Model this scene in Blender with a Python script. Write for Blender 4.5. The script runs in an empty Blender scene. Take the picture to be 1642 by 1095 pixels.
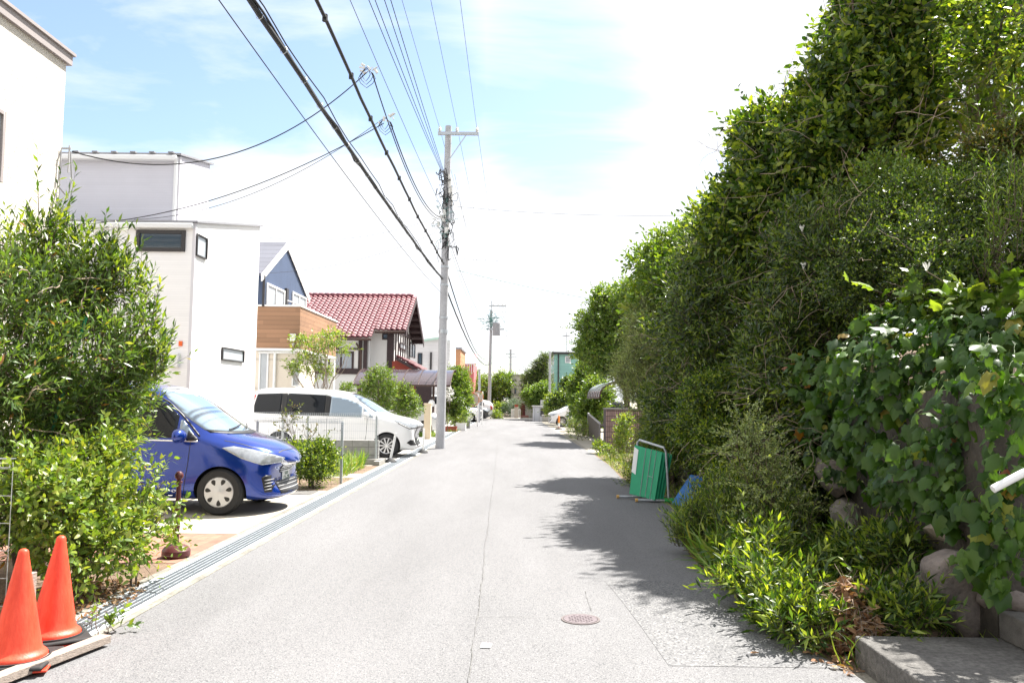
import bpy, bmesh, math, random
import numpy as np
from mathutils import Vector, Matrix
from mathutils.bvhtree import BVHTree
random.seed(7)
RNG = np.random.default_rng(7)
R = math.radians
scene = bpy.context.scene
COL = scene.collection

# ------------------------------------------------------------------ camera
F = 1300.0; CX, CY = 821.0, 547.5
CAMLOC = Vector((0, 0, 1.6))
ROT = Matrix.Rotation(0.0069, 3, 'Z') @ Matrix.Rotation(R(90) + math.atan(92.5 / F), 3, 'X') @ Matrix.Rotation(0.012, 3, 'Z')
cam_data = bpy.data.cameras.new("camera"); cam = bpy.data.objects.new("camera", cam_data)
COL.objects.link(cam); cam.location = CAMLOC; cam.rotation_euler = ROT.to_euler()
cam_data.sensor_width = 36; cam_data.lens = 36 * F / 1642; cam_data.clip_end = 20000; cam_data.clip_start = 0.05
scene.camera = cam

# ------------------------------------------------------------------ sun, sky, exposure
SUN = Vector((0.46, 0.43, 1.0)).normalized()          # direction towards the sun
EXPOSURE = 1.78
scene.view_settings.view_transform = 'Standard'; scene.view_settings.look = 'None'
scene.view_settings.exposure = EXPOSURE; scene.view_settings.gamma = 1
sl = bpy.data.lights.new("sun", 'SUN'); sl.energy = 4.8; sl.angle = R(0.53); sl.color = (1.0, 0.955, 0.88)
so = bpy.data.objects.new("sun", sl); COL.objects.link(so)
so.rotation_euler = SUN.to_track_quat('Z', 'Y').to_euler(); so.location = (0, 0, 40)

world = bpy.data.worlds.new("World"); scene.world = world; world.use_nodes = True
wn, wl = world.node_tree.nodes, world.node_tree.links
wn.clear()
wout = wn.new('ShaderNodeOutputWorld'); bg = wn.new('ShaderNodeBackground')
sky = wn.new('ShaderNodeTexSky'); sky.sky_type = 'NISHITA'; sky.sun_disc = False
sky.sun_elevation = math.asin(SUN.z); sky.sun_rotation = math.atan2(SUN.x, SUN.y)
sky.air_density = 1.0; sky.dust_density = 1.2; sky.ozone_density = 1.5
bg.inputs['Strength'].default_value = 0.078
tc = wn.new('ShaderNodeTexCoord')
sep = wn.new('ShaderNodeSeparateXYZ'); wl.new(tc.outputs['Generated'], sep.inputs[0])
# clouds live on a plane high above: direction / (height + small)
def wmath(op, a, b=None, clamp=False):
    n = wn.new('ShaderNodeMath'); n.operation = op; n.use_clamp = clamp
    for i, v in enumerate((a, b)):
        if v is None: continue
        if isinstance(v, (int, float)): n.inputs[i].default_value = v
        else: wl.new(v, n.inputs[i])
    return n.outputs[0]
zz = wmath('ADD', wmath('MAXIMUM', sep.outputs[2], 0.0), 0.22)
cu = wmath('DIVIDE', sep.outputs[0], zz); cv = wmath('DIVIDE', sep.outputs[1], zz)
comb = wn.new('ShaderNodeCombineXYZ'); wl.new(cu, comb.inputs[0]); wl.new(cv, comb.inputs[1])
n1 = wn.new('ShaderNodeTexNoise'); n1.inputs['Scale'].default_value = 1.3; n1.inputs['Detail'].default_value = 9; n1.inputs['Roughness'].default_value = 0.58; n1.inputs['Distortion'].default_value = 0.5
mp = wn.new('ShaderNodeMapping'); mp.inputs['Scale'].default_value = (1.0, 2.3, 1); mp.inputs['Rotation'].default_value = (0, 0, 0.5); mp.inputs['Location'].default_value = (3.1, 0.7, 0)
wl.new(comb.outputs[0], mp.inputs[0]); wl.new(mp.outputs[0], n1.inputs['Vector'])
def dirgap(px, py, width):
    """a clear patch of sky round one compass direction"""
    d = ROT @ Vector(((px - CX) / F, -(py - CY) / F, -1)); d.normalize()
    vm = wn.new('ShaderNodeVectorMath'); vm.operation = 'DOT_PRODUCT'
    wl.new(tc.outputs['Generated'], vm.inputs[0]); vm.inputs[1].default_value = d
    mr = wn.new('ShaderNodeMapRange'); mr.interpolation_type = 'SMOOTHSTEP'
    mr.inputs['From Min'].default_value = math.cos(width); mr.inputs['From Max'].default_value = 1.0
    wl.new(vm.outputs['Value'], mr.inputs['Value'])
    return mr.outputs[0]
gaps = dirgap(170, 60, 0.22)
for g, k in ((dirgap(430, 90, 0.17), 0.9), (dirgap(560, 60, 0.16), .8), (dirgap(660, 130, 0.17), 1.1), (dirgap(880, 140, 0.17), 1.0), (dirgap(730, 20, 0.10), .6), (dirgap(560, 180, .1), .7), (dirgap(780, 590, .05), .9), (dirgap(890, 590, .05), .55), (dirgap(740, 640, .06), .7)):
    gaps = wmath('MAXIMUM', gaps, wmath('MULTIPLY', g, k))
cloud = wmath('SUBTRACT', wmath('ADD', wmath('MULTIPLY', wmath('SUBTRACT', n1.outputs[0], 0.5), 3.2), 1.15), wmath('MULTIPLY', gaps, 1.2), clamp=True)
cloud = wmath('ADD', wmath('MULTIPLY', cloud, .97), .03)
mix = wn.new('ShaderNodeMix'); mix.data_type = 'RGBA'
wl.new(cloud, mix.inputs[0]); wl.new(sky.outputs[0], mix.inputs[6]); mix.inputs[7].default_value = (4.7, 4.8, 5.0, 1)
wl.new(mix.outputs[2], bg.inputs['Color']); wl.new(bg.outputs[0], wout.inputs[0])

scene.render.engine = 'CYCLES'
scene.cycles.max_bounces = 8; scene.cycles.transparent_max_bounces = 12
scene.cycles.use_denoising = True

# ------------------------------------------------------------------ placement by sight line at a real distance
def ray(px, py):
    return ROT @ Vector(((px - CX) / F, -(py - CY) / F, -1))
def P(px, py, Y):
    d = ray(px, py); return CAMLOC + d * (Y / d.y)
def G(px, py, z=0.0):
    d = ray(px, py); return CAMLOC + d * ((z - CAMLOC.z) / d.z)
def PX(px, py, X):
    d = ray(px, py); return CAMLOC + d * (X / d.x)
def SC(Y): return Y / F           # metres per photo pixel at that distance

# ------------------------------------------------------------------ materials
MATS = {}
def mat(name, col=(.5, .5, .5), rough=.6, metal=0, noise=0, nscale=8, bump=0, bscale=40, col2=None, coat=0, spec=.5, trans=0, ior=1.45, emis=None, stretch=None, alpha=1, blotch=0):
    if name in MATS: return MATS[name]
    m = bpy.data.materials.new(name); m.use_nodes = True
    nt = m.node_tree; N, L = nt.nodes, nt.links
    b = N['Principled BSDF']
    b.inputs['Base Color'].default_value = (*col, 1); b.inputs['Roughness'].default_value = rough
    b.inputs['Metallic'].default_value = metal; b.inputs['Coat Weight'].default_value = coat
    b.inputs['Coat Roughness'].default_value = .05
    b.inputs['Specular IOR Level'].default_value = spec; b.inputs['Transmission Weight'].default_value = trans; b.inputs['IOR'].default_value = ior
    b.inputs['Alpha'].default_value = alpha
    t = N.new('ShaderNodeTexCoord'); mpn = N.new('ShaderNodeMapping'); L.new(t.outputs['Object'], mpn.inputs[0])
    if stretch: mpn.inputs['Scale'].default_value = stretch
    if noise or col2:
        n = N.new('ShaderNodeTexNoise'); n.inputs['Scale'].default_value = nscale; n.inputs['Detail'].default_value = 6; n.inputs['Roughness'].default_value = .65
        L.new(mpn.outputs[0], n.inputs['Vector'])
        cr = N.new('ShaderNodeValToRGB'); cr.color_ramp.elements[0].position = .3; cr.color_ramp.elements[1].position = .7
        c2 = col2 or tuple(min(1, c * (1 + noise)) for c in col); c1 = col if col2 else tuple(c * (1 - noise) for c in col)
        cr.color_ramp.elements[0].color = (*c1, 1); cr.color_ramp.elements[1].color = (*c2, 1)
        L.new(n.outputs[0], cr.inputs[0]); out = cr.outputs[0]
        if blotch:
            n2 = N.new('ShaderNodeTexNoise'); n2.inputs['Scale'].default_value = nscale * .13; n2.inputs['Detail'].default_value = 4
            L.new(mpn.outputs[0], n2.inputs['Vector'])
            mr = N.new('ShaderNodeMapRange'); mr.inputs['To Min'].default_value = 1 - blotch; mr.inputs['To Max'].default_value = 1 + blotch
            mr.inputs['From Min'].default_value = .3; mr.inputs['From Max'].default_value = .7
            L.new(n2.outputs[0], mr.inputs['Value'])
            mx = N.new('ShaderNodeVectorMath'); mx.operation = 'SCALE'; L.new(out, mx.inputs[0]); L.new(mr.outputs[0], mx.inputs['Scale']); out = mx.outputs[0]
        L.new(out, b.inputs['Base Color'])
    if bump:
        nb = N.new('ShaderNodeTexNoise'); nb.inputs['Scale'].default_value = bscale; nb.inputs['Detail'].default_value = 5
        L.new(mpn.outputs[0], nb.inputs['Vector'])
        bp = N.new('ShaderNodeBump'); bp.inputs['Strength'].default_value = bump; bp.inputs['Distance'].default_value = .02
        L.new(nb.outputs[0], bp.inputs['Height']); L.new(bp.outputs[0], b.inputs['Normal'])
    MATS[name] = m; return m

def siding(name, col, pitch, depth=.4, vertical=False, rough=.6, noise=.03, joint=0, jointcol=.6):
    """boards or ribbed panels: a bump groove every `pitch` metres and slightly uneven colour board by board"""
    m = mat(name, col, rough); nt = m.node_tree; N, L = nt.nodes, nt.links; b = N['Principled BSDF']
    t = N.new('ShaderNodeTexCoord'); s = N.new('ShaderNodeSeparateXYZ'); L.new(t.outputs['Object'], s.inputs[0])
    def mt(op, a, bb=None):
        n = N.new('ShaderNodeMath'); n.operation = op
        for i, v in enumerate((a, bb)):
            if v is None: continue
            if isinstance(v, (int, float)): n.inputs[i].default_value = v
            else: L.new(v, n.inputs[i])
        return n.outputs[0]
    hor = mt('ADD', s.outputs[0], s.outputs[1])
    ax = hor if vertical else s.outputs[2]; other = s.outputs[2] if vertical else hor
    u = mt('DIVIDE', ax, pitch); fr = mt('FRACT', u); fl = mt('FLOOR', u)
    groove = mt('LESS_THAN', fr, .08)
    ramp = mt('MULTIPLY', fr, -.5)
    h = mt('SUBTRACT', ramp, mt('MULTIPLY', groove, .9))
    bp = N.new('ShaderNodeBump'); bp.inputs['Strength'].default_value = depth; bp.inputs['Distance'].default_value = .02
    L.new(h, bp.inputs['Height']); L.new(bp.outputs[0], b.inputs['Normal'])
    stag = mt('FLOOR', mt('ADD', mt('DIVIDE', other, max(joint, .01) if joint else 3.0), mt('MULTIPLY', fl, .37)))
    wnz = N.new('ShaderNodeTexWhiteNoise'); wnz.noise_dimensions = '2D'
    cb = N.new('ShaderNodeCombineXYZ'); L.new(fl, cb.inputs[0]); L.new(stag, cb.inputs[1]); L.new(cb.outputs[0], wnz.inputs['Vector'])
    v = mt('ADD', mt('MULTIPLY', wnz.outputs[0], noise * 2), 1 - noise)
    v = mt('MULTIPLY', v, mt('SUBTRACT', 1, mt('MULTIPLY', groove, 1 - jointcol)))
    nz = N.new('ShaderNodeTexNoise'); nz.inputs['Scale'].default_value = 1.2; nz.inputs['Detail'].default_value = 6; L.new(t.outputs['Object'], nz.inputs['Vector'])
    v = mt('MULTIPLY', v, mt('ADD', mt('MULTIPLY', nz.outputs[0], .16), .92))
    sc = N.new('ShaderNodeVectorMath'); sc.operation = 'SCALE'; sc.inputs[0].default_value = col; L.new(v, sc.inputs['Scale']); L.new(sc.outputs[0], b.inputs['Base Color'])
    return m

def brickmat(name, col1, col2, mortar, bw, bh, msize=.01, rough=.8, rot=(0, 0, 0), offset=.5, bump=.3, use='Object'):
    m = mat(name, col1, rough); nt = m.node_tree; N, L = nt.nodes, nt.links; b = N['Principled BSDF']
    t = N.new('ShaderNodeTexCoord'); mp_ = N.new('ShaderNodeMapping'); mp_.inputs['Rotation'].default_value = rot; L.new(t.outputs[use], mp_.inputs[0])
    br = N.new('ShaderNodeTexBrick'); br.inputs['Scale'].default_value = 1; br.inputs['Brick Width'].default_value = bw; br.inputs['Row Height'].default_value = bh
    br.inputs['Mortar Size'].default_value = msize; br.inputs['Color1'].default_value = (*col1, 1); br.inputs['Color2'].default_value = (*col2, 1); br.inputs['Mortar'].default_value = (*mortar, 1)
    br.offset = offset; L.new(mp_.outputs[0], br.inputs['Vector'])
    nz = N.new('ShaderNodeTexNoise'); nz.inputs['Scale'].default_value = 9; nz.inputs['Detail'].default_value = 8; L.new(t.outputs['Object'], nz.inputs['Vector'])
    mr = N.new('ShaderNodeMapRange'); mr.inputs['To Min'].default_value = .7; mr.inputs['To Max'].default_value = 1.3; L.new(nz.outputs[0], mr.inputs[0])
    sc = N.new('ShaderNodeVectorMath'); sc.operation = 'SCALE'; L.new(br.outputs[0], sc.inputs[0]); L.new(mr.outputs[0], sc.inputs['Scale']); L.new(sc.outputs[0], b.inputs['Base Color'])
    bp = N.new('ShaderNodeBump'); bp.inputs['Strength'].default_value = bump; bp.inputs['Distance'].default_value = .01; bp.invert = True
    L.new(br.outputs['Fac'], bp.inputs['Height']); L.new(bp.outputs[0], b.inputs['Normal'])
    return m

def leafmat(name, cols, rough=.42, trans=.35, spec=.5):
    """leaf surface: colour differs leaf by leaf, light passes through"""
    m = bpy.data.materials.new(name); m.use_nodes = True; nt = m.node_tree; N, L = nt.nodes, nt.links
    b = N['Principled BSDF']; out = N['Material Output']
    g = N.new('ShaderNodeNewGeometry'); cr = N.new('ShaderNodeValToRGB')
    cr.color_ramp.interpolation = 'LINEAR'
    els = cr.color_ramp.elements
    while len(els) < len(cols): els.new(.5)
    for i, c in enumerate(cols):
        nn_ = sum(len(q) == 3 for q in cols); pos = c[3] if len(c) > 3 else i / max(1, nn_ - 1) * (.93 if nn_ < len(cols) else 1)
        els[i].position = pos; els[i].color = (*c[:3], 1)
    L.new(g.outputs['Random Per Island'], cr.inputs[0])
    L.new(cr.outputs[0], b.inputs['Base Color']); b.inputs['Roughness'].default_value = rough; b.inputs['Specular IOR Level'].default_value = spec
    tr = N.new('ShaderNodeBsdfTranslucent')
    mul = N.new('ShaderNodeVectorMath'); mul.operation = 'MULTIPLY'; mul.inputs[1].default_value = (2.0, 1.9, .45); L.new(cr.outputs[0], mul.inputs[0]); L.new(mul.outputs[0], tr.inputs['Color'])
    mx = N.new('ShaderNodeMixShader'); mx.inputs[0].default_value = trans
    L.new(b.outputs[0], mx.inputs[1]); L.new(tr.outputs[0], mx.inputs[2]); L.new(mx.outputs[0], out.inputs['Surface'])
    MATS[name] = m; return m

# ------------------------------------------------------------------ objects
ROOTS = {}
def empty(name, loc, rz=0.0):
    o = bpy.data.objects.new(name, None); COL.objects.link(o); o.location = loc; o.rotation_euler = (0, 0, rz); o.empty_display_size = .2
    ROOTS[o.name] = Matrix.Translation(Vector(loc)) @ Matrix.Rotation(rz, 4, 'Z'); return o
def tag(o, label=None, cat=None, group=None, kind=None):
    if label: o['label'] = label
    if cat: o['category'] = cat
    if group: o['group'] = group
    if kind: o['kind'] = kind
    return o
def thing(name, label, cat, loc=(0, 0, 0), rz=0.0, group=None):
    return tag(empty(name, loc, rz), label, cat, group)
def copy_tree(o, parent=None):
    c = o.copy(); COL.objects.link(c)
    if parent: c.parent = parent
    for ch in list(o.children): copy_tree(ch, c)
    return c

class MB:
    """collects faces for one mesh object"""
    def __init__(s): s.v = []; s.f = []; s.m = []
    def add(s, vs, fs, mi=0):
        o = len(s.v); s.v += [tuple(x) for x in vs]; s.f += [tuple(i + o for i in f) for f in fs]; s.m += [mi] * len(fs); return s
    def hexa(s, o, a, b, c, mi=0):
        o, a, b, c = Vector(o), Vector(a), Vector(b), Vector(c)
        vs = [o, o + a, o + a + b, o + b, o + c, o + a + c, o + a + b + c, o + b + c]
        fs = [(0, 3, 2, 1), (4, 5, 6, 7), (0, 1, 5, 4), (1, 2, 6, 5), (2, 3, 7, 6), (3, 0, 4, 7)]
        if a.cross(b).dot(c) < 0: fs = [f[::-1] for f in fs]
        return s.add(vs, fs, mi)
    def box(s, x0, x1, y0, y1, z0, z1, mi=0):
        return s.hexa((x0, y0, z0), (x1 - x0, 0, 0), (0, y1 - y0, 0), (0, 0, z1 - z0), mi)
    def bar(s, p, q, w, h=None, mi=0):
        p, q = Vector(p), Vector(q); d = q - p; h = h or w
        up = Vector((0, 0, 1)) if abs(d.normalized().z) < .95 else Vector((0, 1, 0))
        a = d.cross(up).normalized() * w; b = a.cross(d).normalized() * h
        return s.hexa(p - a / 2 - b / 2, a, d, b, mi)
    def tube(s, path, r, n=8, mi=0, caps=True):
        path = [Vector(p) for p in path]; rs = r if isinstance(r, (list, tuple)) else [r] * len(path)
        vs = []; ref = None
        for i, p in enumerate(path):
            d = (path[min(i + 1, len(path) - 1)] - path[max(i - 1, 0)]).normalized()
            if ref is None: ref = Vector((0, 0, 1)) if abs(d.z) < .9 else Vector((1, 0, 0))
            a = d.cross(ref).normalized(); b = a.cross(d).normalized(); ref = b
            for k in range(n):
                t = 2 * math.pi * k / n; vs.append(p + (a * math.cos(t) + b * math.sin(t)) * rs[i])
        fs = []
        for i in range(len(path) - 1):
            for k in range(n):
                k2 = (k + 1) % n; fs.append((i * n + k, i * n + k2, (i + 1) * n + k2, (i + 1) * n + k))
        if caps and n > 2: fs += [tuple(range(n))[::-1], tuple((len(path) - 1) * n + k for k in range(n))]
        return s.add(vs, fs, mi)
    def lathe(s, prof, n=32, c=(0, 0, 0), axis='Z', mi=0):
        vs = []
        for r_, h in prof:
            for k in range(n):
                t = 2 * math.pi * k / n
                a, b = r_ * math.cos(t), r_ * math.sin(t)
                p = {'Z': (a, b, h), 'Y': (b, h, a), 'X': (h, a, b)}[axis]
                vs.append((p[0] + c[0], p[1] + c[1], p[2] + c[2]))
        fs = []
        for i in range(len(prof) - 1):
            for k in range(n):
                k2 = (k + 1) % n; fs.append((i * n + k, i * n + k2, (i + 1) * n + k2, (i + 1) * n + k))
        return s.add(vs, fs, mi)
    def prism(s, poly, vec, mi=0):
        """poly: list of 3D points (flat), extruded along vec"""
        n = len(poly); vec = Vector(vec); A = [Vector(p) for p in poly]; B = [p + vec for p in A]
        nrm = sum(((A[i] - A[0]).cross(A[(i + 1) % n] - A[0]) for i in range(n)), Vector())
        fs = [tuple(range(n))[::-1], tuple(range(n, 2 * n))] + [(i, (i + 1) % n, (i + 1) % n + n, i + n) for i in range(n)]
        if nrm.dot(vec) < 0: fs = [f[::-1] for f in fs]
        return s.add(A + B, fs, mi)
    def build(s, name, m, parent=None, smooth=False, local=False, bevel=0, seg=2):
        me = bpy.data.meshes.new(name)
        vs = s.v
        if parent is not None and not local:
            inv = ROOTS.get(parent.name)
            p = parent
            while inv is None and p.parent: p = p.parent; inv = ROOTS.get(p.name)
            if inv is not None:
                inv = inv.inverted(); vs = [tuple(inv @ Vector(v)) for v in vs]
        me.from_pydata(vs, [], s.f); me.update()
        for mm in (m if isinstance(m, (list, tuple)) else [m]): me.materials.append(mm)
        if any(s.m): me.polygons.foreach_set('material_index', s.m)
        if smooth: me.polygons.foreach_set('use_smooth', [True] * len(s.f))
        o = bpy.data.objects.new(name, me); COL.objects.link(o)
        if parent is not None: o.parent = parent
        if bevel:
            md = o.modifiers.new('bevel', 'BEVEL'); md.width = bevel; md.segments = seg; md.limit_method = 'ANGLE'; md.angle_limit = R(40)
        if smooth == 'auto' or bevel:
            me.polygons.foreach_set('use_smooth', [True] * len(s.f))
            try: me.set_sharp_from_angle(angle=R(35))
            except Exception: pass
        return o

def struct(name, mb, m, label=None, **k):
    o = mb.build(name, m, **k); return tag(o, label, None, None, 'structure')

# ------------------------------------------------------------------ leaves and shoots (numpy)
def tmpl(kind):
    if kind == 'lance':
        v = [(0, 0, 0), (.45, .13, .03), (1, 0, -.06), (.45, -.13, .03), (.5, 0, 0)]; f = [(0, 4, 1), (1, 4, 2), (2, 4, 3), (3, 4, 0)]
    elif kind == 'narrow':
        v = [(0, 0, 0), (.4, .075, .015), (1, 0, -.08), (.4, -.075, .015)]; f = [(0, 3, 1), (1, 3, 2)]
    elif kind == 'ovate':
        v = [(0, 0, 0), (.3, .24, .05), (.7, .19, .03), (1, 0, -.08), (.7, -.19, .03), (.3, -.24, .05), (.45, 0, 0)]
        f = [(0, 6, 1), (1, 6, 2), (2, 6, 3), (3, 6, 4), (4, 6, 5), (5, 6, 0)]
    elif kind == 'small':
        v = [(0, 0, 0), (.5, .28, .04), (1, 0, 0), (.5, -.28, .04)]; f = [(0, 3, 2), (0, 2, 1)]
    elif kind == 'lobed':
        o = [(0.0, 0), (-.1, .2), (.08, .44), (.28, .40), (.50, .56), (.55, .34), (.72, .24), (1.02, 0)]
        pts = o + [(x, -y) for x, y in o[-2:0:-1]]
        v = [(x, y * .92, -.42 * abs(y) ** 1.3 - .22 * x * x + (.03 if i % 2 else -.02)) for i, (x, y) in enumerate(pts)] + [(.3, 0, .05)]
        n = len(pts); f = [(n, (i + 1) % n, i) for i in range(n)]
    elif kind == 'blade':
        v = [(0, .012, 0), (0, -.012, 0), (.4, -.02, .0), (.4, .02, .0), (.75, -.014, -.12), (.75, .014, -.12), (1, 0, -.36)]
        f = [(0, 1, 2, 3), (3, 2, 4, 5), (5, 4, 6)]
    return np.array(v, float), f
def norm(a): return a / (np.linalg.norm(a, axis=-1, keepdims=True) + 1e-9)
def frames(d, up=None):
    up = np.tile([0., 0., 1.], (len(d), 1)) if up is None else up
    s = np.cross(up, d); bad = np.linalg.norm(s, axis=1) < 1e-3; s[bad] = [1, 0, 0]; s = norm(s); n = np.cross(d, s); return s, n
def np_mesh(name, V, polys, m, parent=None, smooth=False, mi=None):
    """V (n,3); polys list of (k, array(m,k))"""
    me = bpy.data.meshes.new(name); me.vertices.add(len(V)); me.vertices.foreach_set('co', np.ascontiguousarray(V, dtype=np.float32).ravel())
    tot = sum(a.size for k, a in polys); npol = sum(len(a) for k, a in polys)
    me.loops.add(tot); me.polygons.add(npol)
    me.loops.foreach_set('vertex_index', np.concatenate([a.ravel() for k, a in polys]).astype(np.int32))
    starts = []; c = 0
    for k, a in polys:
        starts.append(c + np.arange(len(a)) * k); c += a.size
    me.polygons.foreach_set('loop_start', np.concatenate(starts).astype(np.int32))
    me.update(calc_edges=True)
    me.materials.append(m)
    if smooth: me.polygons.foreach_set('use_smooth', [True] * npol)
    o = bpy.data.objects.new(name, me); COL.objects.link(o)
    if parent is not None: o.parent = parent
    return o
def leaves_mesh(name, kind, pos, dirs, nrm, size, m, parent):
    tv, tf = tmpl(kind); s = norm(np.cross(nrm, dirs)); n = np.cross(dirs, s)
    base = np.array(ROOTS[parent.name].translation) if parent is not None and parent.name in ROOTS else np.zeros(3)
    V = pos[:, None, :] - base + size[:, None, None] * (tv[None, :, 0:1] * dirs[:, None, :] + tv[None, :, 1:2] * s[:, None, :] + tv[None, :, 2:3] * n[:, None, :])
    k = len(tv); N_ = len(pos); off = (np.arange(N_) * k)[:, None]
    polys = []
    for L_ in sorted({len(f) for f in tf}):
        fa = np.array([f for f in tf if len(f) == L_]); polys.append((L_, (off[:, None, :] + fa[None]).reshape(-1, L_)))
    return np_mesh(name, V.reshape(-1, 3), polys, m, parent, smooth=(kind in ('lance', 'ovate')))
def twigs_mesh(name, paths, r0, m, parent, taper=.35):
    """paths (n,k,3) thin three-sided stems"""
    n, k, _ = paths.shape; base = np.array(ROOTS[parent.name].translation)
    d = norm(paths[:, -1] - paths[:, 0]); s, u = frames(d)
    rr = (r0 if np.ndim(r0) else np.full(n, r0))[:, None] * np.linspace(1, taper, k)[None]
    V = np.empty((n, k, 3, 3))
    for j in range(3):
        a = 2 * math.pi * j / 3
        V[:, :, j] = paths - base + rr[..., None] * (math.cos(a) * s + math.sin(a) * u)[:, None, :]
    off = (np.arange(n) * k * 3)[:, None, None]
    q = np.array([(i * 3 + j, i * 3 + (j + 1) % 3, (i + 1) * 3 + (j + 1) % 3, (i + 1) * 3 + j) for i in range(k - 1) for j in range(3)])
    return np_mesh(name, V.reshape(-1, 3), [(4, (off + q[None]).reshape(-1, 4))], m, parent)
def lump(d, seed):
    r = np.random.default_rng(seed); o = np.zeros(len(d))
    for i in range(5):
        w = r.normal(size=3) * (2.2 + i * 1.3); o += np.sin(d @ w + r.uniform(0, 6.3)) / (1.5 + i)
    return o / 3
def crown_points(blobs, n, seed, lumpy=.3, shell=(.78, 1.03)):
    r = np.random.default_rng(seed); A = []; Nn = []
    ar = np.array([(b[3] * b[4] + b[4] * b[5] + b[3] * b[5]) for b in blobs]); ar = ar / ar.sum()
    for bi, b in enumerate(blobs):
        k = int(n * ar[bi] * 1.4) + 4
        d = norm(r.normal(size=(k, 3))); rad = r.uniform(*shell, size=k) * (1 + lumpy * lump(d, seed * 31 + bi))
        p = np.array(b[:3]) + d * np.array(b[3:6]) * rad[:, None]
        keep = np.ones(k, bool)
        for bj, c in enumerate(blobs):
            if bj == bi: continue
            q = (p - np.array(c[:3])) / np.array(c[3:6]); keep &= (q * q).sum(1) > .62
        A.append(p[keep]); Nn.append(norm(d / np.array(b[3:6]))[keep])
    A = np.concatenate(A); Nn = np.concatenate(Nn); i = r.permutation(len(A))[:n]; return A[i], Nn[i]
def shoots(pos, nrm, seed, length, nleaf, up=.5, rand=.5, out=.8, droop=.15):
    r = np.random.default_rng(seed); n = len(pos)
    d = norm(nrm * out + np.array([0, 0, up]) + r.normal(size=(n, 3)) * rand)
    L_ = length * r.uniform(.45, 1.3, n) * np.where(r.uniform(size=n) < .09, 1.9, 1.0); t = np.linspace(0, 1, 4)
    path = pos[:, None, :] + d[:, None, :] * (L_[:, None] * t)[..., None]
    path[:, :, 2] -= droop * L_[:, None] * t ** 2
    tt = (np.arange(nleaf) + .7) / nleaf
    pts = pos[:, None, :] + d[:, None, :] * (L_[:, None] * tt)[..., None]; pts[:, :, 2] -= droop * L_[:, None] * tt ** 2
    s, u = frames(d); ph = r.uniform(0, 6.28, n)[:, None] + np.arange(nleaf) * 2.4
    perp = np.cos(ph)[..., None] * s[:, None, :] + np.sin(ph)[..., None] * u[:, None, :]
    ang = (np.linspace(1.15, .55, nleaf))[None, :, None] + r.normal(size=(n, nleaf, 1)) * .2
    ld = norm(d[:, None, :] * np.cos(ang) + perp * np.sin(ang) + r.normal(size=(n, nleaf, 3)) * .12)
    ln = norm(np.cross(ld, np.cross(np.broadcast_to(d[:, None, :], ld.shape), ld)) + r.normal(size=ld.shape) * .3)
    ln[ln[..., 2] < 0] *= -1
    return path, pts.reshape(-1, 3), ld.reshape(-1, 3), ln.reshape(-1, 3)
def limb(mb, p0, p1, r0, r1, seed, wob=.12, k=7, n=7):
    rr = random.Random(seed); p0, p1 = Vector(p0), Vector(p1); L_ = (p1 - p0).length; pts = []; o = Vector()
    for i in range(k + 1):
        t = i / k
        if 0 < i: o += Vector((rr.gauss(0, 1), rr.gauss(0, 1), rr.gauss(0, .5))) * L_ * wob / k
        pts.append(p0.lerp(p1, t) + o)
    mb.tube(pts, [r0 + (r1 - r0) * i / k for i in range(k + 1)], n); return pts
def rough(blobs, k, seed, fr=(.24, .5)):
    """break big lobes into many uneven smaller ones"""
    r = np.random.default_rng(seed); out = []
    for b in blobs:
        out.append((b[0], b[1], b[2], b[3] * .8, b[4] * .8, b[5] * .8)); m = (b[3] + b[4] + b[5]) / 3
        for i in range(k):
            d = norm(r.normal(size=3)); s = m * r.uniform(*fr); q = r.uniform(.74, .96)
            out.append((b[0] + d[0] * b[3] * q, b[1] + d[1] * b[4] * q, b[2] + d[2] * b[5] * q, s * r.uniform(.8, 1.3), s, s * r.uniform(.6, 1.1)))
    return out
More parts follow.
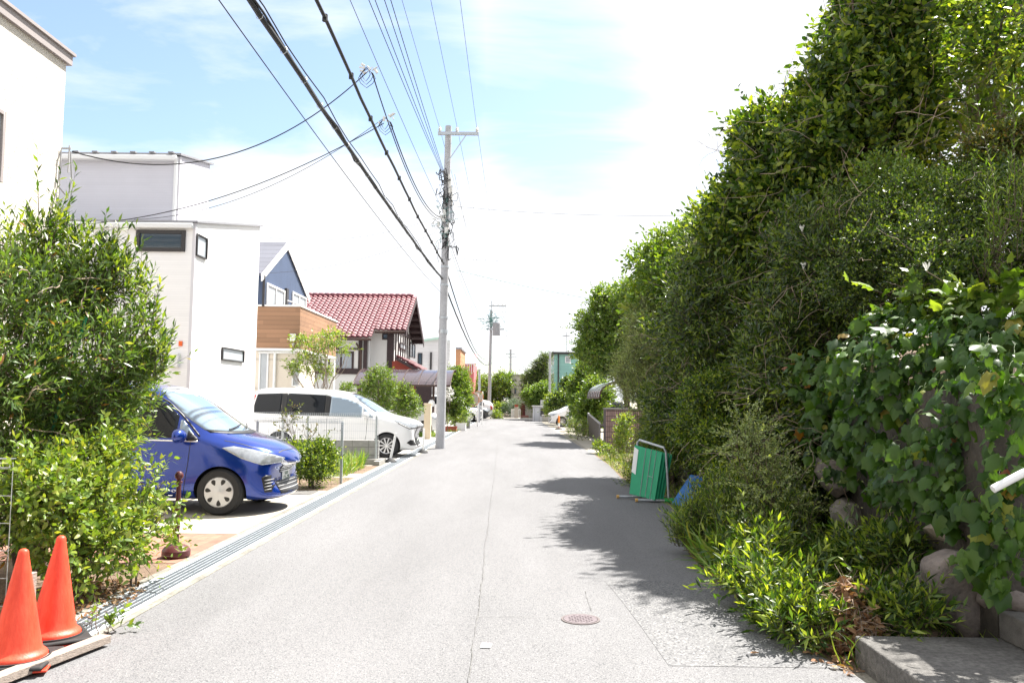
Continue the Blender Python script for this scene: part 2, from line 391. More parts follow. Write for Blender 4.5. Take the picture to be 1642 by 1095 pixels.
def foliage(name, label, cat, blobs, base, nshoot, nleaf, kind, size, m, seed=1, length=.25, up=.5, rand=.5, out=.8, droop=.15, lumpy=.3, shell=(.72, 1.04),
            trunk_r=.06, bark=None, group=None, twig=.003, nlimb=7, trunk_name='trunk', leaves_name='crown', bare=0, bare_len=.8, inner=.35, flat=0, ntrunk=1, kindtag=None, sub=0):
    """one plant: trunk with limbs up into each lobe, twigs, and leaves set along the twigs"""
    root = thing(name, label, cat, base, 0, group)
    if kindtag: root['kind'] = kindtag
    r = np.random.default_rng(seed); base = (base[0], base[1], base[2])
    big = blobs; blobs = rough(blobs, sub, seed) if sub else blobs
    p, nn = crown_points(blobs, nshoot, seed, lumpy, shell)
    ok = p[:, 2] > base[2] + .03; p, nn = p[ok], nn[ok]
    path, lp, ld, ln = shoots(p, nn, seed, length, nleaf, up, rand, out, droop)
    if inner:
        pi, ni = crown_points(blobs, int(nshoot * inner), seed + 5, lumpy, (.35, .75))
        oki = pi[:, 2] > base[2] + .03
        _, a, b_, c_ = shoots(pi[oki], ni[oki], seed + 5, length * 1.2, nleaf, up, rand * 1.6, out, droop); lp = np.concatenate([lp, a]); ld = np.concatenate([ld, b_]); ln = np.concatenate([ln, c_])
    if flat: ln = norm(ln * (1 - flat) + np.array([0, 0, 1.0]) * flat)
    sz = size * r.uniform(.6, 1.25, len(lp)); k = lp[:, 2] > base[2] + .01
    leaves_mesh(leaves_name, kind, lp[k], ld[k], ln[k], sz[k], m, root)
    bark = bark or MATS['bark']
    mb = MB(); bx, by, bz = base
    blobs = big; cs = sorted(blobs, key=lambda b: -b[3] * b[5])
    zc = np.mean([b[2] for b in blobs]); xc = np.mean([b[0] for b in blobs]); yc = np.mean([b[1] for b in blobs])
    fork = Vector((bx + (xc - bx) * .35, by + (yc - by) * .35, bz + max(.15, (zc - bz) * .45)))
    for t in range(ntrunk):
        o = Vector((random.uniform(-1, 1), random.uniform(-1, 1), 0)) * trunk_r * (2.5 if ntrunk > 1 else 0)
        limb(mb, Vector(base) - Vector((0, 0, .05)) + o, fork + o * 2, trunk_r * 1.25, trunk_r * .8, seed + t, .15)
    for i, b in enumerate(cs[:nlimb]):
        c = Vector(b[:3]); pts = limb(mb, fork, c, trunk_r * .7, trunk_r * .3, seed + 9 + i, .2)
        for j in range(7):
            d = Vector(r.normal(size=3)).normalized(); e = c + Vector((d.x * b[3], d.y * b[4], abs(d.z) * b[5] if j % 2 else d.z * b[5])) * .85
            limb(mb, pts[3 + j % 5], e, trunk_r * .3, .004, seed + 40 + i * 9 + j, .35, 6, 4)
    mb.build(trunk_name, bark, root, smooth=True)
    st = path[::2] if len(path) > 4000 else path
    twigs_mesh('twigs', st, twig, bark, root)
    if bare:
        pb, nb = crown_points(blobs, bare, seed + 77, lumpy, (1.0, 1.08)); d = norm(np.cross(nb, r.normal(size=nb.shape)) + nb * .35 + r.normal(size=nb.shape) * .3); kk = 9; pth = np.empty((len(pb), kk, 3)); cur = pb.copy()
        for i in range(kk):
            pth[:, i] = cur; d = norm(d + r.normal(size=d.shape) * .28 + [0, 0, -.05]); cur = cur + d * (bare_len / kk) * r.uniform(.5, 1.4, (len(pb), 1))
        twigs_mesh('bare_twigs', pth, .0062, MATS['dead_twig'], root, .3)
    return root
# ------------------------------------------------------------------ shared materials
mat('bark', (.10, .075, .055), .9, noise=.4, nscale=30, bump=.5, bscale=60)
mat('bark_pale', (.25, .20, .16), .9, noise=.3, nscale=30, bump=.4, bscale=60)
mat('dead_twig', (.30, .235, .18), .85, noise=.3, nscale=9)
mat('white_paint', (.78, .78, .77), .45, noise=.04, nscale=5)
mat('white_metal', (.72, .73, .74), .35)
mat('galv', (.42, .45, .48), .42, metal=.6, noise=.18, nscale=30, spec=.6)
mat('galv_light', (.52, .56, .60), .5, metal=.25, noise=.2, nscale=18, bump=.2, bscale=30)
mat('grey_pipe', (.34, .34, .35), .5, noise=.06)
mat('dark_metal', (.035, .033, .035), .45)
mat('brown_metal', (.055, .03, .024), .5, noise=.2)
mat('black_rubber', (.02, .02, .021), .75, noise=.25, nscale=40)
mat('cable', (.018, .018, .02), .6)
mat('thin_wire', (.07, .07, .08), .6)
mat('glass_dark', (.012, .016, .022), .04, spec=.9)
mat('glass_house', (.035, .06, .085), .05, spec=1.0)
mat('glass_curtain', (.34, .37, .40), .12, spec=.9, noise=.12, nscale=2)
mat('concrete', (.27, .26, .24), .9, noise=.14, nscale=9, bump=.25, bscale=90, blotch=.12)
mat('concrete_old', (.13, .125, .12), .92, noise=.3, nscale=14, bump=.5, bscale=120, blotch=.25)
mat('concrete_drive', (.36, .33, .275), .9, noise=.09, nscale=14, bump=.2, bscale=120, blotch=.12)
mat('concrete_pole', (.36, .365, .385), .8, noise=.1, nscale=20, bump=.12, bscale=80, blotch=.08)
mat('soil', (.16, .11, .075), .95, noise=.4, nscale=25, bump=.9, bscale=50, blotch=.2)
mat('gravel_ground', (.26, .24, .20), .95, noise=.3, nscale=40, bump=.6, bscale=90, blotch=.15)
mat('red_roof', (.165, .048, .062), .6, noise=.3, nscale=3, blotch=.12)
mat('channel_dark', (.035, .033, .03), .9, noise=.4, nscale=10)

# asphalt: pale worn binder with dark and white aggregate
def asphalt(name, base, dark, light, sc=1.0):
    m = mat(name, base, .88, spec=.25); nt = m.node_tree; N, L = nt.nodes, nt.links; b = N['Principled BSDF']
    t = N.new('ShaderNodeTexCoord')
    v = N.new('ShaderNodeTexVoronoi'); v.inputs['Scale'].default_value = 95 * sc; L.new(t.outputs['Object'], v.inputs['Vector'])
    v2 = N.new('ShaderNodeTexNoise'); v2.inputs['Scale'].default_value = 70 * sc; v2.inputs['Detail'].default_value = 3; L.new(t.outputs['Object'], v2.inputs['Vector'])
    sx = N.new('ShaderNodeSeparateColor'); L.new(v.outputs['Color'], sx.inputs[0])
    cr = N.new('ShaderNodeValToRGB'); e = cr.color_ramp.elements; e[0].position = .0; e[0].color = (*dark, 1); e[1].position = 1; e[1].color = (*light, 1)
    e1 = e.new(.3); e1.color = (*base, 1); e2 = e.new(.86); e2.color = (*base, 1)
    L.new(sx.outputs[0], cr.inputs[0])
    n3 = N.new('ShaderNodeTexNoise'); n3.inputs['Scale'].default_value = .55; n3.inputs['Detail'].default_value = 8; n3.inputs['Roughness'].default_value = .6; m3 = N.new('ShaderNodeMapping'); m3.inputs['Scale'].default_value = (1.9, .32, 1); L.new(t.outputs['Object'], m3.inputs[0]); L.new(m3.outputs[0], n3.inputs['Vector'])
    mr = N.new('ShaderNodeMapRange'); mr.inputs['From Min'].default_value = .3; mr.inputs['From Max'].default_value = .7; mr.inputs['To Min'].default_value = .86; mr.inputs['To Max'].default_value = 1.1; L.new(n3.outputs[0], mr.inputs[0])
    mr2 = N.new('ShaderNodeMapRange'); mr2.inputs['To Min'].default_value = .45; mr2.inputs['To Max'].default_value = 1.5; L.new(v2.outputs[0], mr2.inputs[0])
    mm = N.new('ShaderNodeMath'); mm.operation = 'MULTIPLY'; L.new(mr.outputs[0], mm.inputs[0]); L.new(mr2.outputs[0], mm.inputs[1])
    s = N.new('ShaderNodeVectorMath'); s.operation = 'SCALE'; L.new(cr.outputs[0], s.inputs[0]); L.new(mm.outputs[0], s.inputs['Scale']); L.new(s.outputs[0], b.inputs['Base Color'])
    bp = N.new('ShaderNodeBump'); bp.inputs['Strength'].default_value = .55; bp.inputs['Distance'].default_value = .006; L.new(v2.outputs[0], bp.inputs['Height']); L.new(bp.outputs[0], b.inputs['Normal'])
    return m
asphalt('asphalt', (.168, .167, .173), (.08, .08, .085), (.24, .24, .24), 1.6)
asphalt('asphalt_patch', (.160, .160, .165), (.06, .06, .065), (.29, .285, .28), 1.0)
brickmat('paver_brick', (.24, .10, .07), (.31, .16, .11), (.14, .11, .085), .21, .105, .006, rot=(0, 0, R(90)))
brickmat('block_wall', (.27, .27, .26), (.31, .305, .295), (.17, .165, .16), .4, .2, .008, rot=(R(90), 0, 0), offset=0, bump=.5)

# ------------------------------------------------------------------ ground, road, paving
TX0, TX1, TY0, TY1 = -3.14, -2.80, 5.42, 56.0       # drain trench
g = MB(); B_ = 4000
def quad(mb, x0, x1, y0, y1, z, mi=0, zb=None): mb.add([(x0, y0, z), (x1, y0, z), (x1, y1, z if zb is None else zb), (x0, y1, z if zb is None else zb)], [(0, 1, 2, 3)], mi)
quad(g, -B_, TX0, -B_, B_, -.008); quad(g, TX1, B_, -B_, B_, -.008); quad(g, TX0, TX1, -B_, TY0, -.008); quad(g, TX0, TX1, TY1, B_, -.008)
struct('ground', g, MATS['gravel_ground'])
t = MB(); d_ = -.22
t.add([(TX0, TY0, 0), (TX1, TY0, 0), (TX1, TY1, 0), (TX0, TY1, 0), (TX0, TY0, d_), (TX1, TY0, d_), (TX1, TY1, d_), (TX0, TY1, d_)],
      [(4, 5, 6, 7), (0, 4, 7, 3), (1, 2, 6, 5), (0, 1, 5, 4), (2, 3, 7, 6)])
struct('drain_channel', t, MATS['channel_dark'])
# road with its uneven right-hand edge
rr_ = [(2.12, -12), (2.12, 3.2), (2.02, 4.9), (1.88, 5.6), (1.84, 6.5), (1.80, 7.5), (1.82, 8.6), (1.95, 9.6), (2.25, 11), (2.42, 12.5), (2.30, 14.5), (2.18, 17), (2.30, 20), (2.30, 24), (2.18, 29), (2.1, 36), (1.95, 46), (1.8, 58), (1.8, 62.5), (30, 62.5), (30, 68.5), (-30, 68.5), (-30, 62.5)]
rr_ += [(-2.74, 62.5), (-2.74, 57), (-2.74, 30), (-2.74, 12), (-2.73, 5.35), (-2.90, 4.55), (-3.3, 2.5), (-3.6, -12)]
bm = bmesh.new(); vs_ = [bm.verts.new((x, y, .0)) for x, y in rr_]; bm.faces.new(vs_); bmesh.ops.triangulate(bm, faces=bm.faces[:])
me = bpy.data.meshes.new('road'); bm.to_mesh(me); bm.free(); me.materials.append(MATS['asphalt']); road = bpy.data.objects.new('road', me); COL.objects.link(road); road['kind'] = 'structure'
if me.polygons[0].normal.z < 0: me.flip_normals()
# re-laid strip of coarser asphalt on the right, and the joint lines
pt = MB(); rp_ = random.Random(3)
pv = [(x, y, .0022) for x, y in [(.94, 5.05), (.90, 5.9), (.86, 6.6), (.80, 7.35), (1.81, 7.35), (1.83, 6.5), (1.87, 5.6), (1.98, 5.05)]]
pt.add(pv, [tuple(range(len(pv)))]); struct('road_patch', pt, MATS['asphalt_patch'])
mat('crack', (.12, .118, .115), .95, noise=.5, nscale=60)
def crack(pts, w, seed, step=.06):
    r_ = random.Random(seed); mb = MB(); P_ = []
    for a, b in zip(pts[:-1], pts[1:]):
        a, b = Vector((*a, 0)), Vector((*b, 0)); n = max(2, int((b - a).length / step))
        for i in range(n): P_.append(a.lerp(b, i / n))
    P_.append(Vector((*pts[-1], 0))); L_, Rr = [], []
    o = 0
    for i, p in enumerate(P_):
        d = (P_[min(i + 1, len(P_) - 1)] - P_[max(0, i - 1)]).normalized(); s = Vector((-d.y, d.x, 0)); o = o * .8 + r_.gauss(0, .0035); ww = w * .7 * r_.uniform(.1, 1.2)
        L_.append(p + s * (o + ww / 2) + Vector((0, 0, .0075))); Rr.append(p + s * (o - ww / 2) + Vector((0, 0, .0075)))
    n = len(P_); mb.add(L_ + Rr, [(i, i + 1, n + i + 1, n + i) for i in range(n - 1)])
    o_ = struct('road_crack', mb, MATS['crack']); me_ = o_.data
    if me_.polygons[0].normal.z < 0: me_.flip_normals()
def g2(px, py): p = G(px, py); return (p.x, p.y)
crack([g2(752, 1094), g2(768, 980), g2(778, 880), g2(785, 828)], .009, 1)
crack([g2(785, 827), g2(850, 825), g2(900, 826)], .006, 2)
crack([g2(768, 989), g2(840, 990), g2(896, 993)], .007, 3)
crack([g2(940, 948), g2(950, 985)], .006, 5)
crack([g2(925, 905), g2(1000, 905), g2(1080, 908)], .009, 6)
crack([g2(785, 826), g2(793, 760), g2(799, 700)], .010, 8, .15)
crack([g2(560, 812), g2(640, 800), g2(790, 790)], .006, 9)
crack([g2(700, 697), g2(870, 700)], .02, 10, .2)
# concrete edging between drain and asphalt, and kerb line on the right
e = MB(); e.box(TX1 + .002, -2.735, 5.42, 57, -.05, .004); e.box(TX0 - .09, TX0 - .002, 5.9, 57, -.05, .004); struct('gutter_edging', e, mat('edging', (.20, .19, .165), .95, noise=.3, nscale=25, bump=.4, blotch=.25))
def sheet(name, x0, x1, y0, y1, z, m): mb = MB(); quad(mb, x0, x1, y0, y1, z); return struct(name, mb, MATS[m] if isinstance(m, str) else m)
sheet('soil_bed', -12, TX0 - .1, 2.0, 7.85, -.003, 'soil')
sheet('soil_bed', -3.7, -2.75, 2.0, 5.40, -.0025, 'soil')
sheet('brick_paving', -5.7, TX0 - .1, 7.85, 9.55, .001, 'paver_brick')
sheet('concrete_driveway', -11, TX0 - .1, 9.55, 14.0, .003, 'concrete_drive')
sheet('soil_bed', -11, TX0 - .1, 14.0, 16.3, .0, 'soil')
sheet('concrete_path', -11, TX0 - .1, 16.3, 17.2, .003, 'concrete_drive')
sheet('soil_bed', -11, TX0 - .1, 17.2, 19.2, .0, 'soil')
mat('concrete_white', (.42, .41, .40), .85, noise=.06, nscale=12, blotch=.06)
sheet('concrete_forecourt', -13, TX0 - .1, 20.3, 33.5, .003, 'concrete_white')
sheet('concrete_forecourt', -13, TX0 - .1, 34.6, 62.4, .003, 'concrete_white')
sheet('soil_bed', -5.0, TX0 - .1, 33.5, 34.6, .0, 'soil')
hatch = MB(); hatch.box(-3.75, -3.35, 13.35, 13.9, .003, .012); tag(hatch.build('meter_cover', MATS['concrete_old'], None, bevel=.004), 'dark square inspection cover set in the concrete beside the drain', 'cover')
# right shoulder
sheet('soil_bed', 1.7, 3.5, 5.0, 24.2, -.005, 'soil')
sheet('concrete_apron', 2.32, 4.4, 24.3, 62, -.002, 'concrete_drive')

# drain grating, one lift-out panel per metre
gp = thing('drain_grating', 'galvanised steel drain grating panel laid in the channel along the left road edge', 'grating', ((TX0 + TX1) / 2, TY0, 0), group='drain grating panels along the left road edge')
w_ = (TX1 - TX0) / 2
f_ = MB()
for x in (-w_ + .003, w_ - .048): f_.box(x, x + .045, .003, .997, -.04, .012)
f_.build('frame', MATS['galv_light'], gp, local=True, bevel=.002, seg=1)
b_ = MB()
for i in range(6): x = -w_ + .05 + (2 * w_ - .1) * i / 5; b_.box(x - .002, x + .002, .004, .996, -.03, .009)
b_.build('bearing_bars', MATS['galv_light'], gp, local=True)
c_ = MB()
for i in range(32): y = .02 + i * .031; c_.box(-w_ + .048, w_ - .048, y - .0018, y + .0018, -.022, .0065)
c_.build('cross_bars', MATS['galv'], gp, local=True)
for i in range(1, 50):
    c = copy_tree(gp); c.location = (c.location.x, TY0 + i * 1.003, 0)

mh = thing('manhole_cover', 'round rusty brown cast iron manhole cover set in the asphalt', 'manhole cover', G(931, 993))
k_ = MB(); k_.lathe([(0, .007), (.123, .007), (.123, -.02)], 48); k_.build('cover', mat('rust_iron', (.15, .125, .135), .75, metal=.3, noise=.25, nscale=40, bump=.5, bscale=70), mh, local=True)
k_ = MB(); k_.lathe([(.127, -.02), (.127, .006), (.142, .006), (.142, -.02)], 48)
k_.build('rim', mat('iron_rim', (.14, .12, .12), .8, metal=.3), mh, local=True)
k_ = MB()
for i in range(-5, 6):
    for j in range(-5, 6):
        if i * i + j * j < 26 and (i + j) % 2 == 0: k_.box(i * .0198 - .0066, i * .0198 + .0066, j * .0198 - .0066, j * .0198 + .0066, .007, .0105)
k_.build('studs', MATS['rust_iron'], mh, local=True)

# terrace on the right behind the stone wall
def terrace():
    xs = np.concatenate([[3.56], np.linspace(3.75, 14, 22), [60]]); ys = np.concatenate([np.linspace(5.25, 24, 34)]); V = []; 
    for y in ys:
        for x in xs:
            z = 1.75 + .35 * min(1, max(0, x - 4)) + .5 * math.sin(x * 1.3 + y) * .2 + .25 * max(0, min(x - 5, 4))
            z *= min(1, max(0, (22.6 - y) / 3)) if y > 19.6 else 1
            V.append((x, y, z - .02))
    nx = len(xs); fs = [(j * nx + i, j * nx + i + 1, (j + 1) * nx + i + 1, (j + 1) * nx + i) for j in range(len(ys) - 1) for i in range(nx - 1)]
    mb = MB(); mb.add(V, fs)
    # faces down to the street
    o = len(mb.v); col = [V[j * nx] for j in range(len(ys))]
    mb.add([(x, y, z) for x, y, z in col] + [(x, y, -.05) for x, y, z in col], [(j + 1, j, len(ys) + j, len(ys) + j + 1) for j in range(len(ys) - 1)])
    row = [V[i] for i in range(nx)]
    mb.add([(x, y, z) for x, y, z in row] + [(x, y, -.05) for x, y, z in row], [(i, i + 1, nx + i + 1, nx + i) for i in range(nx - 1)])
    struct('terrace_ground', mb, MATS['soil'])
terrace()

# ------------------------------------------------------------------ building helpers
def win(parent, face, a0, a1, z0, z1, plane, fm='dark_metal', gm='glass_house', fw=.05, mull=0, sash=0, name='window', rail=0, depth=.045):
    """framed window on a wall; face 'Y' looks to -Y, face 'X' looks to +X, 'x' to -X"""
    def T(a, z, out):
        return {'Y': (a, plane - out, z), 'X': (plane + out, a, z), 'x': (plane - out, a, z)}[face]
    def bx(mb, a, b, c, d, o0, o1):
        p, q = T(a, c, o0), T(b, d, o1); mb.box(min(p[0], q[0]), max(p[0], q[0]), min(p[1], q[1]), max(p[1], q[1]), c, d)
    f = MB(); bx(f, a0, a0 + fw, z0, z1, .0, depth); bx(f, a1 - fw, a1, z0, z1, .0, depth); bx(f, a0 + fw, a1 - fw, z0, z0 + fw, .0, depth); bx(f, a0 + fw, a1 - fw, z1 - fw, z1, .0, depth)
    for i in range(mull): m_ = a0 + (a1 - a0) * (i + 1) / (mull + 1); bx(f, m_ - fw * .4, m_ + fw * .4, z0 + fw, z1 - fw, .0, depth - .005)
    if rail: zr = z0 + (z1 - z0) * rail; bx(f, a0 + fw, a1 - fw, zr - fw * .35, zr + fw * .35, 0, depth - .006)
    o = f.build(name, MATS[fm], parent, bevel=.004, seg=1)
    p = MB(); bx(p, a0 + fw, a1 - fw, z0 + fw, z1 - fw, .0, .012); q = p.build('pane', MATS[gm], o, local=False)
    return o
def pipe(parent, pts, r=.035, m='white_metal', name='downpipe'):
    mb = MB(); mb.tube(pts, r, 10); return mb.build(name, MATS[m], parent, smooth='auto')

# ------------------------------------------------------------------ cream house nearest on the left
c1 = P(107, 88, 10.3); X1 = c1.x; Z1 = c1.z
h = thing('cream_house', 'tall cream rough-rendered house wall with grey roof edging at far left', 'house', (X1 - 3, 5, 0))
mat('cream_render', (.62, .585, .525), .92, noise=.05, nscale=30, bump=.9, bscale=55, blotch=.03)
m_ = MB(); m_.box(X1 - 9, X1, -6, 10.3, 0, Z1 - .13); m_.build('wall', MATS['cream_render'], h)
m_ = MB(); m_.box(X1 - 9.1, X1 + .05, -6.1, 10.36, Z1 - .13, Z1 + .0); m_.box(X1 - 9.1, X1 + .08, -6.1, 10.39, Z1, Z1 + .04); m_.build('roof_edging', mat('roof_trim', (.30, .27, .265), .5, noise=.06), h)
win(h, 'X', 7.6, PX(5, 185, X1).y, PX(5, 296, X1).z, PX(5, 180, X1).z, X1, 'roof_trim', 'glass_curtain')
for yy in (2.2, 5.0): win(h, 'X', yy, yy + 1.5, 3.9, 5.0, X1, 'roof_trim', 'glass_curtain')
sb = PX(103, 243, X1); m_ = MB(); m_.bar((X1, sb.y - .06, sb.z + .02), (X1 + .12, sb.y - .06, sb.z + .02), .02); m_.bar((X1 + .1, sb.y - .06, sb.z + .06), (X1 + .1, sb.y - .06, sb.z - .3), .015)
m_.tube([(X1 + .02, sb.y - .1, sb.z), (X1 + .03, sb.y - .16, sb.z - .5), (X1 + .02, sb.y - .35, sb.z - 1.2), (X1 + .02, sb.y - .7, sb.z - 3.2)], .008, 5)
m_.tube([(X1 + .08, sb.y, sb.z), (X1 + .1, sb.y + .03, sb.z - .35), (X1 + .08, sb.y + .0, sb.z - .62), (X1 + .02, sb.y - .12, sb.z - .5)], .012, 5)
m_.build('service_bracket', MATS['grey_pipe'], h)

# ------------------------------------------------------------------ white stepped house
YF = 16.4; YB = 20.5; cA = P(309, 358, YF); cB = P(421, 363, YB); X2 = (cA.x + cB.x) / 2; ZA = cA.z; ZB = cB.z
h = thing('white_house', 'white two-tier house with ribbed siding and narrow black windows', 'house', (X2 - 3, 18.5, 0))
siding('white_siding', (.56, .56, .62), .055, .35, noise=.02, jointcol=.86)  # upper tier: the wall's shade is put into the colour as blue-grey
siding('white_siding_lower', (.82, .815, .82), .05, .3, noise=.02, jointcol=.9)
mat('smooth_white', (.80, .80, .80), .6, noise=.015, nscale=4)
XL = X2 - 7.5
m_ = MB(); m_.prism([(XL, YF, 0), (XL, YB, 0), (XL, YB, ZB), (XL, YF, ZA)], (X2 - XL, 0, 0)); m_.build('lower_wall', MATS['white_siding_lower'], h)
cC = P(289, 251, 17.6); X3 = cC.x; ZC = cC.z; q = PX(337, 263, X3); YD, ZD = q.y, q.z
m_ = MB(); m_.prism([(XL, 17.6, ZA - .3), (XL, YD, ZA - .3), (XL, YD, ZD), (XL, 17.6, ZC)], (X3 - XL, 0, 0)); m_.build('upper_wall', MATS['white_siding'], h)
mat('roof_grey', (.25, .25, .27), .5, noise=.08)
def slab(parent, x0, x1, y0, z0, y1, z1, th, m, name): mm = MB(); mm.prism([(x0, y0, z0), (x0, y1, z1), (x0, y1, z1 + th), (x0, y0, z0 + th)], (x1 - x0, 0, 0)); return mm.build(name, MATS[m], parent)
slab(h, XL, X2 + .06, YF - .05, ZA, YB + .05, ZB, .045, 'roof_grey', 'lower_roof')
slab(h, XL, X3 + .06, 17.5, ZC, YD + .1, ZD, .045, 'roof_grey', 'upper_roof')
m_ = MB(); m_.box(XL, X2 - .02, YF - .12, YF - .003, ZA - .13, ZA - .02); m_.box(XL, X3 - .02, 17.42, 17.597, ZC - .13, ZC - .02); m_.build('gutter', MATS['white_metal'], h, bevel=.02)
m_ = MB()
for i in range(9): m_.box(X3 - .2 - i * .42, X3 - .08 - i * .42, 17.42, 17.6, ZC + .03, ZC + .055)
for i in range(12): m_.box(X2 - 2.6 - i * .42, X2 - 2.45 - i * .42, YF - .08, YF + .1, ZA + .03, ZA + .055)
m_.build('snow_guards', MATS['roof_grey'], h)
pa = P(283, 262, 17.55); pipe(h, [(pa.x, 17.53, ZC - .1), (pa.x, 17.53, ZA + .15)], .04)
pb = P(181, 362, YF); pipe(h, [(pb.x, YF - .06, ZA - .1), (pb.x, YF - .06, .3)], .04)
m_ = MB(); m_.box(X2 - .05, X2 + .012, YF - .012, YF + .05, 0, ZA - .01); m_.box(X3 - .05, X3 + .012, 17.588, 17.65, ZA, ZC - .01); m_.build('corner_board', mat('trim_lilac', (.62, .61, .65), .5), h)
def pxwin(parent, face, x0, y0, x1, y1, plane, **k):
    if face == 'Y': a, b = P(x0, y0, plane), P(x1, y1, plane); return win(parent, 'Y', a.x, b.x, b.z, a.z, plane, **k)
    a, b = PX(x0, y0, plane), PX(x1, y1, plane); a2, b2 = PX(x0, y1, plane), PX(x1, y0, plane)
    zt = (a.z + b2.z) / 2; zb = (a2.z + b.z) / 2
    return win(parent, 'X', a.y, b.y, a2.z, a.z, plane, **k)
pxwin(h, 'Y', 220, 369, 297, 404, YF, fw=.075)
q0, q1 = PX(314, 374, X2), PX(331, 380, X2); q2 = PX(314, 410, X2); win(h, 'X', q0.y, q1.y, q2.z, q0.z, X2 + .001, fw=.03, gm='glass_curtain')
q0, q1, q2 = PX(355, 556, X2), PX(390, 559, X2), PX(355, 577, X2); win(h, 'X', q0.y, q1.y, q2.z, q0.z, X2 + .001, fw=.03, gm='glass_curtain')
pv_ = P(160, 378, YF); m_ = MB(); m_.lathe([(0, -.09), (.06, -.09), (.075, -.05), (.075, 0)], 20, (pv_.x, YF, pv_.z), 'Y'); m_.build('vent', MATS['grey_pipe'], h, smooth='auto')
pv_ = P(282, 578, YF); m_ = MB(); m_.box(pv_.x - .09, pv_.x + .09, YF - .12, YF, pv_.z - .14, pv_.z + .14); m_.build('meter_box', MATS['white_metal'], h, bevel=.01)
pv_ = P(290, 551, YF); m_ = MB(); m_.box(pv_.x - .035, pv_.x + .035, YF - .03, YF, pv_.z - .05, pv_.z + .05); m_.build('orange_marker', mat('orange_plastic', (.8, .13, .02), .4), h)

# ------------------------------------------------------------------ navy gabled house with timber-clad balcony
X4 = -7.85; Y0 = PX(422, 437, X4).y; Y1 = PX(492, 461, X4).y; ZE = PX(422, 437, X4).z; ym = (Y0 + Y1) / 2 - .15; ZR = PX(465, 396, X4).z
h = thing('navy_house', 'navy gabled house with timber-clad balcony over a cream ground floor', 'house', (X4 - 2, ym, 0))
siding('navy_siding', (.055, .082, .15), .12, .3, vertical=True, noise=.05, jointcol=.7)
ZB_ = 3.05; XLn = X4 - 7
m_ = MB(); m_.prism([(XLn, Y0, ZB_), (XLn, Y1, ZB_), (XLn, Y1, ZE), (XLn, ym, ZR), (XLn, Y0, ZE)], (X4 - XLn, 0, 0)); m_.build('upper_wall', MATS['navy_siding'], h)
siding('grey_shingle', (.12, .125, .155), .2, .6, noise=.1, rough=.8)
def roofslab(parent, x0, x1, ya, za, yb, zb, th, m, name, ext=.3):
    d = Vector((0, yb - ya, zb - za)); L_ = d.length; d /= L_; n = Vector((0, -d.z, d.y))
    a = Vector((x0, ya, za)) - d * ext; b = Vector((x0, yb, zb)); mm = MB(); mm.prism([a, b, b + n * th * (1 if n.z > 0 else -1), a + n * th * (1 if n.z > 0 else -1)], (x1 - x0, 0, 0)); return mm.build(name, m if not isinstance(m, str) else MATS[m], parent)
roofslab(h, XLn, X4 + .03, Y0, ZE, ym, ZR, .09, 'grey_shingle', 'roof_slope'); roofslab(h, XLn, X4 + .03, Y1, ZE, ym, ZR, .09, 'grey_shingle', 'roof_slope')
for (ya, yb) in ((Y0, ym), (Y1, ym)):
    d = Vector((0, yb - ya, ZR - ZE)).normalized(); a = Vector((X4 + .031, ya, ZE)) - d * .32; b = Vector((X4 + .031, yb, ZR + .05)); m_ = MB(); m_.prism([a + Vector((0, 0, -.16)), b + Vector((0, 0, -.2)), b + Vector((0, 0, .06)), a + Vector((0, 0, .06))], (.03, 0, 0)); m_.build('barge_board', MATS['white_paint'], h)
siding('timber_cladding', (.29, .16, .09), .135, .35, noise=.14, joint=1.1, jointcol=.55)
XB = PX(482, 495, 1e-9).x if False else P(482, 495, Y0).x; ZT = P(482, 492, Y0).z; ZBb = P(482, 559, Y0).z
YBk = PX(540, 512, XB).y
m_ = MB(); m_.box(X4 - 1.4, XB, Y0 - .02, Y0 + .1, ZBb, ZT); m_.box(XB - .1, XB + .001, Y0 + .1, YBk, ZBb, ZT); m_.box(X4, XB - .1, YBk - .1, YBk, ZBb, ZT); m_.box(X4, XB - .1, Y0 + .1, YBk - .1, ZBb, ZBb + .2); bal = m_.build('balcony', MATS['timber_cladding'], h)
m_ = MB(); m_.box(X4 - 1.42, XB + .03, Y0 - .05, Y0 + .12, ZT, ZT + .05); m_.box(XB - .12, XB + .03, Y0 + .12, YBk + .02, ZT, ZT + .05); m_.build('coping', MATS['white_paint'], h)
m_ = MB(); m_.box(X4 - 1.42, XB + .02, Y0 - .04, YBk, ZBb - .07, ZBb); m_.build('balcony_soffit', MATS['white_paint'], h)
siding('cream_panel', (.62, .56, .48), .9, .2, noise=.015, jointcol=.8)
m_ = MB(); m_.box(XLn, XB - .15, Y0 + .25, YBk - 2.4, 0, ZBb - .07); m_.build('lower_wall', MATS['cream_panel'], h)
m_ = MB(); m_.box(XLn, XB - 1.6, YBk - 2.4, YBk, 0, ZBb - .07); m_.build('porch_wall', MATS['cream_panel'], h)
m_ = MB(); m_.box(XB - .16, XB, YBk - .2, YBk - .04, 0, ZBb - .07); m_.build('porch_post', MATS['white_paint'], h)
m_ = MB(); m_.box(XB - 1.6, XB - 1.54, YBk - 1.8, YBk - .9, 0, 2.1); d_o = m_.build('door', MATS['brown_metal'], h)
pc = P(438, 570, Y0); pipe(h, [(pc.x, Y0 + .18, ZBb - .1), (pc.x, Y0 + .18, 0)], .045)
pipe(h, [(P(412, 560, Y0).x, Y0 + .19, ZBb - .12), (P(470, 560, Y0).x, Y0 + .19, ZBb - .10), (P(471, 545, Y0).x, Y0 - .05, ZBb + .15)], .04, name='gutter_pipe')
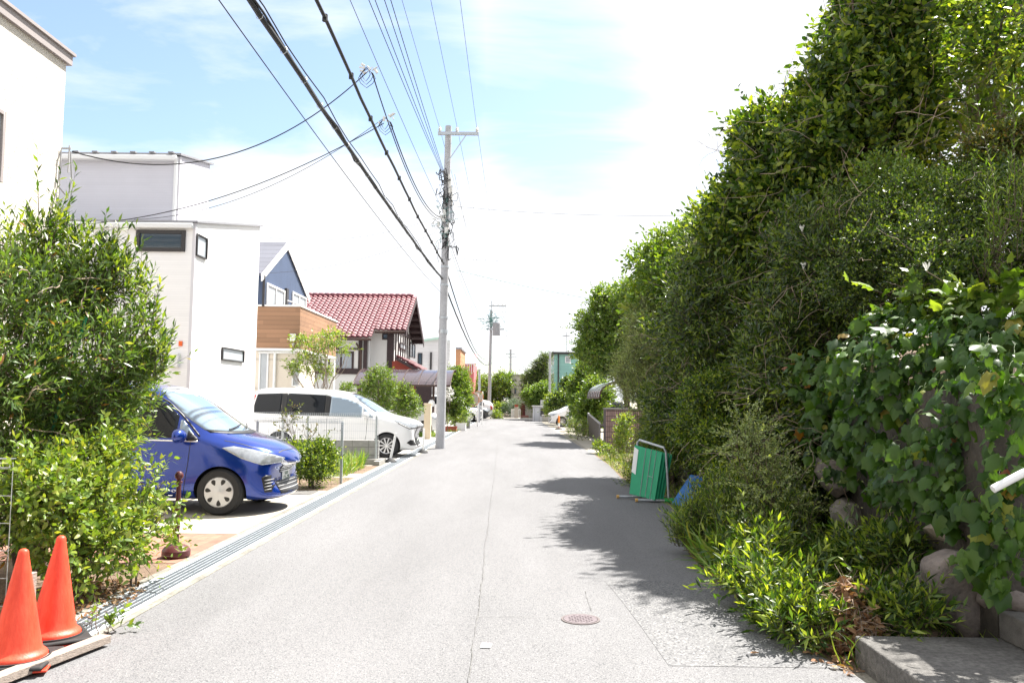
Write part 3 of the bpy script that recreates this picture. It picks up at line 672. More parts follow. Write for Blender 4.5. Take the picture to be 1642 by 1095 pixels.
m_ = MB(); pd = P(471, 541, Y0); m_.box(pd.x - .08, pd.x + .08, Y0 - .14, Y0 - .021, pd.z - .12, pd.z + .1); m_.build('hopper', MATS['white_metal'], h)
pw = P(471, 604, Y0); win(h, 'Y', pw.x - .12, pw.x + .12, pw.z - .3, pw.z + .32, Y0 + .25, 'white_metal', 'glass_curtain')
pw = P(416, 600, Y0); win(h, 'Y', pw.x - .1, pw.x + .2, pw.z - .6, pw.z + .7, Y0 + .25, 'white_metal', 'glass_curtain')
for (xa, ya, xb, yb) in ((427, 453, 456, 492), (468, 467, 490, 492)):
    q0, q1 = PX(xa, ya, X4), PX(xb, ya, X4); win(h, 'X', q0.y, q1.y, ZT - .25, q0.z, X4 + .001, 'white_metal', 'glass_curtain', mull=1, fw=.07)
m_ = MB(); q0 = PX(458, 463, X4); m_.box(X4, X4 + .08, q0.y - .12, q0.y + .12, ZT - .1, q0.z); m_.build('shutter_box', MATS['dark_metal'], h)
pipe(h, [(X4 + .05, Y0 - .05, ZE - .1), (X4 + .05, Y0 - .05, ZT)], .04, 'dark_metal')
m_ = MB(); q0, q1 = P(461, 482, Y0 + 1.2), P(484, 490, Y0 + 2.5); m_.tube([q0, q1], .02, 6); m_.tube([q0 + Vector((.0, .25, .0)), q1 + Vector((0, .2, 0))], .02, 6); m_.tube([q0, q0 + Vector((0, .25, 0))], .02, 6); m_.build('laundry_pole', MATS['white_metal'], h)

# ------------------------------------------------------------------ half-timbered house with red tiled roof
def tiles(parent, x0, x1, ye, ze, yr, zr, m, tile=.27, course=.31, th=.05, name='roof_tiles', swap=False):
    """wavy interlocking tiles, one mesh; runs from eave (ye,ze) to ridge (yr,zr). swap=True exchanges X and Y"""
    d = Vector((0, yr - ye, zr - ze)); L_ = d.length; d /= L_; n = Vector((0, -d.z, d.y)); n = n if n.z > 0 else -n
    nc = max(1, round(L_ / course)); nu = max(2, int((x1 - x0) / tile * 8)); xs = np.linspace(x0, x1, nu + 1)
    ph = (xs - x0) / tile * 2 * math.pi; hx = .035 * (np.sin(ph) + .35 * np.sin(2 * ph + .6)); rows = []
    for i in range(nc):
        for v, hh in ((i, .045), (i + 1, .0)):
            b = Vector((0, ye, ze)) + d * (L_ * v / nc); rows.append([(x, b.y + n.y * (hh + k), b.z + n.z * (hh + k)) for x, k in zip(xs, hx + .03)])
    vs = [p for r_ in rows for p in r_]
    if swap: vs = [(y, x, z) for x, y, z in vs]
    w = nu + 1; fs = [(j * w + i, j * w + i + 1, (j + 1) * w + i + 1, (j + 1) * w + i) for j in range(len(rows) - 1) for i in range(nu)]
    flip = (yr > ye) == swap
    if flip: fs = [f[::-1] for f in fs]
    mb = MB(); mb.add(vs, fs)
    o = mb.build(name, m, parent, smooth='auto'); md = o.modifiers.new('thick', 'SOLIDIFY'); md.thickness = th; md.offset = -1
    return o
X5 = -5.75; rn = PX(651, 530, X5 + .25); rr2 = PX(668, 476, X5 + .25); rf = PX(680, 541, X5 + .25)
YE, ZE5, YR, ZR5, YF5 = rn.y, rn.z, rr2.y, rr2.z, rf.y
h = thing('red_roofed_house', 'white half-timbered house under a large red tiled roof', 'house', (X5 - 3, YR, 0))
XL5 = -14.0; slope = (ZR5 - ZE5) / (YR - YE)
xm = P(603, 545, YE).x - .1
tiles(h, xm, X5 + .25, YE, ZE5, YR, ZR5, MATS['red_roof']); YE2 = YE - .75; tiles(h, XL5, xm, YE2, ZE5 - slope * .75, YR, ZR5, MATS['red_roof'])
tiles(h, XL5, X5 + .25, YF5, ZE5, YR, ZR5, MATS['red_roof'])
m_ = MB(); n_ = int((X5 + .3 - XL5) / .32)
for i in range(n_): m_.tube([(XL5 + i * .32, YR, ZR5 + .03), (XL5 + i * .32 + .33, YR, ZR5 + .045)], .13, 8)
m_.build('ridge_tiles', MATS['red_roof'], h, smooth=True)
mat('plaster_white', (.62, .62, .61), .85, noise=.03, nscale=8); mat('timber_dark', (.035, .02, .022), .6, noise=.3, nscale=12)
yw = YE + .45; yw2 = YF5 - .5; zt = ZE5 + slope * .45 - .1
m_ = MB(); m_.prism([(XL5, yw, 0), (XL5, yw2, 0), (XL5, yw2, zt), (XL5, YR, ZR5 - .12), (XL5, yw, zt)], (X5 - .45 - XL5, 0, 0)); m_.build('wall', MATS['plaster_white'], h)
xw = P(590, 560, yw).x; m_ = MB(); m_.box(XL5, xw - .3, YE2 + .3, yw, 0, ZE5 - .45); m_.build('wing_wall', MATS['plaster_white'], h)
XG = X5 - .45
tb = MB()
for px_ in (578, 586): q0 = P(px_, 560, YE2 + .3); tb.box(q0.x - .09, q0.x + .09, YE2 + .25, YE2 + .299, 0, ZE5 - .5)
zt1 = P(600, 593, yw).z; zt2 = P(600, 598, yw).z
tb.box(XL5, xw - .3, YE2 + .245, YE2 + .3, zt2 - .1, zt1 + .02); tb.box(xw - .3, XG, yw - .05, yw, zt2 - .1, zt1)
tb.box(XG - .28, XG + .04, yw - .055, yw + .2, 0, zt); tb.box(XL5, xw - .3, YE2 + .246, YE2 + .299, P(600, 563, yw).z, P(600, 560, yw).z)
for k in range(1, 8): y = yw + (yw2 - yw) * k / 8; tb.box(XG, XG + .05, y - .1, y + .1, 0, zt + slope * min(y - yw, yw2 - y) - .1)
tb.box(XG, XG + .056, yw, yw2, zt - .1, zt + .12); tb.box(XG, XG + .056, yw, yw2, zt2 - .1, zt1)
tb.build('timber_frame', MATS['timber_dark'], h)
m_ = MB()
for ya, yb in ((YE, YR), (YF5, YR)):
    d = Vector((0, yb - ya, ZR5 - ZE5)); a = Vector((X5 + .22, ya, ZE5 - .12)); b = a + d; m_.prism([a + Vector((0, 0, -.2)), b + Vector((0, 0, -.2)), b + Vector((0, 0, .1)), a + Vector((0, 0, .1))], (.04, 0, 0))
    for k in range(7):
        p_ = a + d * (k + .4) / 7; m_.box(XG, X5 + .2, p_.y - .06, p_.y + .06, p_.z - .16, p_.z)
    a2 = a + Vector((-.7, 0, .02)); m_.prism([a2, a2 + d, a2 + d + Vector((0, 0, .05)), a2 + Vector((0, 0, .05))], (.7, 0, 0))
m_.build('verge_boards', MATS['timber_dark'], h)
pipe(h, [(xm, YE2 - .08, ZE5 - slope * .75 - .1), (XL5, YE2 - .08, ZE5 - slope * .75 - .06)], .06, 'brown_metal', 'gutter'); pipe(h, [(xm + .05, YE - .08, ZE5 - .1), (X5 + .2, YE - .08, ZE5 - .06)], .06, 'brown_metal', 'gutter')
q0 = P(579, 560, YE2 + .2); pipe(h, [(q0.x - .2, YE2, ZE5 - .7), (q0.x, YE2 + .22, ZE5 - 1.1), (q0.x, YE2 + .22, 0)], .05, 'brown_metal')
q0 = P(592, 560, yw); pipe(h, [(q0.x, yw - .06, zt - .2), (q0.x, yw - .06, 0)], .05)
pxwin(h, 'Y', 527, 563, 567, 594, YE2 + .3, fm='timber_dark', gm='glass_curtain', fw=.1, mull=1)
pxwin(h, 'Y', 613, 534, 631, 545, yw, fm='timber_dark', gm='glass_house', fw=.06)
q0, q1 = PX(640, 548, XG), PX(649, 562, XG); win(h, 'X', q0.y, q1.y, q1.z, q0.z, XG + .03, 'timber_dark', 'glass_curtain', mull=1)
q0, q1 = PX(656, 548, XG), PX(664, 575, XG); win(h, 'X', q0.y, q1.y, q1.z, q0.z, XG + .03, 'timber_dark', 'glass_house', mull=1)
# lean-to porch with its own tiled roof and rust-red end wall
pa, pb = P(636, 571, yw - .3), P(692, 603, yw - .3)
tiles(h, yw - .45, yw + 5.0, pb.x, pb.z, pa.x, pa.z, MATS['red_roof'], name='porch_roof', swap=True)
mat('rust_wall', (.24, .045, .03), .8, noise=.1); m_ = MB(); m_.prism([(XG, yw - .12, 0), (pb.x - .9, yw - .12, 0), (pb.x - .9, yw - .12, pb.z + .27), (pa.x + .1, yw - .12, pa.z - .18), (XG, yw - .12, pa.z - .25)], (0, 4.6, 0)); m_.build('porch_wall', MATS['rust_wall'], h)
m_ = MB(); d = Vector((pa.x - pb.x, 0, pa.z - pb.z)); a = Vector((pb.x, yw - .44, pb.z - .2)); m_.prism([a, a + d, a + d + Vector((0, 0, .16)), a + Vector((0, 0, .16))], (0, .05, 0)); m_.build('porch_barge_board', MATS['timber_dark'], h)
pdx = P(676, 640, yw - .12).x; m_ = MB(); m_.box(pdx - .3, pdx + .5, yw - .16, yw - .121, 0, 2.2); m_.build('porch_door', MATS['timber_dark'], h)

# ------------------------------------------------------------------ carport in front of it
h = thing('carport', 'brown translucent arched carport roof beside the red-roofed house', 'carport', (-5, 35.5, 0))
YC = 34.2; c0, c1_ = P(566, 617, YC), P(722, 619, YC); W5 = 3.0; zlow = c0.z; rise = .75; n_ = 12
mat('smoked_sheet', (.10, .075, .085), .12, spec=.9, trans=.3, alpha=.9)
arc = [(YC + W5 * i / n_, zlow + rise * math.sin(math.pi / 2 * min(1, i / n_ * 1.15)) ** .8) for i in range(n_ + 1)]
m_ = MB()
for i in range(n_):
    (a, b), (c, d) = arc[i], arc[i + 1]; m_.prism([(c0.x, a, b), (c0.x, c, d), (c0.x, c, d + .012), (c0.x, a, b + .012)], (c1_.x - c0.x, 0, 0))
m_.build('roof_sheet', MATS['smoked_sheet'], h)
m_ = MB()
for k in range(7):
    x = c0.x + (c1_.x - c0.x) * k / 6
    for i in range(n_): m_.bar((x, arc[i][0], arc[i][1] + .02), (x, arc[i + 1][0], arc[i + 1][1] + .02), .035, .03)
m_.bar((c0.x, YC, zlow), (c1_.x, YC, zlow), .06, .08); m_.bar((c0.x, arc[-1][0], arc[-1][1] - .03), (c1_.x, arc[-1][0], arc[-1][1] - .03), .08, .1); m_.build('ribs', MATS['brown_metal'], h)
for x in (c0.x + 1, c1_.x - 1.0):
    m_ = MB(); m_.bar((x, YC + W5 - .1, 0), (x, YC + W5 - .1, arc[-1][1]), .1, .1); m_.build('post', MATS['brown_metal'], h)

# ------------------------------------------------------------------ houses further along on the left
h = thing('pale_clad_house', 'white clad house with mint roof edge behind the red roof', 'house', (-6, 54, 0)); ya = 53.0
a, b = P(655, 553, ya), P(707, 543, ya); a2 = P(655, 640, ya)
siding('far_clad', (.60, .60, .61), .22, .3, noise=.03, jointcol=.85)
m_ = MB(); m_.prism([(a.x - 3, ya, 0), (b.x, ya, 0), (b.x, ya, b.z), (a.x - 3, ya, a.z - .4)], (0, 7, 0)); m_.build('wall', MATS['far_clad'], h)
m_ = MB(); m_.prism([(a.x - 3.1, ya - .15, a.z - .4), (b.x + .15, ya - .15, b.z), (b.x + .15, ya - .15, b.z + .14), (a.x - 3.1, ya - .15, a.z - .26)], (0, 7.3, 0)); m_.build('roof', mat('mint_trim', (.42, .60, .52), .5), h)
pxwin(h, 'Y', 670, 566, 677, 585, ya, fm='dark_metal', gm='glass_house'); m_ = MB(); q0 = P(691, 580, ya); m_.box(q0.x - .06, q0.x + .06, ya - .1, ya, 0, P(691, 565, ya).z); m_.build('downpipe', MATS['dark_metal'], h)
q0 = P(722, 545, ya + 2); m_ = MB(); m_.box(b.x, q0.x, ya + 2, ya + 7, 0, q0.z); m_.build('annex_wall', MATS['far_clad'], h)
h = thing('orange_house', 'flat-topped orange rendered house block far down the left side', 'house', (-5.3, 64, 0)); a, b = P(718, 560, 64), P(738.5, 560, 64)
m_ = MB(); m_.box(a.x - 1, b.x, 64, 70, 0, a.z); m_.build('wall', mat('orange_render', (.50, .26, .14), .85, noise=.05), h); m_ = MB(); m_.box(a.x - 1.1, b.x + .1, 63.9, 70.1, a.z, a.z + .15); m_.build('roof', MATS['roof_grey'], h)
pxwin(h, 'Y', 722, 584, 726, 592, 64)
h = thing('pink_house', 'small pink house with pale pink roof and white balcony rail', 'house', (-4.5, 74, 0)); a, b = P(736, 584, 74), P(760, 584, 74)
m_ = MB(); m_.box(a.x - 2, b.x, 74, 80, 0, a.z); m_.build('wall', mat('pink_render', (.55, .17, .18), .85, noise=.05), h)
m_ = MB(); zr_ = P(740, 575, 74).z; m_.prism([(a.x - 2, 73.7, a.z), (b.x + .2, 73.7, a.z), (b.x + .2, 77, zr_ + .5), (a.x - 2, 77, zr_ + .5)], (0, 0, .1)); m_.build('roof', mat('pink_roof', (.62, .34, .36), .6, noise=.06), h)
m_ = MB(); zb = P(750, 597, 74).z
for k in range(8): x = a.x + (b.x - a.x) * k / 7; m_.box(x - .03, x + .03, 73.5, 73.55, zb, zb + .7)
m_.box(a.x, b.x, 73.49, 73.56, zb + .7, zb + .78); m_.build('balcony_rail', MATS['white_metal'], h)

# ------------------------------------------------------------------ end of the street
h = thing('beige_house', 'beige flat-roofed house with a dark red door at the street end', 'house', (1.5, 74, 0)); ye = 74
a, b = P(824, 634, ye), P(889, 634, ye); u, w2 = P(820, 602, ye + 4), P(860, 602, ye + 4)
mat('beige_render', (.46, .43, .38), .9, noise=.04, nscale=6)
m_ = MB(); m_.box(a.x, b.x + 3, ye, ye + 4, 0, a.z); m_.box(u.x, w2.x + 5, ye + 4, ye + 10, 0, u.z); m_.build('wall', MATS['beige_render'], h)
m_ = MB(); m_.box(a.x + .9, b.x + 3, ye - .5, ye, a.z - .15, a.z + .05); m_.build('canopy', MATS['dark_metal'], h)
m_ = MB(); m_.box(u.x - .1, w2.x + 5.1, ye + 3.9, ye + 10, u.z, u.z + .12); m_.box(u.x - .03, w2.x + 5, ye + 3.96, ye + 4, P(820, 619, ye + 4).z, P(820, 618, ye + 4).z); m_.build('parapet', mat('stone_trim', (.36, .34, .30), .8), h)
pxwin(h, 'Y', 825, 622, 828, 631, ye + 4); a, b = P(832, 646, ye), P(842, 668, ye)
m_ = MB(); m_.box(a.x, b.x, ye - .06, ye, .15, a.z); m_.build('door', mat('door_red', (.13, .02, .018), .5), h); m_ = MB(); m_.box(a.x - .2, b.x + .3, ye - 1.2, ye, 0, .15); m_.build('doorstep', mat('step_red', (.3, .14, .12), .8), h)

# ------------------------------------------------------------------ teal house on the right
h = thing('teal_house', 'three-storey teal green house with dark roof edge beyond the trees', 'house', (5, 70, 0)); yt = 70
a, b = P(889, 568, yt), P(960, 568, yt)
siding('teal_siding', (.24, .45, .41), .3, .2, noise=.04, jointcol=.85)
m_ = MB(); m_.box(a.x, b.x, yt, yt + 9, 0, a.z); m_.build('wall', MATS['teal_siding'], h)
m_ = MB(); m_.box(a.x - .25, b.x + .3, yt - .3, yt + 9.3, a.z, a.z + .2); m_.build('roof_edging', MATS['dark_metal'], h)
pipe(h, [(a.x + .35, yt - .06, a.z), (a.x + .35, yt - .06, 0)], .06, 'dark_metal')
pxwin(h, 'Y', 906, 571, 915, 582, yt, fm='white_metal', gm='glass_curtain', fw=.08)
for (ya_, yb_) in ((yt + .8, yt + 2), (yt + 4, yt + 5.2)):
    for z in (3.4, 5.3): 
        win(h, 'x', ya_, yb_, z - .6, z + .6, a.x, 'white_metal', 'glass_curtain', fw=.08)
m_ = MB(); q0 = P(908, 570, yt + 1); m_.tube([(q0.x, yt + 1, a.z + .2), (q0.x, yt + 1, a.z + 2.0)], .03, 6)
for k in range(5): m_.bar((q0.x - .45 + .05 * k, yt + .6 + k * .2, a.z + 1.7), (q0.x + .45 - .05 * k, yt + .6 + k * .2, a.z + 1.7), .02)
m_.build('antenna', MATS['grey_pipe'], h)
# ------------------------------------------------------------------ cars (local frame: +x forward, origin on the ground under the middle)
def carpaint(name, col, metal=.3, rough=.28):
    m = mat(name, col, rough, metal=metal, coat=1.0, noise=.02, nscale=2); return m
carpaint('paint_blue', (.004, .034, .27), .5, .2); carpaint('paint_white', (.72, .72, .72), 0, .35); carpaint('paint_black', (.012, .012, .016), .1, .2); carpaint('paint_pearl', (.66, .66, .65), 0, .3)
mat('car_glass', (.010, .012, .015), .04, spec=.3); mat('car_glass_light', (.16, .22, .28), .03, spec=1.2, coat=1)
mat('lamp_clear', (.36, .38, .40), .1, metal=.5, spec=1.0, coat=1, noise=.25, nscale=14); mat('lamp_red', (.42, .015, .015), .12, coat=1); mat('chrome', (.72, .72, .74), .12, metal=1); mat('lamp_amber', (.6, .2, .02), .2)
mat('trim_black', (.014, .014, .015), .45); mat('hubcap', (.56, .57, .58), .35, metal=.4, noise=.05); mat('alloy', (.62, .62, .63), .25, metal=.6); mat('plate', (.78, .79, .77), .5); mat('plate_ink', (.02, .10, .05), .6); mat('wheel_dark', (.02, .02, .02), .6); mat('seat_grey', (.12, .12, .13), .8)

def loft(st, sub=2, plan=.2):
    """st rows: x, z_bottom, z_belt, z_top, w_bottom, w_belt, w_top"""
    bm = bmesh.new(); rings = []
    for (x, zb, zs, zt, wb, ws, wt) in st:
        zm = zb + (zs - zb) * .5
        h = [(0, zb), (wb * .8, zb), (wb, zb + .07), (max(wb, ws) + .005, zm), (ws, zs), (ws + (wt - ws) * .45, zs + (zt - zs) * .42), (wt, zs + (zt - zs) * .86), (wt * .84, zs + (zt - zs) * .97), (wt * .45, zt), (0, zt)]
        pts = [(y, z) for y, z in h] + [(-y, z) for y, z in h[-2:0:-1]]
        wm = max(wb, ws); u = min(1, max(0, (x - .1) / 1.2)); cf = plan * u * u * (3 - 2 * u)
        rings.append([bm.verts.new((x - cf * (abs(y) / wm) ** 2.2, y, z)) for y, z in pts])
    n = len(rings[0])
    for a, b in zip(rings[:-1], rings[1:]):
        for k in range(n): bm.faces.new((a[k], a[(k + 1) % n], b[(k + 1) % n], b[k]))
    for ring, s in ((rings[0], 1), (rings[-1], -1)):
        h = n // 2
        for k in range(h):      # quads across the closed ends
            a, b, c, d = ring[k], ring[k + 1], ring[(n - k - 1) % n], ring[(n - k) % n]
            vs = []
            for v in (a, b, c, d):
                if v not in vs: vs.append(v)
            if len(vs) >= 3:
                try: bm.faces.new(vs if s > 0 else vs[::-1])
                except ValueError: pass
    bmesh.ops.recalc_face_normals(bm, faces=bm.faces[:])
    me = bpy.data.meshes.new('body'); bm.to_mesh(me); bm.free(); return me

def baked(me, mods):
    o = bpy.data.objects.new('tmp', me); COL.objects.link(o); extra = []
    for kind, kw in mods:
        md = o.modifiers.new(kind, kind)
        for k, v in kw.items(): setattr(md, k, v)
        if kind == 'BOOLEAN': extra.append(kw['object'])
    dg = bpy.context.evaluated_depsgraph_get(); dg.update()
    out = bpy.data.meshes.new_from_object(o.evaluated_get(dg)); bpy.data.objects.remove(o)
    for e in extra: bpy.data.objects.remove(e)
    return out

def car_body(parent, st, paint, arches, W, name='body'):
    me = loft(st); me.materials.append(MATS[paint]); me.materials.append(MATS['trim_black'])
    cut = MB()
    for (ax, r) in arches:
        for s in (1, -1): cut.lathe([(0, s * .42), (r, s * .42), (r, s * 1.3), (0, s * 1.3)], 40, (ax, 0, r * .88), 'Y')
    bm_ = bpy.data.meshes.new('cut'); bm_.from_pydata(cut.v, [], cut.f); bmx = bmesh.new(); bmx.from_mesh(bm_); bmesh.ops.remove_doubles(bmx, verts=bmx.verts[:], dist=1e-5); bmesh.ops.recalc_face_normals(bmx, faces=bmx.faces[:]); bmx.to_mesh(bm_); bmx.free()
    bm_.materials.append(MATS['trim_black'])
    co = bpy.data.objects.new('cut', bm_); COL.objects.link(co)
    out = baked(me, [('SUBSURF', dict(levels=3, render_levels=3)), ('BOOLEAN', dict(object=co, operation='DIFFERENCE', solver='EXACT', material_mode='TRANSFER'))])
    out.polygons.foreach_set('use_smooth', [True] * len(out.polygons))
    try: out.set_sharp_from_angle(angle=R(38))
    except Exception: pass
    o = bpy.data.objects.new(name, out); COL.objects.link(o); o.parent = parent
    return o, BVHTree.FromPolygons([v.co[:] for v in out.vertices], [p.vertices[:] for p in out.polygons])

def decal(parent, bvh, poly, proj, name, m, off=.004, step=.05, thick=.006, smooth=True):
    """a panel cut to outline `poly` and laid on the curved body by projection along one axis"""
    bm = bmesh.new(); vs = [bm.verts.new((a, b, 0)) for a, b in poly]; bm.faces.new(vs)
    for ax in (0, 1):
        lo, hi = min(p[ax] for p in poly), max(p[ax] for p in poly); n = int((hi - lo) / step)
        for i in range(1, n + 1):
            co = [0, 0, 0]; co[ax] = lo + (hi - lo) * i / (n + 1); no = [0, 0, 0]; no[ax] = 1
            bmesh.ops.bisect_plane(bm, geom=bm.verts[:] + bm.edges[:] + bm.faces[:], plane_co=co, plane_no=no)
    dead = []
    for v in bm.verts:
        a, b = v.co.x, v.co.y
        o, d = {'R': ((a, -4, b), (0, 1, 0)), 'L': ((a, 4, b), (0, -1, 0)), 'F': ((5, a, b), (-1, 0, 0)), 'B': ((-5, a, b), (1, 0, 0)), 'T': ((a, b, 4), (0, 0, -1))}[proj]
        loc, no, idx, dist = bvh.ray_cast(Vector(o), Vector(d))
        if loc is None: dead.append(v); continue
        if no.dot(Vector(d)) > 0: no = -no
        v.co = loc + no * off
    bmesh.ops.delete(bm, geom=dead, context='VERTS')
    bmesh.ops.recalc_face_normals(bm, faces=bm.faces[:])
    if bm.faces:
        bm.faces.ensure_lookup_table(); f = max(bm.faces, key=lambda q: q.calc_area()); o, d = {'R': (0, (0, 1, 0)), 'L': (0, (0, -1, 0)), 'F': (0, (-1, 0, 0)), 'B': (0, (1, 0, 0)), 'T': (0, (0, 0, -1))}[proj]
        if f.normal.dot(Vector(d)) > 0: bmesh.ops.reverse_faces(bm, faces=bm.faces[:])
    me = bpy.data.meshes.new(name); bm.to_mesh(me); bm.free(); me.materials.append(MATS[m])
    if smooth: me.polygons.foreach_set('use_smooth', [True] * len(me.polygons))
    o = bpy.data.objects.new(name, me); COL.objects.link(o); o.parent = parent
    if thick: md = o.modifiers.new('thick', 'SOLIDIFY'); md.thickness = thick + off; md.offset = -1
    return o
def strip(pts, w):
    """closed outline of a thin line through 2-D points"""
    L_, R_ = [], []
    for i, p in enumerate(pts):
        a, b = Vector(pts[max(0, i - 1)]), Vector(pts[min(len(pts) - 1, i + 1)]); d = (b - a).normalized(); n = Vector((-d.y, d.x)) * w / 2
        L_.append(tuple(Vector(p) + n)); R_.append(tuple(Vector(p) - n))
    return L_ + R_[::-1]
def wheel(parent, x, y, r, kind, name='wheel'):
    s = -1 if y < 0 else 1; o = thing_wheel = bpy.data.objects.new(name, None)
    tw = .185; mb = MB()
    mb.lathe([(r * .66, -tw / 2), (r * .9, -tw / 2 - .004), (r * .985, -tw / 2 + .03), (r, -tw / 4), (r, tw / 4), (r * .985, tw / 2 - .03), (r * .9, tw / 2 + .004), (r * .66, tw / 2)], 48, (x, y, r), 'Y')
    mb.lathe([(r * .985 + .002, s * tw * .2), (r * 1.003, s * tw * .22)], 48, (x, y, r), 'Y')
    w = mb.build(name, MATS['black_rubber'], parent, smooth='auto', local=True)
    q = MB(); yo = y + s * tw * .5; rr = r * .67
    if kind == 'cap':
        q.lathe([(0, s * .012), (.03, s * .014), (.05, s * .004), (rr * .6, s * .006), (rr * .93, -s * .004), (rr, -s * .018), (rr * .98, -s * .1)], 56, (x, yo, r), 'Y'); q.build('hubcap', MATS['hubcap'], w, smooth='auto', local=True)
        hq = MB()
        for k in range(7):
            t = 2 * math.pi * (k + .3) / 7; c_, s_ = math.cos(t), math.sin(t); pts = []
            for j in range(16):
                u = 2 * math.pi * j / 16; rad = rr * .68 + rr * .19 * math.cos(u); tan = rr * .125 * math.sin(u) * (1 + .45 * math.cos(u)); pts.append((x + rad * c_ - tan * s_, yo + s * .0065, r + rad * s_ + tan * c_))
            hq.prism(pts, (0, -s * .01, 0))
        hq.build('vent_slots', MATS['wheel_dark'], w, local=True)
    else:
        q.lathe([(0, -s * .05), (rr, -s * .05), (rr * 1.0, -s * .12)], 40, (x, yo, r), 'Y'); q.build('brake_shadow_disc' if False else 'wheel_shade_disc', MATS['wheel_dark'], w, local=True)  # black disc behind the spokes stands in for the shade inside the wheel
        al = MB(); al.lathe([(rr * .9, -s * .015), (rr * .99, s * .004), (rr * 1.0, -s * .05)], 48, (x, yo, r), 'Y'); al.lathe([(0, s * .004), (rr * .17, s * .0), (rr * .2, -s * .04)], 24, (x, yo, r), 'Y')
        for k in range(10):
            t = 2 * math.pi * k / 10; d = Vector((math.cos(t), 0, math.sin(t))); n = Vector((-math.sin(t), 0, math.cos(t))); c = Vector((x, yo - s * .02, r))
            w0, w1 = rr * .055, rr * .10
            al.prism([c + d * rr * .15 - n * w0, c + d * rr * .93 - n * w1, c + d * rr * .93 + n * w1, c + d * rr * .15 + n * w0], (0, s * .018, 0))
        al.build('rim', MATS['alloy'], w, local=True)
    bpy.data.objects.remove(o); return w
def mirror(parent, x, y, z, paint, s):
    mb = MB(); n = 14
    for i in range(1): pass
    bm = bmesh.new(); bmesh.ops.create_icosphere(bm, subdivisions=3, radius=1)
    for v in bm.verts:
        v.co.x = v.co.x * (.115 if v.co.x > 0 else .04) + x; v.co.y = v.co.y * .15 + y + s * .13; v.co.z = v.co.z * .098 + z
    me = bpy.data.meshes.new('mirror'); bm.to_mesh(me); bm.free(); me.materials.append(MATS[paint]); me.polygons.foreach_set('use_smooth', [True] * len(me.polygons)); o = bpy.data.objects.new('mirror', me); COL.objects.link(o); o.parent = parent
    mb.bar((x, y - s * .03, z - .07), (x, y + s * .07, z - .05), .07, .05); mb.build('mirror_foot', MATS[paint], o, local=True, bevel=.01)
    mb = MB(); mb.bar((x + .072, y + s * .03, z - .005), (x + .03, y + s * .235, z - .005), .03, .025); mb.build('indicator', MATS['lamp_clear'], o, local=True, bevel=.008); return o

def plate_text(parent, x, y, z, rows, face=1):
    """number plate facing +x with small raised figures"""
    mb = MB(); mb.box(x, x + .012, y - .165, y + .165, z - .0825, z + .0825); p = mb.build('number_plate', MATS['plate'], parent, local=True, bevel=.004)
    mb = MB(); seg = {'0': 'abcdef', '1': 'bc', '2': 'abged', '5': 'afgcd', '7': 'abc', '8': 'abcdefg', '3': 'abgcd', '-': 'g'}
    def dig(c, cy, cz, w, h):
        t = h * .2; S = dict(a=(0, h / 2, w, t), g=(0, 0, w, t), d=(0, -h / 2, w, t), f=(w / 2, h / 4, t, h / 2), b=(-w / 2, h / 4, t, h / 2), e=(w / 2, -h / 4, t, h / 2), c=(-w / 2, -h / 4, t, h / 2))
        for k in seg[c]:
            oy, oz, ww, hh = S[k]; mb.box(x + .0125, x + .0145, cy - oy - ww / 2, cy - oy + ww / 2, cz + oz - hh / 2, cz + oz + hh / 2)
    for (s_, cz, w, h) in rows:
        n = len(s_)
        for i, c in enumerate(s_):
            if c != ' ': dig(c, y + (i - (n - 1) / 2) * w * 1.75, cz + z, w, h)
    mb.build('plate_figures', MATS['plate_ink'], p, local=True)

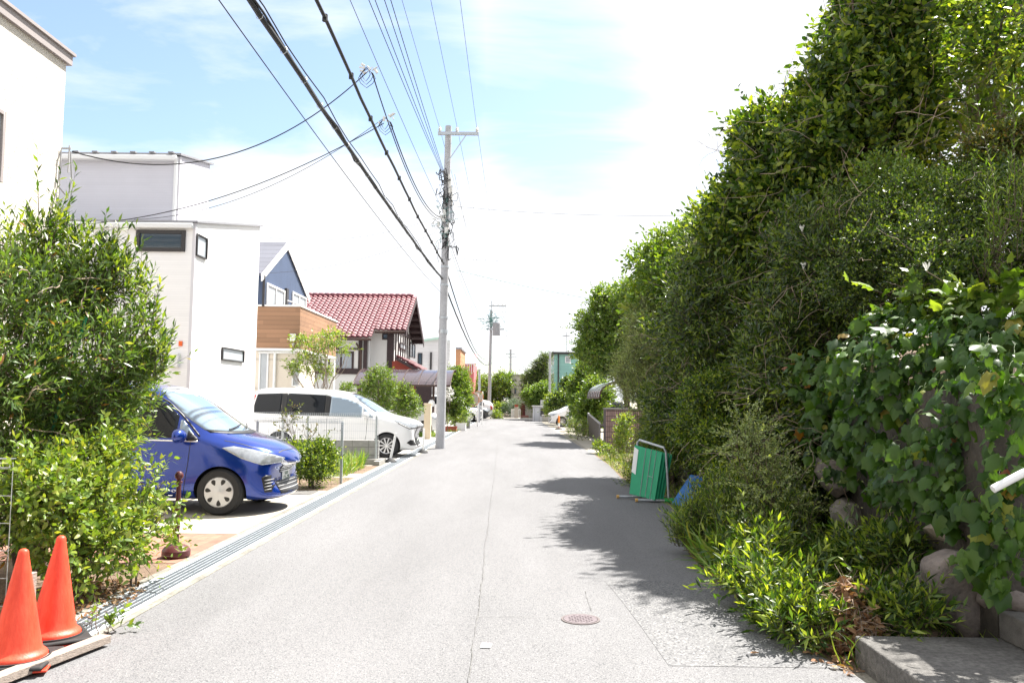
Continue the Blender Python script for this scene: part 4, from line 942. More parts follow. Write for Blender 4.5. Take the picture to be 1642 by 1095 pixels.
# blue compact minivan -------------------------------------------------
def blue_car():
    cx, cy = G(352, 827).x - (2.1 - .83), G(352, 827).y + .87
    o = thing('parked_minivan', 'bright blue compact minivan parked nose out on the concrete drive', 'minivan', (cx, cy, 0), R(-1.5))
    st = [(2.10, .30, .58, .66, .50, .56, .40), (2.06, .21, .66, .78, .62, .66, .50), (1.93, .17, .74, .88, .74, .78, .58), (1.68, .17, .84, .99, .82, .835, .64), (1.38, .18, .93, 1.06, .835, .845, .68), (1.22, .18, .97, 1.12, .84, .845, .69), (.80, .18, 1.00, 1.41, .845, .845, .67), (.40, .18, 1.01, 1.67, .845, .845, .65), (.08, .18, 1.01, 1.77, .845, .845, .64), (-.5, .18, 1.02, 1.815, .845, .845, .64), (-1.3, .18, 1.04, 1.80, .845, .845, .64), (-1.8, .22, 1.06, 1.74, .83, .84, .61), (-2.03, .30, 1.05, 1.5, .78, .80, .57), (-2.1, .4, .98, 1.3, .7, .74, .52)]
    body, bv = car_body(o, st, 'paint_blue', [(1.27, .35), (-1.47, .35)], .85)
    for s, pr in ((-1, 'R'), (1, 'L')):
        decal(o, bv, [(.92, 1.03), (.69, 1.03), (.67, 1.26), (.70, 1.27)], pr, 'quarter_glass', 'car_glass_light')
        decal(o, bv, [(.65, 1.02), (-.33, 1.05), (-.30, 1.60), (.2, 1.60), (.45, 1.48), (.64, 1.32)], pr, 'front_side_window', 'car_glass')
        decal(o, bv, [(-.40, 1.05), (-1.22, 1.07), (-1.20, 1.59), (-.38, 1.60)], pr, 'rear_side_window', 'car_glass')
        decal(o, bv, [(-1.29, 1.08), (-1.80, 1.15), (-1.74, 1.48), (-1.28, 1.52)], pr, 'cargo_window', 'car_glass')
        decal(o, bv, strip([(.2, 1.62), (-.33, 1.645), (-1.25, 1.63)], .05), pr, 'door_visor', 'trim_black', .02)
        decal(o, bv, strip([(.2, 1.63), (.45, 1.51), (.66, 1.34), (.96, 1.05)], .02), pr, 'window_trim', 'trim_black', .006)
        decal(o, bv, [(.97, 1.0), (.86, .985), (.80, .985), (.80, 1.13)], pr, 'mirror_mount', 'trim_black', .007)
        decal(o, bv, strip([(.95, .985), (-.35, 1.0), (-1.3, 1.03)], .018), pr, 'belt_moulding', 'chrome', .006)
        decal(o, bv, strip([(.86, .99), (.84, .7), (.78, .28)], .009), pr, 'door_seam', 'trim_black', .0025, thick=0)
        decal(o, bv, strip([(-.38, 1.02), (-.38, .7), (-.36, .28)], .009), pr, 'door_seam', 'trim_black', .0025, thick=0)
        decal(o, bv, strip([(-1.25, .82), (.82, .82)], .007), pr, 'door_seam', 'trim_black', .0018, thick=0) if False else None
        decal(o, bv, strip([(.82, .27), (-1.05, .27)], .01), pr, 'sill_seam', 'trim_black', .002, thick=0)
        mb = MB(); mb.bar((-.12, s * .862, .89), (.04, s * .862, .89), .022, .03); mb.build('door_handle', MATS['paint_blue'], o, local=True, bevel=.008)
        # lamps wrap round the corner: projected from the front and from the side
        decal(o, bv, [(1.98, .69), (1.80, .67), (1.55, .76), (1.28, .90), (1.42, .92), (1.66, .875), (1.90, .80), (2.0, .75)], pr, 'headlight', 'lamp_clear', .006, .03)
        decal(o, bv, [(2.02, .52), (1.84, .53), (1.80, .50), (1.83, .30), (1.90, .30), (1.92, .46), (2.02, .47)], pr, 'bumper_vent', 'trim_black', .006, .03)
        for k in range(4): decal(o, bv, [(1.89, .335 + k * .042), (1.83, .33 + k * .042), (1.83, .342 + k * .042), (1.89, .347 + k * .042)], pr, 'vent_slat', 'grey_pipe', .014, .03)
        decal(o, bv, [(-2.02, 1.05), (-1.85, 1.05), (-1.85, .75), (-2.02, .75)], pr, 'tail_light', 'lamp_red', .006)
        mirror(o, .74, s * .85, 1.06, 'paint_blue', s)
        for ax in (1.27, -1.47): wheel(o, ax, s * .755, .312, 'cap')
        sg = [(s * .42, .70), (s * .62, .665), (s * .70, .72), (s * .62, .80), (s * .5, .78)]
    decal(o, bv, [(-.705, 1.13), (-.45, 1.105), (0, 1.095), (.45, 1.105), (.705, 1.13), (.68, 1.33), (.61, 1.56), (.54, 1.66), (.40, 1.70), (-.40, 1.70), (-.54, 1.66), (-.61, 1.56), (-.68, 1.33)], 'F', 'windshield', 'car_glass_light', .005)
    decal(o, bv, strip([(-.42, .705), (-.30, .66), (0, .645), (.30, .66), (.42, .705)], .05), 'F', 'grille_bar', 'chrome', .014, .03)
    decal(o, bv, [(-.32, .64), (.32, .64), (.24, .53), (-.24, .53)], 'F', 'grille', 'trim_black', .006, .03)
    for k in range(3): decal(o, bv, strip([(-.29 + k * .02, .62 - k * .032), (0, .612 - k * .032), (.29 - k * .02, .62 - k * .032)], .012), 'F', 'grille_slat', 'chrome', .016, .03)
    decal(o, bv, [(-.46, .43), (.46, .43), (.40, .26), (-.40, .26)], 'F', 'lower_intake', 'trim_black', .005, .03)
    for k in range(3): decal(o, bv, strip([(-.42, .40 - k * .045), (.42, .40 - k * .045)], .008), 'F', 'intake_mesh', 'grey_pipe', .012, .03)
    nx = bv.ray_cast(Vector((5, 0, .655)), Vector((-1, 0, 0)))[0].x + .012 - 2.125; mb = MB()
    for t in range(20):
        a, b = 2 * math.pi * t / 20, 2 * math.pi * (t + 1) / 20; mb.bar((2.125, .06 * math.cos(a), .655 + .042 * math.sin(a)), (2.125, .06 * math.cos(b), .655 + .042 * math.sin(b)), .012, .012)
    mb.bar((2.125, -.025, .69), (2.125, -.025, .62), .014); mb.bar((2.125, .025, .69), (2.125, .025, .62), .014); mb.bar((2.125, -.025, .655), (2.125, .025, .655), .014)
    mb.v = [(a + nx, b, c) for a, b, c in mb.v]; mb.build('badge', MATS['chrome'], o, local=True)
    plate_text(o, bv.ray_cast(Vector((5, 0, .5)), Vector((-1, 0, 0)))[0].x + .004, 0, .46, [('500', .05, .028, .032), ('17-25', -.02, .034, .06)])
    decal(o, bv, strip([(-.70, 1.115), (-.45, 1.09), (0, 1.078), (.45, 1.09), (.70, 1.115)], .035), 'F', 'cowl', 'trim_black', .006)
    for s, (ya, yb) in enumerate((((-.45), (.12)), ((.05), (.52)))):
        pts = []
        for i in range(9):
            y = ya + (yb - ya) * i / 8; z = 1.10 + .06 * i / 8; loc, no, _, _ = bv.ray_cast(Vector((5, y, z)), Vector((-1, 0, 0))); pts.append(loc + no * .035)
        mb = MB(); mb.tube(pts, .011, 6); mb.build('wiper', MATS['trim_black'], o, local=True)
    decal(o, bv, strip([(1.85, -.55), (1.62, -.66), (1.28, -.73)], .009), 'T', 'bonnet_seam', 'trim_black', .002, thick=0); decal(o, bv, strip([(1.85, .55), (1.62, .66), (1.28, .73)], .009), 'T', 'bonnet_seam', 'trim_black', .002, thick=0)
    decal(o, bv, strip([(1.93, -.42), (1.965, 0), (1.93, .42)], .012), 'T', 'bonnet_seam', 'trim_black', .002, thick=0)
    return o
blue_car()

# generic cars ---------------------------------------------------------
def white_van():
    p = G(618, 734); cx, cy = p.x - (2.35 - .92), p.y + .87
    o = thing('parked_van', 'long white minivan with dark windows parked behind the mesh fence', 'minivan', (cx, cy, 0), R(1.0))
    st = [(2.345, .34, .66, .80, .60, .64, .46), (2.30, .24, .72, .90, .70, .74, .56), (2.16, .18, .82, .99, .80, .82, .62), (1.85, .18, .93, 1.07, .85, .855, .68), (1.50, .18, 1.0, 1.14, .865, .865, .72), (1.28, .18, 1.03, 1.24, .865, .865, .72), (.85, .18, 1.05, 1.53, .865, .865, .69), (.45, .18, 1.06, 1.72, .865, .865, .675), (0, .18, 1.07, 1.80, .865, .865, .67), (-.8, .18, 1.08, 1.845, .865, .865, .67), (-1.6, .18, 1.10, 1.85, .865, .865, .67), (-2.05, .22, 1.12, 1.83, .86, .865, .66), (-2.27, .3, 1.1, 1.74, .84, .85, .64), (-2.35, .4, 1.02, 1.55, .78, .82, .6)]
    body, bv = car_body(o, st, 'paint_white', [(1.43, .365), (-1.42, .365)], .87)
    for s, pr in ((-1, 'R'), (1, 'L')):
        decal(o, bv, [(1.06, 1.07), (.80, 1.07), (.78, 1.31), (.82, 1.31)], pr, 'quarter_glass', 'car_glass_light')
        decal(o, bv, [(.74, 1.07), (-.12, 1.09), (-.10, 1.62), (.28, 1.56), (.56, 1.46), (.74, 1.36)], pr, 'front_side_window', 'car_glass_light')
        decal(o, bv, [(-.115, 1.09), (-.265, 1.095), (-.245, 1.65), (-.095, 1.62)], pr, 'door_pillar', 'trim_black', .003)
        decal(o, bv, [(-.26, 1.10), (-1.28, 1.12), (-1.26, 1.69), (-.24, 1.65)], pr, 'rear_side_window', 'car_glass')
        decal(o, bv, [(-1.275, 1.12), (-1.445, 1.13), (-1.425, 1.69), (-1.255, 1.69)], pr, 'door_pillar', 'trim_black', .003)
        decal(o, bv, [(-1.44, 1.13), (-2.20, 1.16), (-2.10, 1.66), (-1.42, 1.69)], pr, 'cargo_window', 'car_glass')
        decal(o, bv, [(-2.22, 1.62), (-2.14, 1.64), (-2.26, 1.05), (-2.335, 1.0)], pr, 'tail_light', 'lamp_red', .009)
        decal(o, bv, strip([(1.1, 1.035), (-.2, 1.06), (-2.2, 1.09)], .014), pr, 'belt_moulding', 'chrome', .005)
        decal(o, bv, strip([(.9, 1.03), (.88, .6), (.82, .3)], .01), pr, 'door_seam', 'trim_black', .002, thick=0)
        decal(o, bv, strip([(-.18, 1.08), (-.18, .6), (-.18, .3)], .01), pr, 'door_seam', 'trim_black', .002, thick=0); decal(o, bv, strip([(-1.35, 1.1), (-1.30, .75), (-1.05, .6)], .01), pr, 'door_seam', 'trim_black', .002, thick=0)
        decal(o, bv, strip([(-.2, .93), (-2.2, .95)], .012), pr, 'slide_rail', 'grey_pipe', .002, thick=0)
        for x in (.0, -.42): mb = MB(); mb.bar((x - .1, s * .886, .93), (x + .08, s * .886, .93), .022, .03); mb.build('door_handle', MATS['paint_white'], o, local=True, bevel=.008)
        decal(o, bv, [(2.24, .80), (2.02, .78), (1.72, .93), (1.58, 1.0), (1.78, .995), (2.05, .93), (2.26, .88)], pr, 'headlight', 'lamp_clear', .006, .03)
        decal(o, bv, strip([(2.24, .80), (2.02, .775), (1.72, .925)], .025), pr, 'headlight_trim', 'trim_black', .009, .03)
        decal(o, bv, [(2.24, .46), (2.06, .48), (1.96, .40), (2.06, .33), (2.22, .33)], pr, 'fog_lamp_bezel', 'trim_black', .007, .03)
        mirror(o, .86, s * .87, 1.12, 'paint_white', s)
        for ax in (1.43, -1.42): wheel(o, ax, s * .775, .325, 'alloy')
    decal(o, bv, [(-.73, 1.22), (0, 1.19), (.73, 1.22), (.67, 1.5), (.56, 1.70), (-.56, 1.70), (-.67, 1.5)], 'F', 'windshield', 'car_glass_light', .005)
    decal(o, bv, [(-.52, .86), (.52, .86), (.46, .30), (-.46, .30)], 'F', 'grille', 'trim_black', .006)
    for k in range(15): y = -.45 + .9 * k / 14; decal(o, bv, strip([(y, .84), (y * .9, .5)], .018), 'F', 'grille_slat', 'chrome', .018, .1)
    decal(o, bv, strip([(-.5, .845), (.5, .845)], .03), 'F', 'grille_bar', 'chrome', .02)
    plate_text(o, bv.ray_cast(Vector((5, 0, .48)), Vector((-1, 0, 0)))[0].x + .012, 0, .44, [('300', .05, .028, .032), ('78-50', -.02, .034, .06)])
    return o
white_van()

def small_car(name, label, paint, loc, rz, H=1.5, L=4.0, W=1.69, nose=.0, glass='car_glass', dual=None, boxy=0, kind='alloy', cat='car', group=None):
    o = thing(name, label, cat, loc, rz, group); l, w = L / 2, W / 2
    k = H / 1.5; wsx = l - .95 + boxy * .45
    st = [(l, .33, .58, .68, w * .66, w * .7, w * .5), (l - .05, .22, .66, .80, w * .8, w * .83, w * .62), (l - .25, .17, .76, .90 + boxy * .1, w * .94, w * .95, w * .72), (wsx + .3 - boxy * .2, .17, .88, 1.0 + boxy * .1, w, w, w * .8), (wsx, .17, .92 * k, 1.08 * k, w, w, w * .82), (wsx - .45 + boxy * .2, .17, .94 * k, 1.32 * k, w, w, w * .78), (wsx - .85 + boxy * .45, .17, .95 * k, H - .04, w, w, w * .75), (0, .17, .96 * k, H, w, w, w * .75), (-l * .5, .17, .98 * k, H - .01, w, w, w * .74), (-l + .35, .2, 1.0 * k, H - .08 + boxy * .05, w, w, w * .7), (-l + .08, .3, .98 * k, H - .3 + boxy * .22, w * .93, w * .95, w * .66), (-l, .4, .9 * k, H - .5 + boxy * .35, w * .86, w * .88, w * .6)]
    body, bv = car_body(o, st, paint, [(l - .82, .34), (-l + .75, .34)], W)
    zb, zt = .99 * k, H - .14
    for s, pr in ((-1, 'R'), (1, 'L')):
        decal(o, bv, [(wsx - .12, zb), (.0, zb), (.02, zt), (wsx - .85 + boxy * .4, zt - .02), (wsx - .5 + boxy * .2, zt - .17)], pr, 'front_side_window', glass, step=.08)
        decal(o, bv, [(-.06, zb), (-l * .62, zb + .02), (-l * .62, zt), (-.04, zt)], pr, 'rear_side_window', 'car_glass', step=.08)
        decal(o, bv, strip([(wsx - .15, .98 * k), (wsx - .2, .3)], .01), pr, 'door_seam', 'trim_black', .002, thick=0, step=.1); decal(o, bv, strip([(-.03, .98 * k), (-.03, .3)], .01), pr, 'door_seam', 'trim_black', .002, thick=0, step=.1)
        decal(o, bv, [(l - .08, .66), (l - .28, .64), (l - .62, .82), (l - .5, .84), (l - .1, .77)], pr, 'headlight', 'lamp_clear', .006, .04)
        decal(o, bv, [(-l + .05, 1.05), (-l + .26, 1.05), (-l + .22, .72), (-l + .05, .72)], pr, 'tail_light', 'lamp_red', .006)
        mirror(o, wsx - .2, s * w, 1.03 * k, paint, s)
        for ax in (l - .82, -l + .75): wheel(o, ax, s * (w - .09), .31, kind)
    decal(o, bv, [(-w * .72, 1.1 * k), (w * .72, 1.1 * k), (w * .66, H - .1), (-w * .66, H - .1)], 'F', 'windshield', 'car_glass_light', .005, .1)
    decal(o, bv, [(-w * .6, H - .15), (w * .6, H - .15), (w * .68, 1.04 * k), (-w * .68, 1.04 * k)], 'B', 'rear_window', 'car_glass', .005, .1)
    decal(o, bv, [(-.4, .66), (.4, .66), (.34, .56), (-.34, .56)], 'F', 'grille', 'trim_black', .006); decal(o, bv, [(-.5, .42), (.5, .42), (.44, .28), (-.44, .28)], 'F', 'lower_intake', 'trim_black', .006)
    nx = bv.ray_cast(Vector((5, 0, .5)), Vector((-1, 0, 0)))[0].x; mb = MB(); mb.box(nx + .004, nx + .016, -.165, .165, .42, .58); mb.build('number_plate', MATS['plate'], o, local=True)
    return o
small_car('parked_hatchback', 'white hatchback with dark windows under the brown carport roof', 'paint_white', (G(683, 696).x - 1.2, 36.2, 0), 0, H=1.62, L=4.1)
small_car('parked_microvan', 'small boxy white van parked past the left planters', 'paint_pearl', (P(759, 670, 52).x - 1.72, 52.8, 0), 0, H=1.85, L=3.4, W=1.48, boxy=1, kind='cap', cat='van')
small_car('parked_sedan', 'low white car parked between the small van and black car', 'paint_white', (P(771, 670, 57).x - 2.0, 57.8, 0), 0, H=1.35, L=4.2)
small_car('parked_black_car', 'black car parked with its nose out at the far left corner', 'paint_black', (P(787, 670, 61).x - 2.0, 62.0, 0), 0, H=1.45, L=4.0, cat='car')
small_car('parked_estate_car', 'white car turned tail first with red lamp beyond the black car', 'paint_white', (P(789, 670, 66).x - 1.9, 66.6, 0), R(180), H=1.55, L=4.0)
small_car('parked_suv', 'white car parked nose out on the right behind the orange post', 'paint_white', (P(880, 668, 48).x + 2.1, 48.9, 0), R(180), H=1.62, L=4.3, W=1.8)
small_car('parked_dark_car', 'dark car with chrome front half hidden behind the right-hand bushes', 'paint_black', (P(906, 680, 41).x + 1.75, 41.8, 0), R(180), H=1.6, L=3.5, W=1.5)
# ------------------------------------------------------------------ traffic cones and timber at the lower left
mat('cone_orange', (.66, .04, .015), .5, col2=(.84, .085, .04), nscale=9, blotch=.1, bump=.12, bscale=30, stretch=(3, 3, .6))
mat('cone_orange_dull', (.60, .05, .02), .55, noise=.1)
mat('weathered_wood', (.30, .25, .215), .85, noise=.25, nscale=6, bump=.5, bscale=20, stretch=(14, 1.2, 14))
def cone(loc, label, base_rot, lean):
    o = thing('traffic_cone', label, 'traffic cone', loc, base_rot, 'orange traffic cones')
    m_ = MB(); prof = [(.165, .045), (.165, .062), (.158, .072), (.150, .078), (.137, .09)]
    for i in range(14): t = i / 13; prof.append((.132 - .102 * t, .10 + .53 * t))
    prof += [(.028, .65), (.022, .66), (.012, .666), (0, .668)]
    m_.lathe(prof, 48); b = m_.build('cone_body', MATS['cone_orange'], o, smooth='auto', local=True); b.rotation_euler = lean
    m_ = MB(); m_.box(-.2, .2, -.2, .2, .0, .014); bp_ = m_.build('base_plate', MATS['cone_orange_dull'], o, local=True, bevel=.005); bp_.rotation_euler = (0, 0, .12)
    m_ = MB(); m_.lathe([(.172, .04), (.172, .052), (.184, .052), (.186, .04)], 48); q = m_.build('weight_ring', MATS['black_rubber'], o, smooth='auto', local=True)
    m_ = MB(); m_.box(-.205, .205, -.205, .205, .016, .042); m_.build('rubber_weight', MATS['black_rubber'], o, local=True, bevel=.015)
    return o
pA = P(20, 1068, 4.78); cone((pA.x - .02, 4.84, .02), 'orange traffic cone nearest the camera, cut by the photo edge', R(12), (0, R(1), 0))
pB = P(80, 1030, 5.28); cone((pB.x, 5.30, .02), 'orange traffic cone beside the start of the drain grating', R(38), (R(1), R(2), 0))
a, b = G(0, 1100, .02), G(178, 1030, .02)
m_ = MB(); dv = (b - a).normalized(); sd = Vector((-dv.y, dv.x, 0)) * .085; a2 = a - dv * .8
m_.hexa(a2, b - a2, sd, (0, 0, .05)); tag(m_.build('timber_plank', MATS['weathered_wood'], None, bevel=.004), 'weathered grey plank lying along the road edge under the cones', 'plank')
p_ = G(30, 1000); m_ = MB(); m_.box(-3.28, -3.23, 5.45, 5.56, -.02, .40); m_.box(-3.32, -3.28, 5.1, 5.56, -.02, .14); tag(m_.build('wooden_stake', MATS['weathered_wood'], None, bevel=.003), 'short dark weathered stake standing behind the two cones', 'stake')
# chain post
pp = G(282, 893); o = thing('chain_post', 'dark brown chain post with ball top on a round foot', 'bollard', pp)
def lathe_part(parent, name, prof, m, n=28): q = MB(); q.lathe(prof, n); return q.build(name, MATS[m] if isinstance(m, str) else m, parent, smooth='auto', local=True)
mb_ = mat('post_brown', (.085, .022, .022), .38, noise=.1)
lathe_part(o, 'foot', [(0, 0), (.12, 0), (.135, .02), (.135, .07), (.11, .105), (.05, .13), (.02, .135)], mb_)
lathe_part(o, 'post', [(.024, .13), (.024, .72), (.034, .73), (.034, .745), (.02, .75), (.02, .765)], mb_)
lathe_part(o, 'ball_top', [(.0, .845), (.022, .84), (.038, .82), (.043, .80), (.038, .778), (.02, .762), (0, .76)], mb_)
m_ = MB()
for i in range(26):
    t = i / 25; x = -.02 - .9 * t; z = .70 - .42 * (1 - (2 * t - 1) ** 2) * .8; c = Vector((x, .0 + t * .3, z)); ax = Vector((1, 0, 0)) if i % 2 else Vector((0, 0, 1))
    d = Vector((-.9, .3, 0)).normalized(); n = Vector((0, 0, 1)) if i % 2 else Vector((.3, .9, 0)).normalized()
    pts = [c + d * .022 * math.cos(u) + n * .012 * math.sin(u) for u in [k * math.pi / 4 for k in range(9)]]; m_.tube(pts, .003, 5)
m_.build('chain', MATS['white_paint'], o, local=True)

# ------------------------------------------------------------------ mesh fences, block wall
def mesh_fence(label, a, b, h, z0=.0, posts=(), group='welded mesh fences on the left', gap=.05, hgap=.2, post_w=.045, curl=True, sub=None):
    o = thing('mesh_fence', label, 'fence', a, 0, group); a, b = Vector(a), Vector(b); d = b - a; L_ = d.length; d.normalize(); n = Vector((-d.y, d.x, 0)); Z = Vector((0, 0, 1))
    m_ = MB(); k = int(L_ / gap)
    for i in range(k + 1): p = a + d * L_ * i / k; m_.bar(p + Z * z0, p + Z * h, .004)
    m_.build('vertical_wires', MATS['galv'], o)
    m_ = MB(); j = int((h - z0) / hgap)
    for i in range(j + 1): z = z0 + .04 + (h - z0 - .08) * i / j; m_.bar(a + Z * z, b + Z * z, .0045)
    for dz, dn in ((.0, .0), (.03, .03), (.03, -.03), (-.03, .03), (0, .045)): m_.bar(a + Z * (h + dz) + n * dn, b + Z * (h + dz) + n * dn, .005)
    for i in range(k + 1):
        p = a + d * L_ * i / k; m_.bar(p + Z * (h + .03) - n * .03, p + Z * (h + .03) + n * .03, .004); m_.bar(p + Z * (h - .03) + n * .04, p + Z * (h + .03) + n * .03, .004)
    m_.build('rail_wires', MATS['galv'], o)
    for t in posts: p = a + d * t + n * .02; q = MB(); q.box(p.x - post_w / 2, p.x + post_w / 2, p.y - post_w / 2, p.y + post_w / 2, -.02, h - .02); q.build('post', MATS['galv'], o, bevel=.004)
    return o
fp = G(540, 778); mesh_fence('silver mesh fence between the blue minivan and the green shrub', (fp.x, 15.25, 0), (fp.x - 5.2, 15.35, 0), 1.16, .15, (0, 1.6, 3.2, 5.1))
bw0, bw1 = P(607, 740, 19.9), P(440, 740, 19.9)
m_ = MB(); m_.box(bw1.x, bw0.x, 19.85, 19.97, 0, .56); o = m_.build('block_wall', MATS['block_wall'], None, bevel=.004); tag(o, 'low grey concrete block wall under the mesh fence', 'wall')
m_ = MB(); m_.box(bw0.x - .02, bw0.x + .12, 19.3, 20.3, 0, .10); m_.box(bw0.x - 1.2, bw0.x + .1, 19.6, 19.845, 0, .12); tag(m_.build('concrete_kerb', MATS['concrete'], None, bevel=.006), 'grey concrete kerb at the foot of the block wall', 'kerb')
mesh_fence('silver mesh fence standing on the low block wall by the white minivan', (bw0.x, 19.8, 0), (bw1.x - 2, 19.8, 0), 1.18, .57, (.05, 1.72, 2.33, 4.3))
p_ = P(22, 900, 5.9)
mesh_fence('silver mesh fence panel beside the near left bushes', (p_.x + .05, 5.75, 0), (p_.x - 1.6, 5.75, 0), P(20, 742, 5.75).z, .08, (.14, 1.5), post_w=.05, gap=.1, hgap=.2)

# delineator posts
def delin(p, lean, label, grp='white plastic posts with black rubber feet'):
    o = thing('delineator_post', label, 'post', p, 0, grp); lathe_part(o, 'foot', [(0, 0), (.15, 0), (.15, .02), (.12, .06), (.05, .10), (.0, .105)], 'black_rubber')
    q = MB(); q.tube([(0, 0, .08), (lean, 0, .72)], .03, 16); q.build('post', MATS['white_paint'], o, smooth='auto', local=True); return o
delin(G(626, 741), .12, 'leaning white post with black foot in front of the white minivan'); delin(G(678, 726), .02, 'upright white post with black foot ahead of the white minivan bumper')
o = thing('orange_post', 'orange and white warning post by the right-hand white car', 'post', G(896, 688)); lathe_part(o, 'foot', [(0, 0), (.2, 0), (.2, .04), (.1, .08), (0, .09)], 'black_rubber'); lathe_part(o, 'pole', [(.055, .05), (.055, .68), (.03, .74), (0, .75)], mat('post_orange', (.75, .22, .03), .5)); lathe_part(o, 'white_band', [(.058, .12), (.058, .34)], 'white_paint')
# gate pillar
pp = G(702, 697); m_ = MB(); m_.box(pp.x - .16, pp.x + .1, 31.8, 32.1, 0, 1.35); m_.box(pp.x - .18, pp.x + .12, 31.78, 32.12, 1.35, 1.4); tag(m_.build('gate_pillar', mat('cream_pillar', (.62, .52, .38), .8, noise=.04), None, bevel=.01), 'cream rendered gate pillar just left of the near utility pole', 'pillar')
pp = P(692, 645, 34); o = thing('wall_lamp', 'white glass lantern hanging on the porch of the red-roofed house', 'lamp', pp); lathe_part(o, 'shade', [(.06, .1), (.14, .0), (.11, -.16), (0, -.2)], 'white_paint'); q = MB(); q.box(-.02, .02, -.02, .5, .08, .14); q.build('bracket', MATS['dark_metal'], o, local=True)
# planters
def planter(label, x, y, w, d, h, m, name='planter_box'):
    o = thing(name, label, 'planter', (x, y, 0)); q = MB(); q.box(-w / 2, w / 2, -d / 2, d / 2, 0, h); q.build('box', MATS[m] if isinstance(m, str) else m, o, local=True, bevel=.02)
    q = MB(); q.box(-w / 2 + .04, w / 2 - .04, -d / 2 + .04, d / 2 - .04, h - .02, h + .01); q.build('earth', MATS['soil'], o, local=True)
    q = MB(); q.box(-w / 2 - .02, w / 2 + .02, -d / 2 - .02, -d / 2 + .02, h - .05, h + .02); q.box(-w / 2 - .02, w / 2 + .02, d / 2 - .02, d / 2 + .02, h - .05, h + .02); q.build('rim', MATS[m] if isinstance(m, str) else m, o, local=True); return o
planter('terracotta red planter box at the foot of the leafy tree', P(722, 690, 39.5).x, 39.5, .62, .35, .24, mat('terracotta', (.30, .07, .04), .7, noise=.1)); planter('white slatted planter box next to the red one', P(739, 690, 41).x, 41, .5, .5, .36, 'white_paint'); planter('small grey planter box furthest along the left verge', P(748, 686, 44.5).x, 44.5, .4, .4, .36, 'grey_pipe')
# bicycle behind the planters
def bike(loc, rz):
    o = thing('bicycle', 'dark bicycle leaning among the plants behind the planter boxes', 'bicycle', loc, rz)
    for x in (-.52, .52):
        q = MB(); q.tube([(x + .32 * math.cos(t), 0, .34 + .32 * math.sin(t)) for t in [k * math.pi / 12 for k in range(25)]], .018, 6, caps=False)
        for k in range(10): q.bar((x, 0, .34), (x + .31 * math.cos(k * .628), 0, .34 + .31 * math.sin(k * .628)), .004)
        q.build('wheel', MATS['black_rubber'], o, local=True)
    q = MB(); q.tube([(-.52, 0, .34), (-.1, 0, .32), (.36, 0, .82), (-.22, 0, .80), (-.1, 0, .32)], .018, 6); q.tube([(-.52, 0, .34), (-.2, 0, .78)], .012, 6); q.tube([(.52, 0, .34), (.34, 0, .98)], .016, 6); q.build('frame', MATS['dark_metal'], o, local=True)
    q = MB(); q.tube([(.2, -.27, 1.0), (.34, -.05, 1.0), (.34, .05, 1.0), (.2, .27, 1.0)], .014, 6); q.build('handlebar', MATS['galv'], o, local=True)
    q = MB(); q.box(-.34, -.1, -.07, .07, .86, .91); q.build('saddle', MATS['black_rubber'], o, local=True, bevel=.02)
bike((P(730, 680, 42.3).x - .3, 42.3, 0), R(20))
# traffic mirrors on their pole
def traffic_mirror(label, p, m, r):
    o = thing('traffic_mirror', label, 'traffic mirror', (p.x + .3, p.y, 0), 0, 'round street mirrors seen from behind'); q = MB(); q.tube([(0, 0, 0), (0, 0, p.z + r)], .045, 10); q.build('pole', MATS['white_paint'], o, local=True)
    q = MB(); q.lathe([(0, -.10), (r * .6, -.09), (r * .95, -.02), (r, .02), (r * .97, .04)], 28, (-.3, -.02, p.z), 'Y'); q.build('mirror_back', MATS[m] if isinstance(m, str) else m, o, local=True, smooth='auto')
    q = MB(); q.lathe([(r * .97, .035), (r * 1.06, .03), (r * 1.06, -.03), (r * .99, -.02)], 28, (-.3, -.02, p.z), 'Y'); q.build('rim', MATS['post_orange'], o, local=True); q = MB(); q.box(-.3, 0, -.02, .02, p.z - .03, p.z + .03); q.build('arm', MATS['grey_pipe'], o, local=True)
traffic_mirror('orange-rimmed street mirror, the nearer of two seen from behind', P(758, 641, 47), mat('mirror_shell', (.42, .36, .30), .6), .36); traffic_mirror('orange-rimmed street mirror, the farther of two seen from behind', P(766, 636, 51), 'mirror_shell', .34)
# white railings at far end
o = thing('white_railing', 'white upright railing across the far end of the street', 'railing', (0, 71, 0)); a, b = P(820, 660, 71), P(834, 660, 71); q = MB()
for k in range(8): x = a.x + (b.x - a.x) * k / 7; q.box(x - .03, x + .03, 71, 71.05, 0, .75)
q.box(a.x, b.x, 70.98, 71.07, .68, .75); q.build('rails', MATS['white_metal'], o)
o = thing('white_railing', 'long low white railing beside the slope at the far left bend', 'railing', (-1, 76, 0)); a, b = P(793, 658, 76), P(818, 658, 76); q = MB()
for k in range(12): x = a.x + (b.x - a.x) * k / 11; q.box(x - .025, x + .025, 76, 76.05, 0, .9)
q.box(a.x, b.x, 75.98, 76.07, .85, .92); q.build('rails', MATS['white_metal'], o)
pp = P(828, 660, 70); o = thing('garden_pillar', 'pale garden pillar with a brown potted plant by the red door', 'pillar', (pp.x, 70, 0)); q = MB(); q.box(-.16, .16, -.16, .16, 0, .85); q.box(-.2, .2, -.2, .2, .85, .92); q.build('column', MATS['beige_render'], o, local=True, bevel=.01); q = MB(); q.lathe([(0, .92), (.13, .92), (.18, 1.15), (0, 1.15)], 16); q.build('pot', MATS['terracotta'], o, local=True)
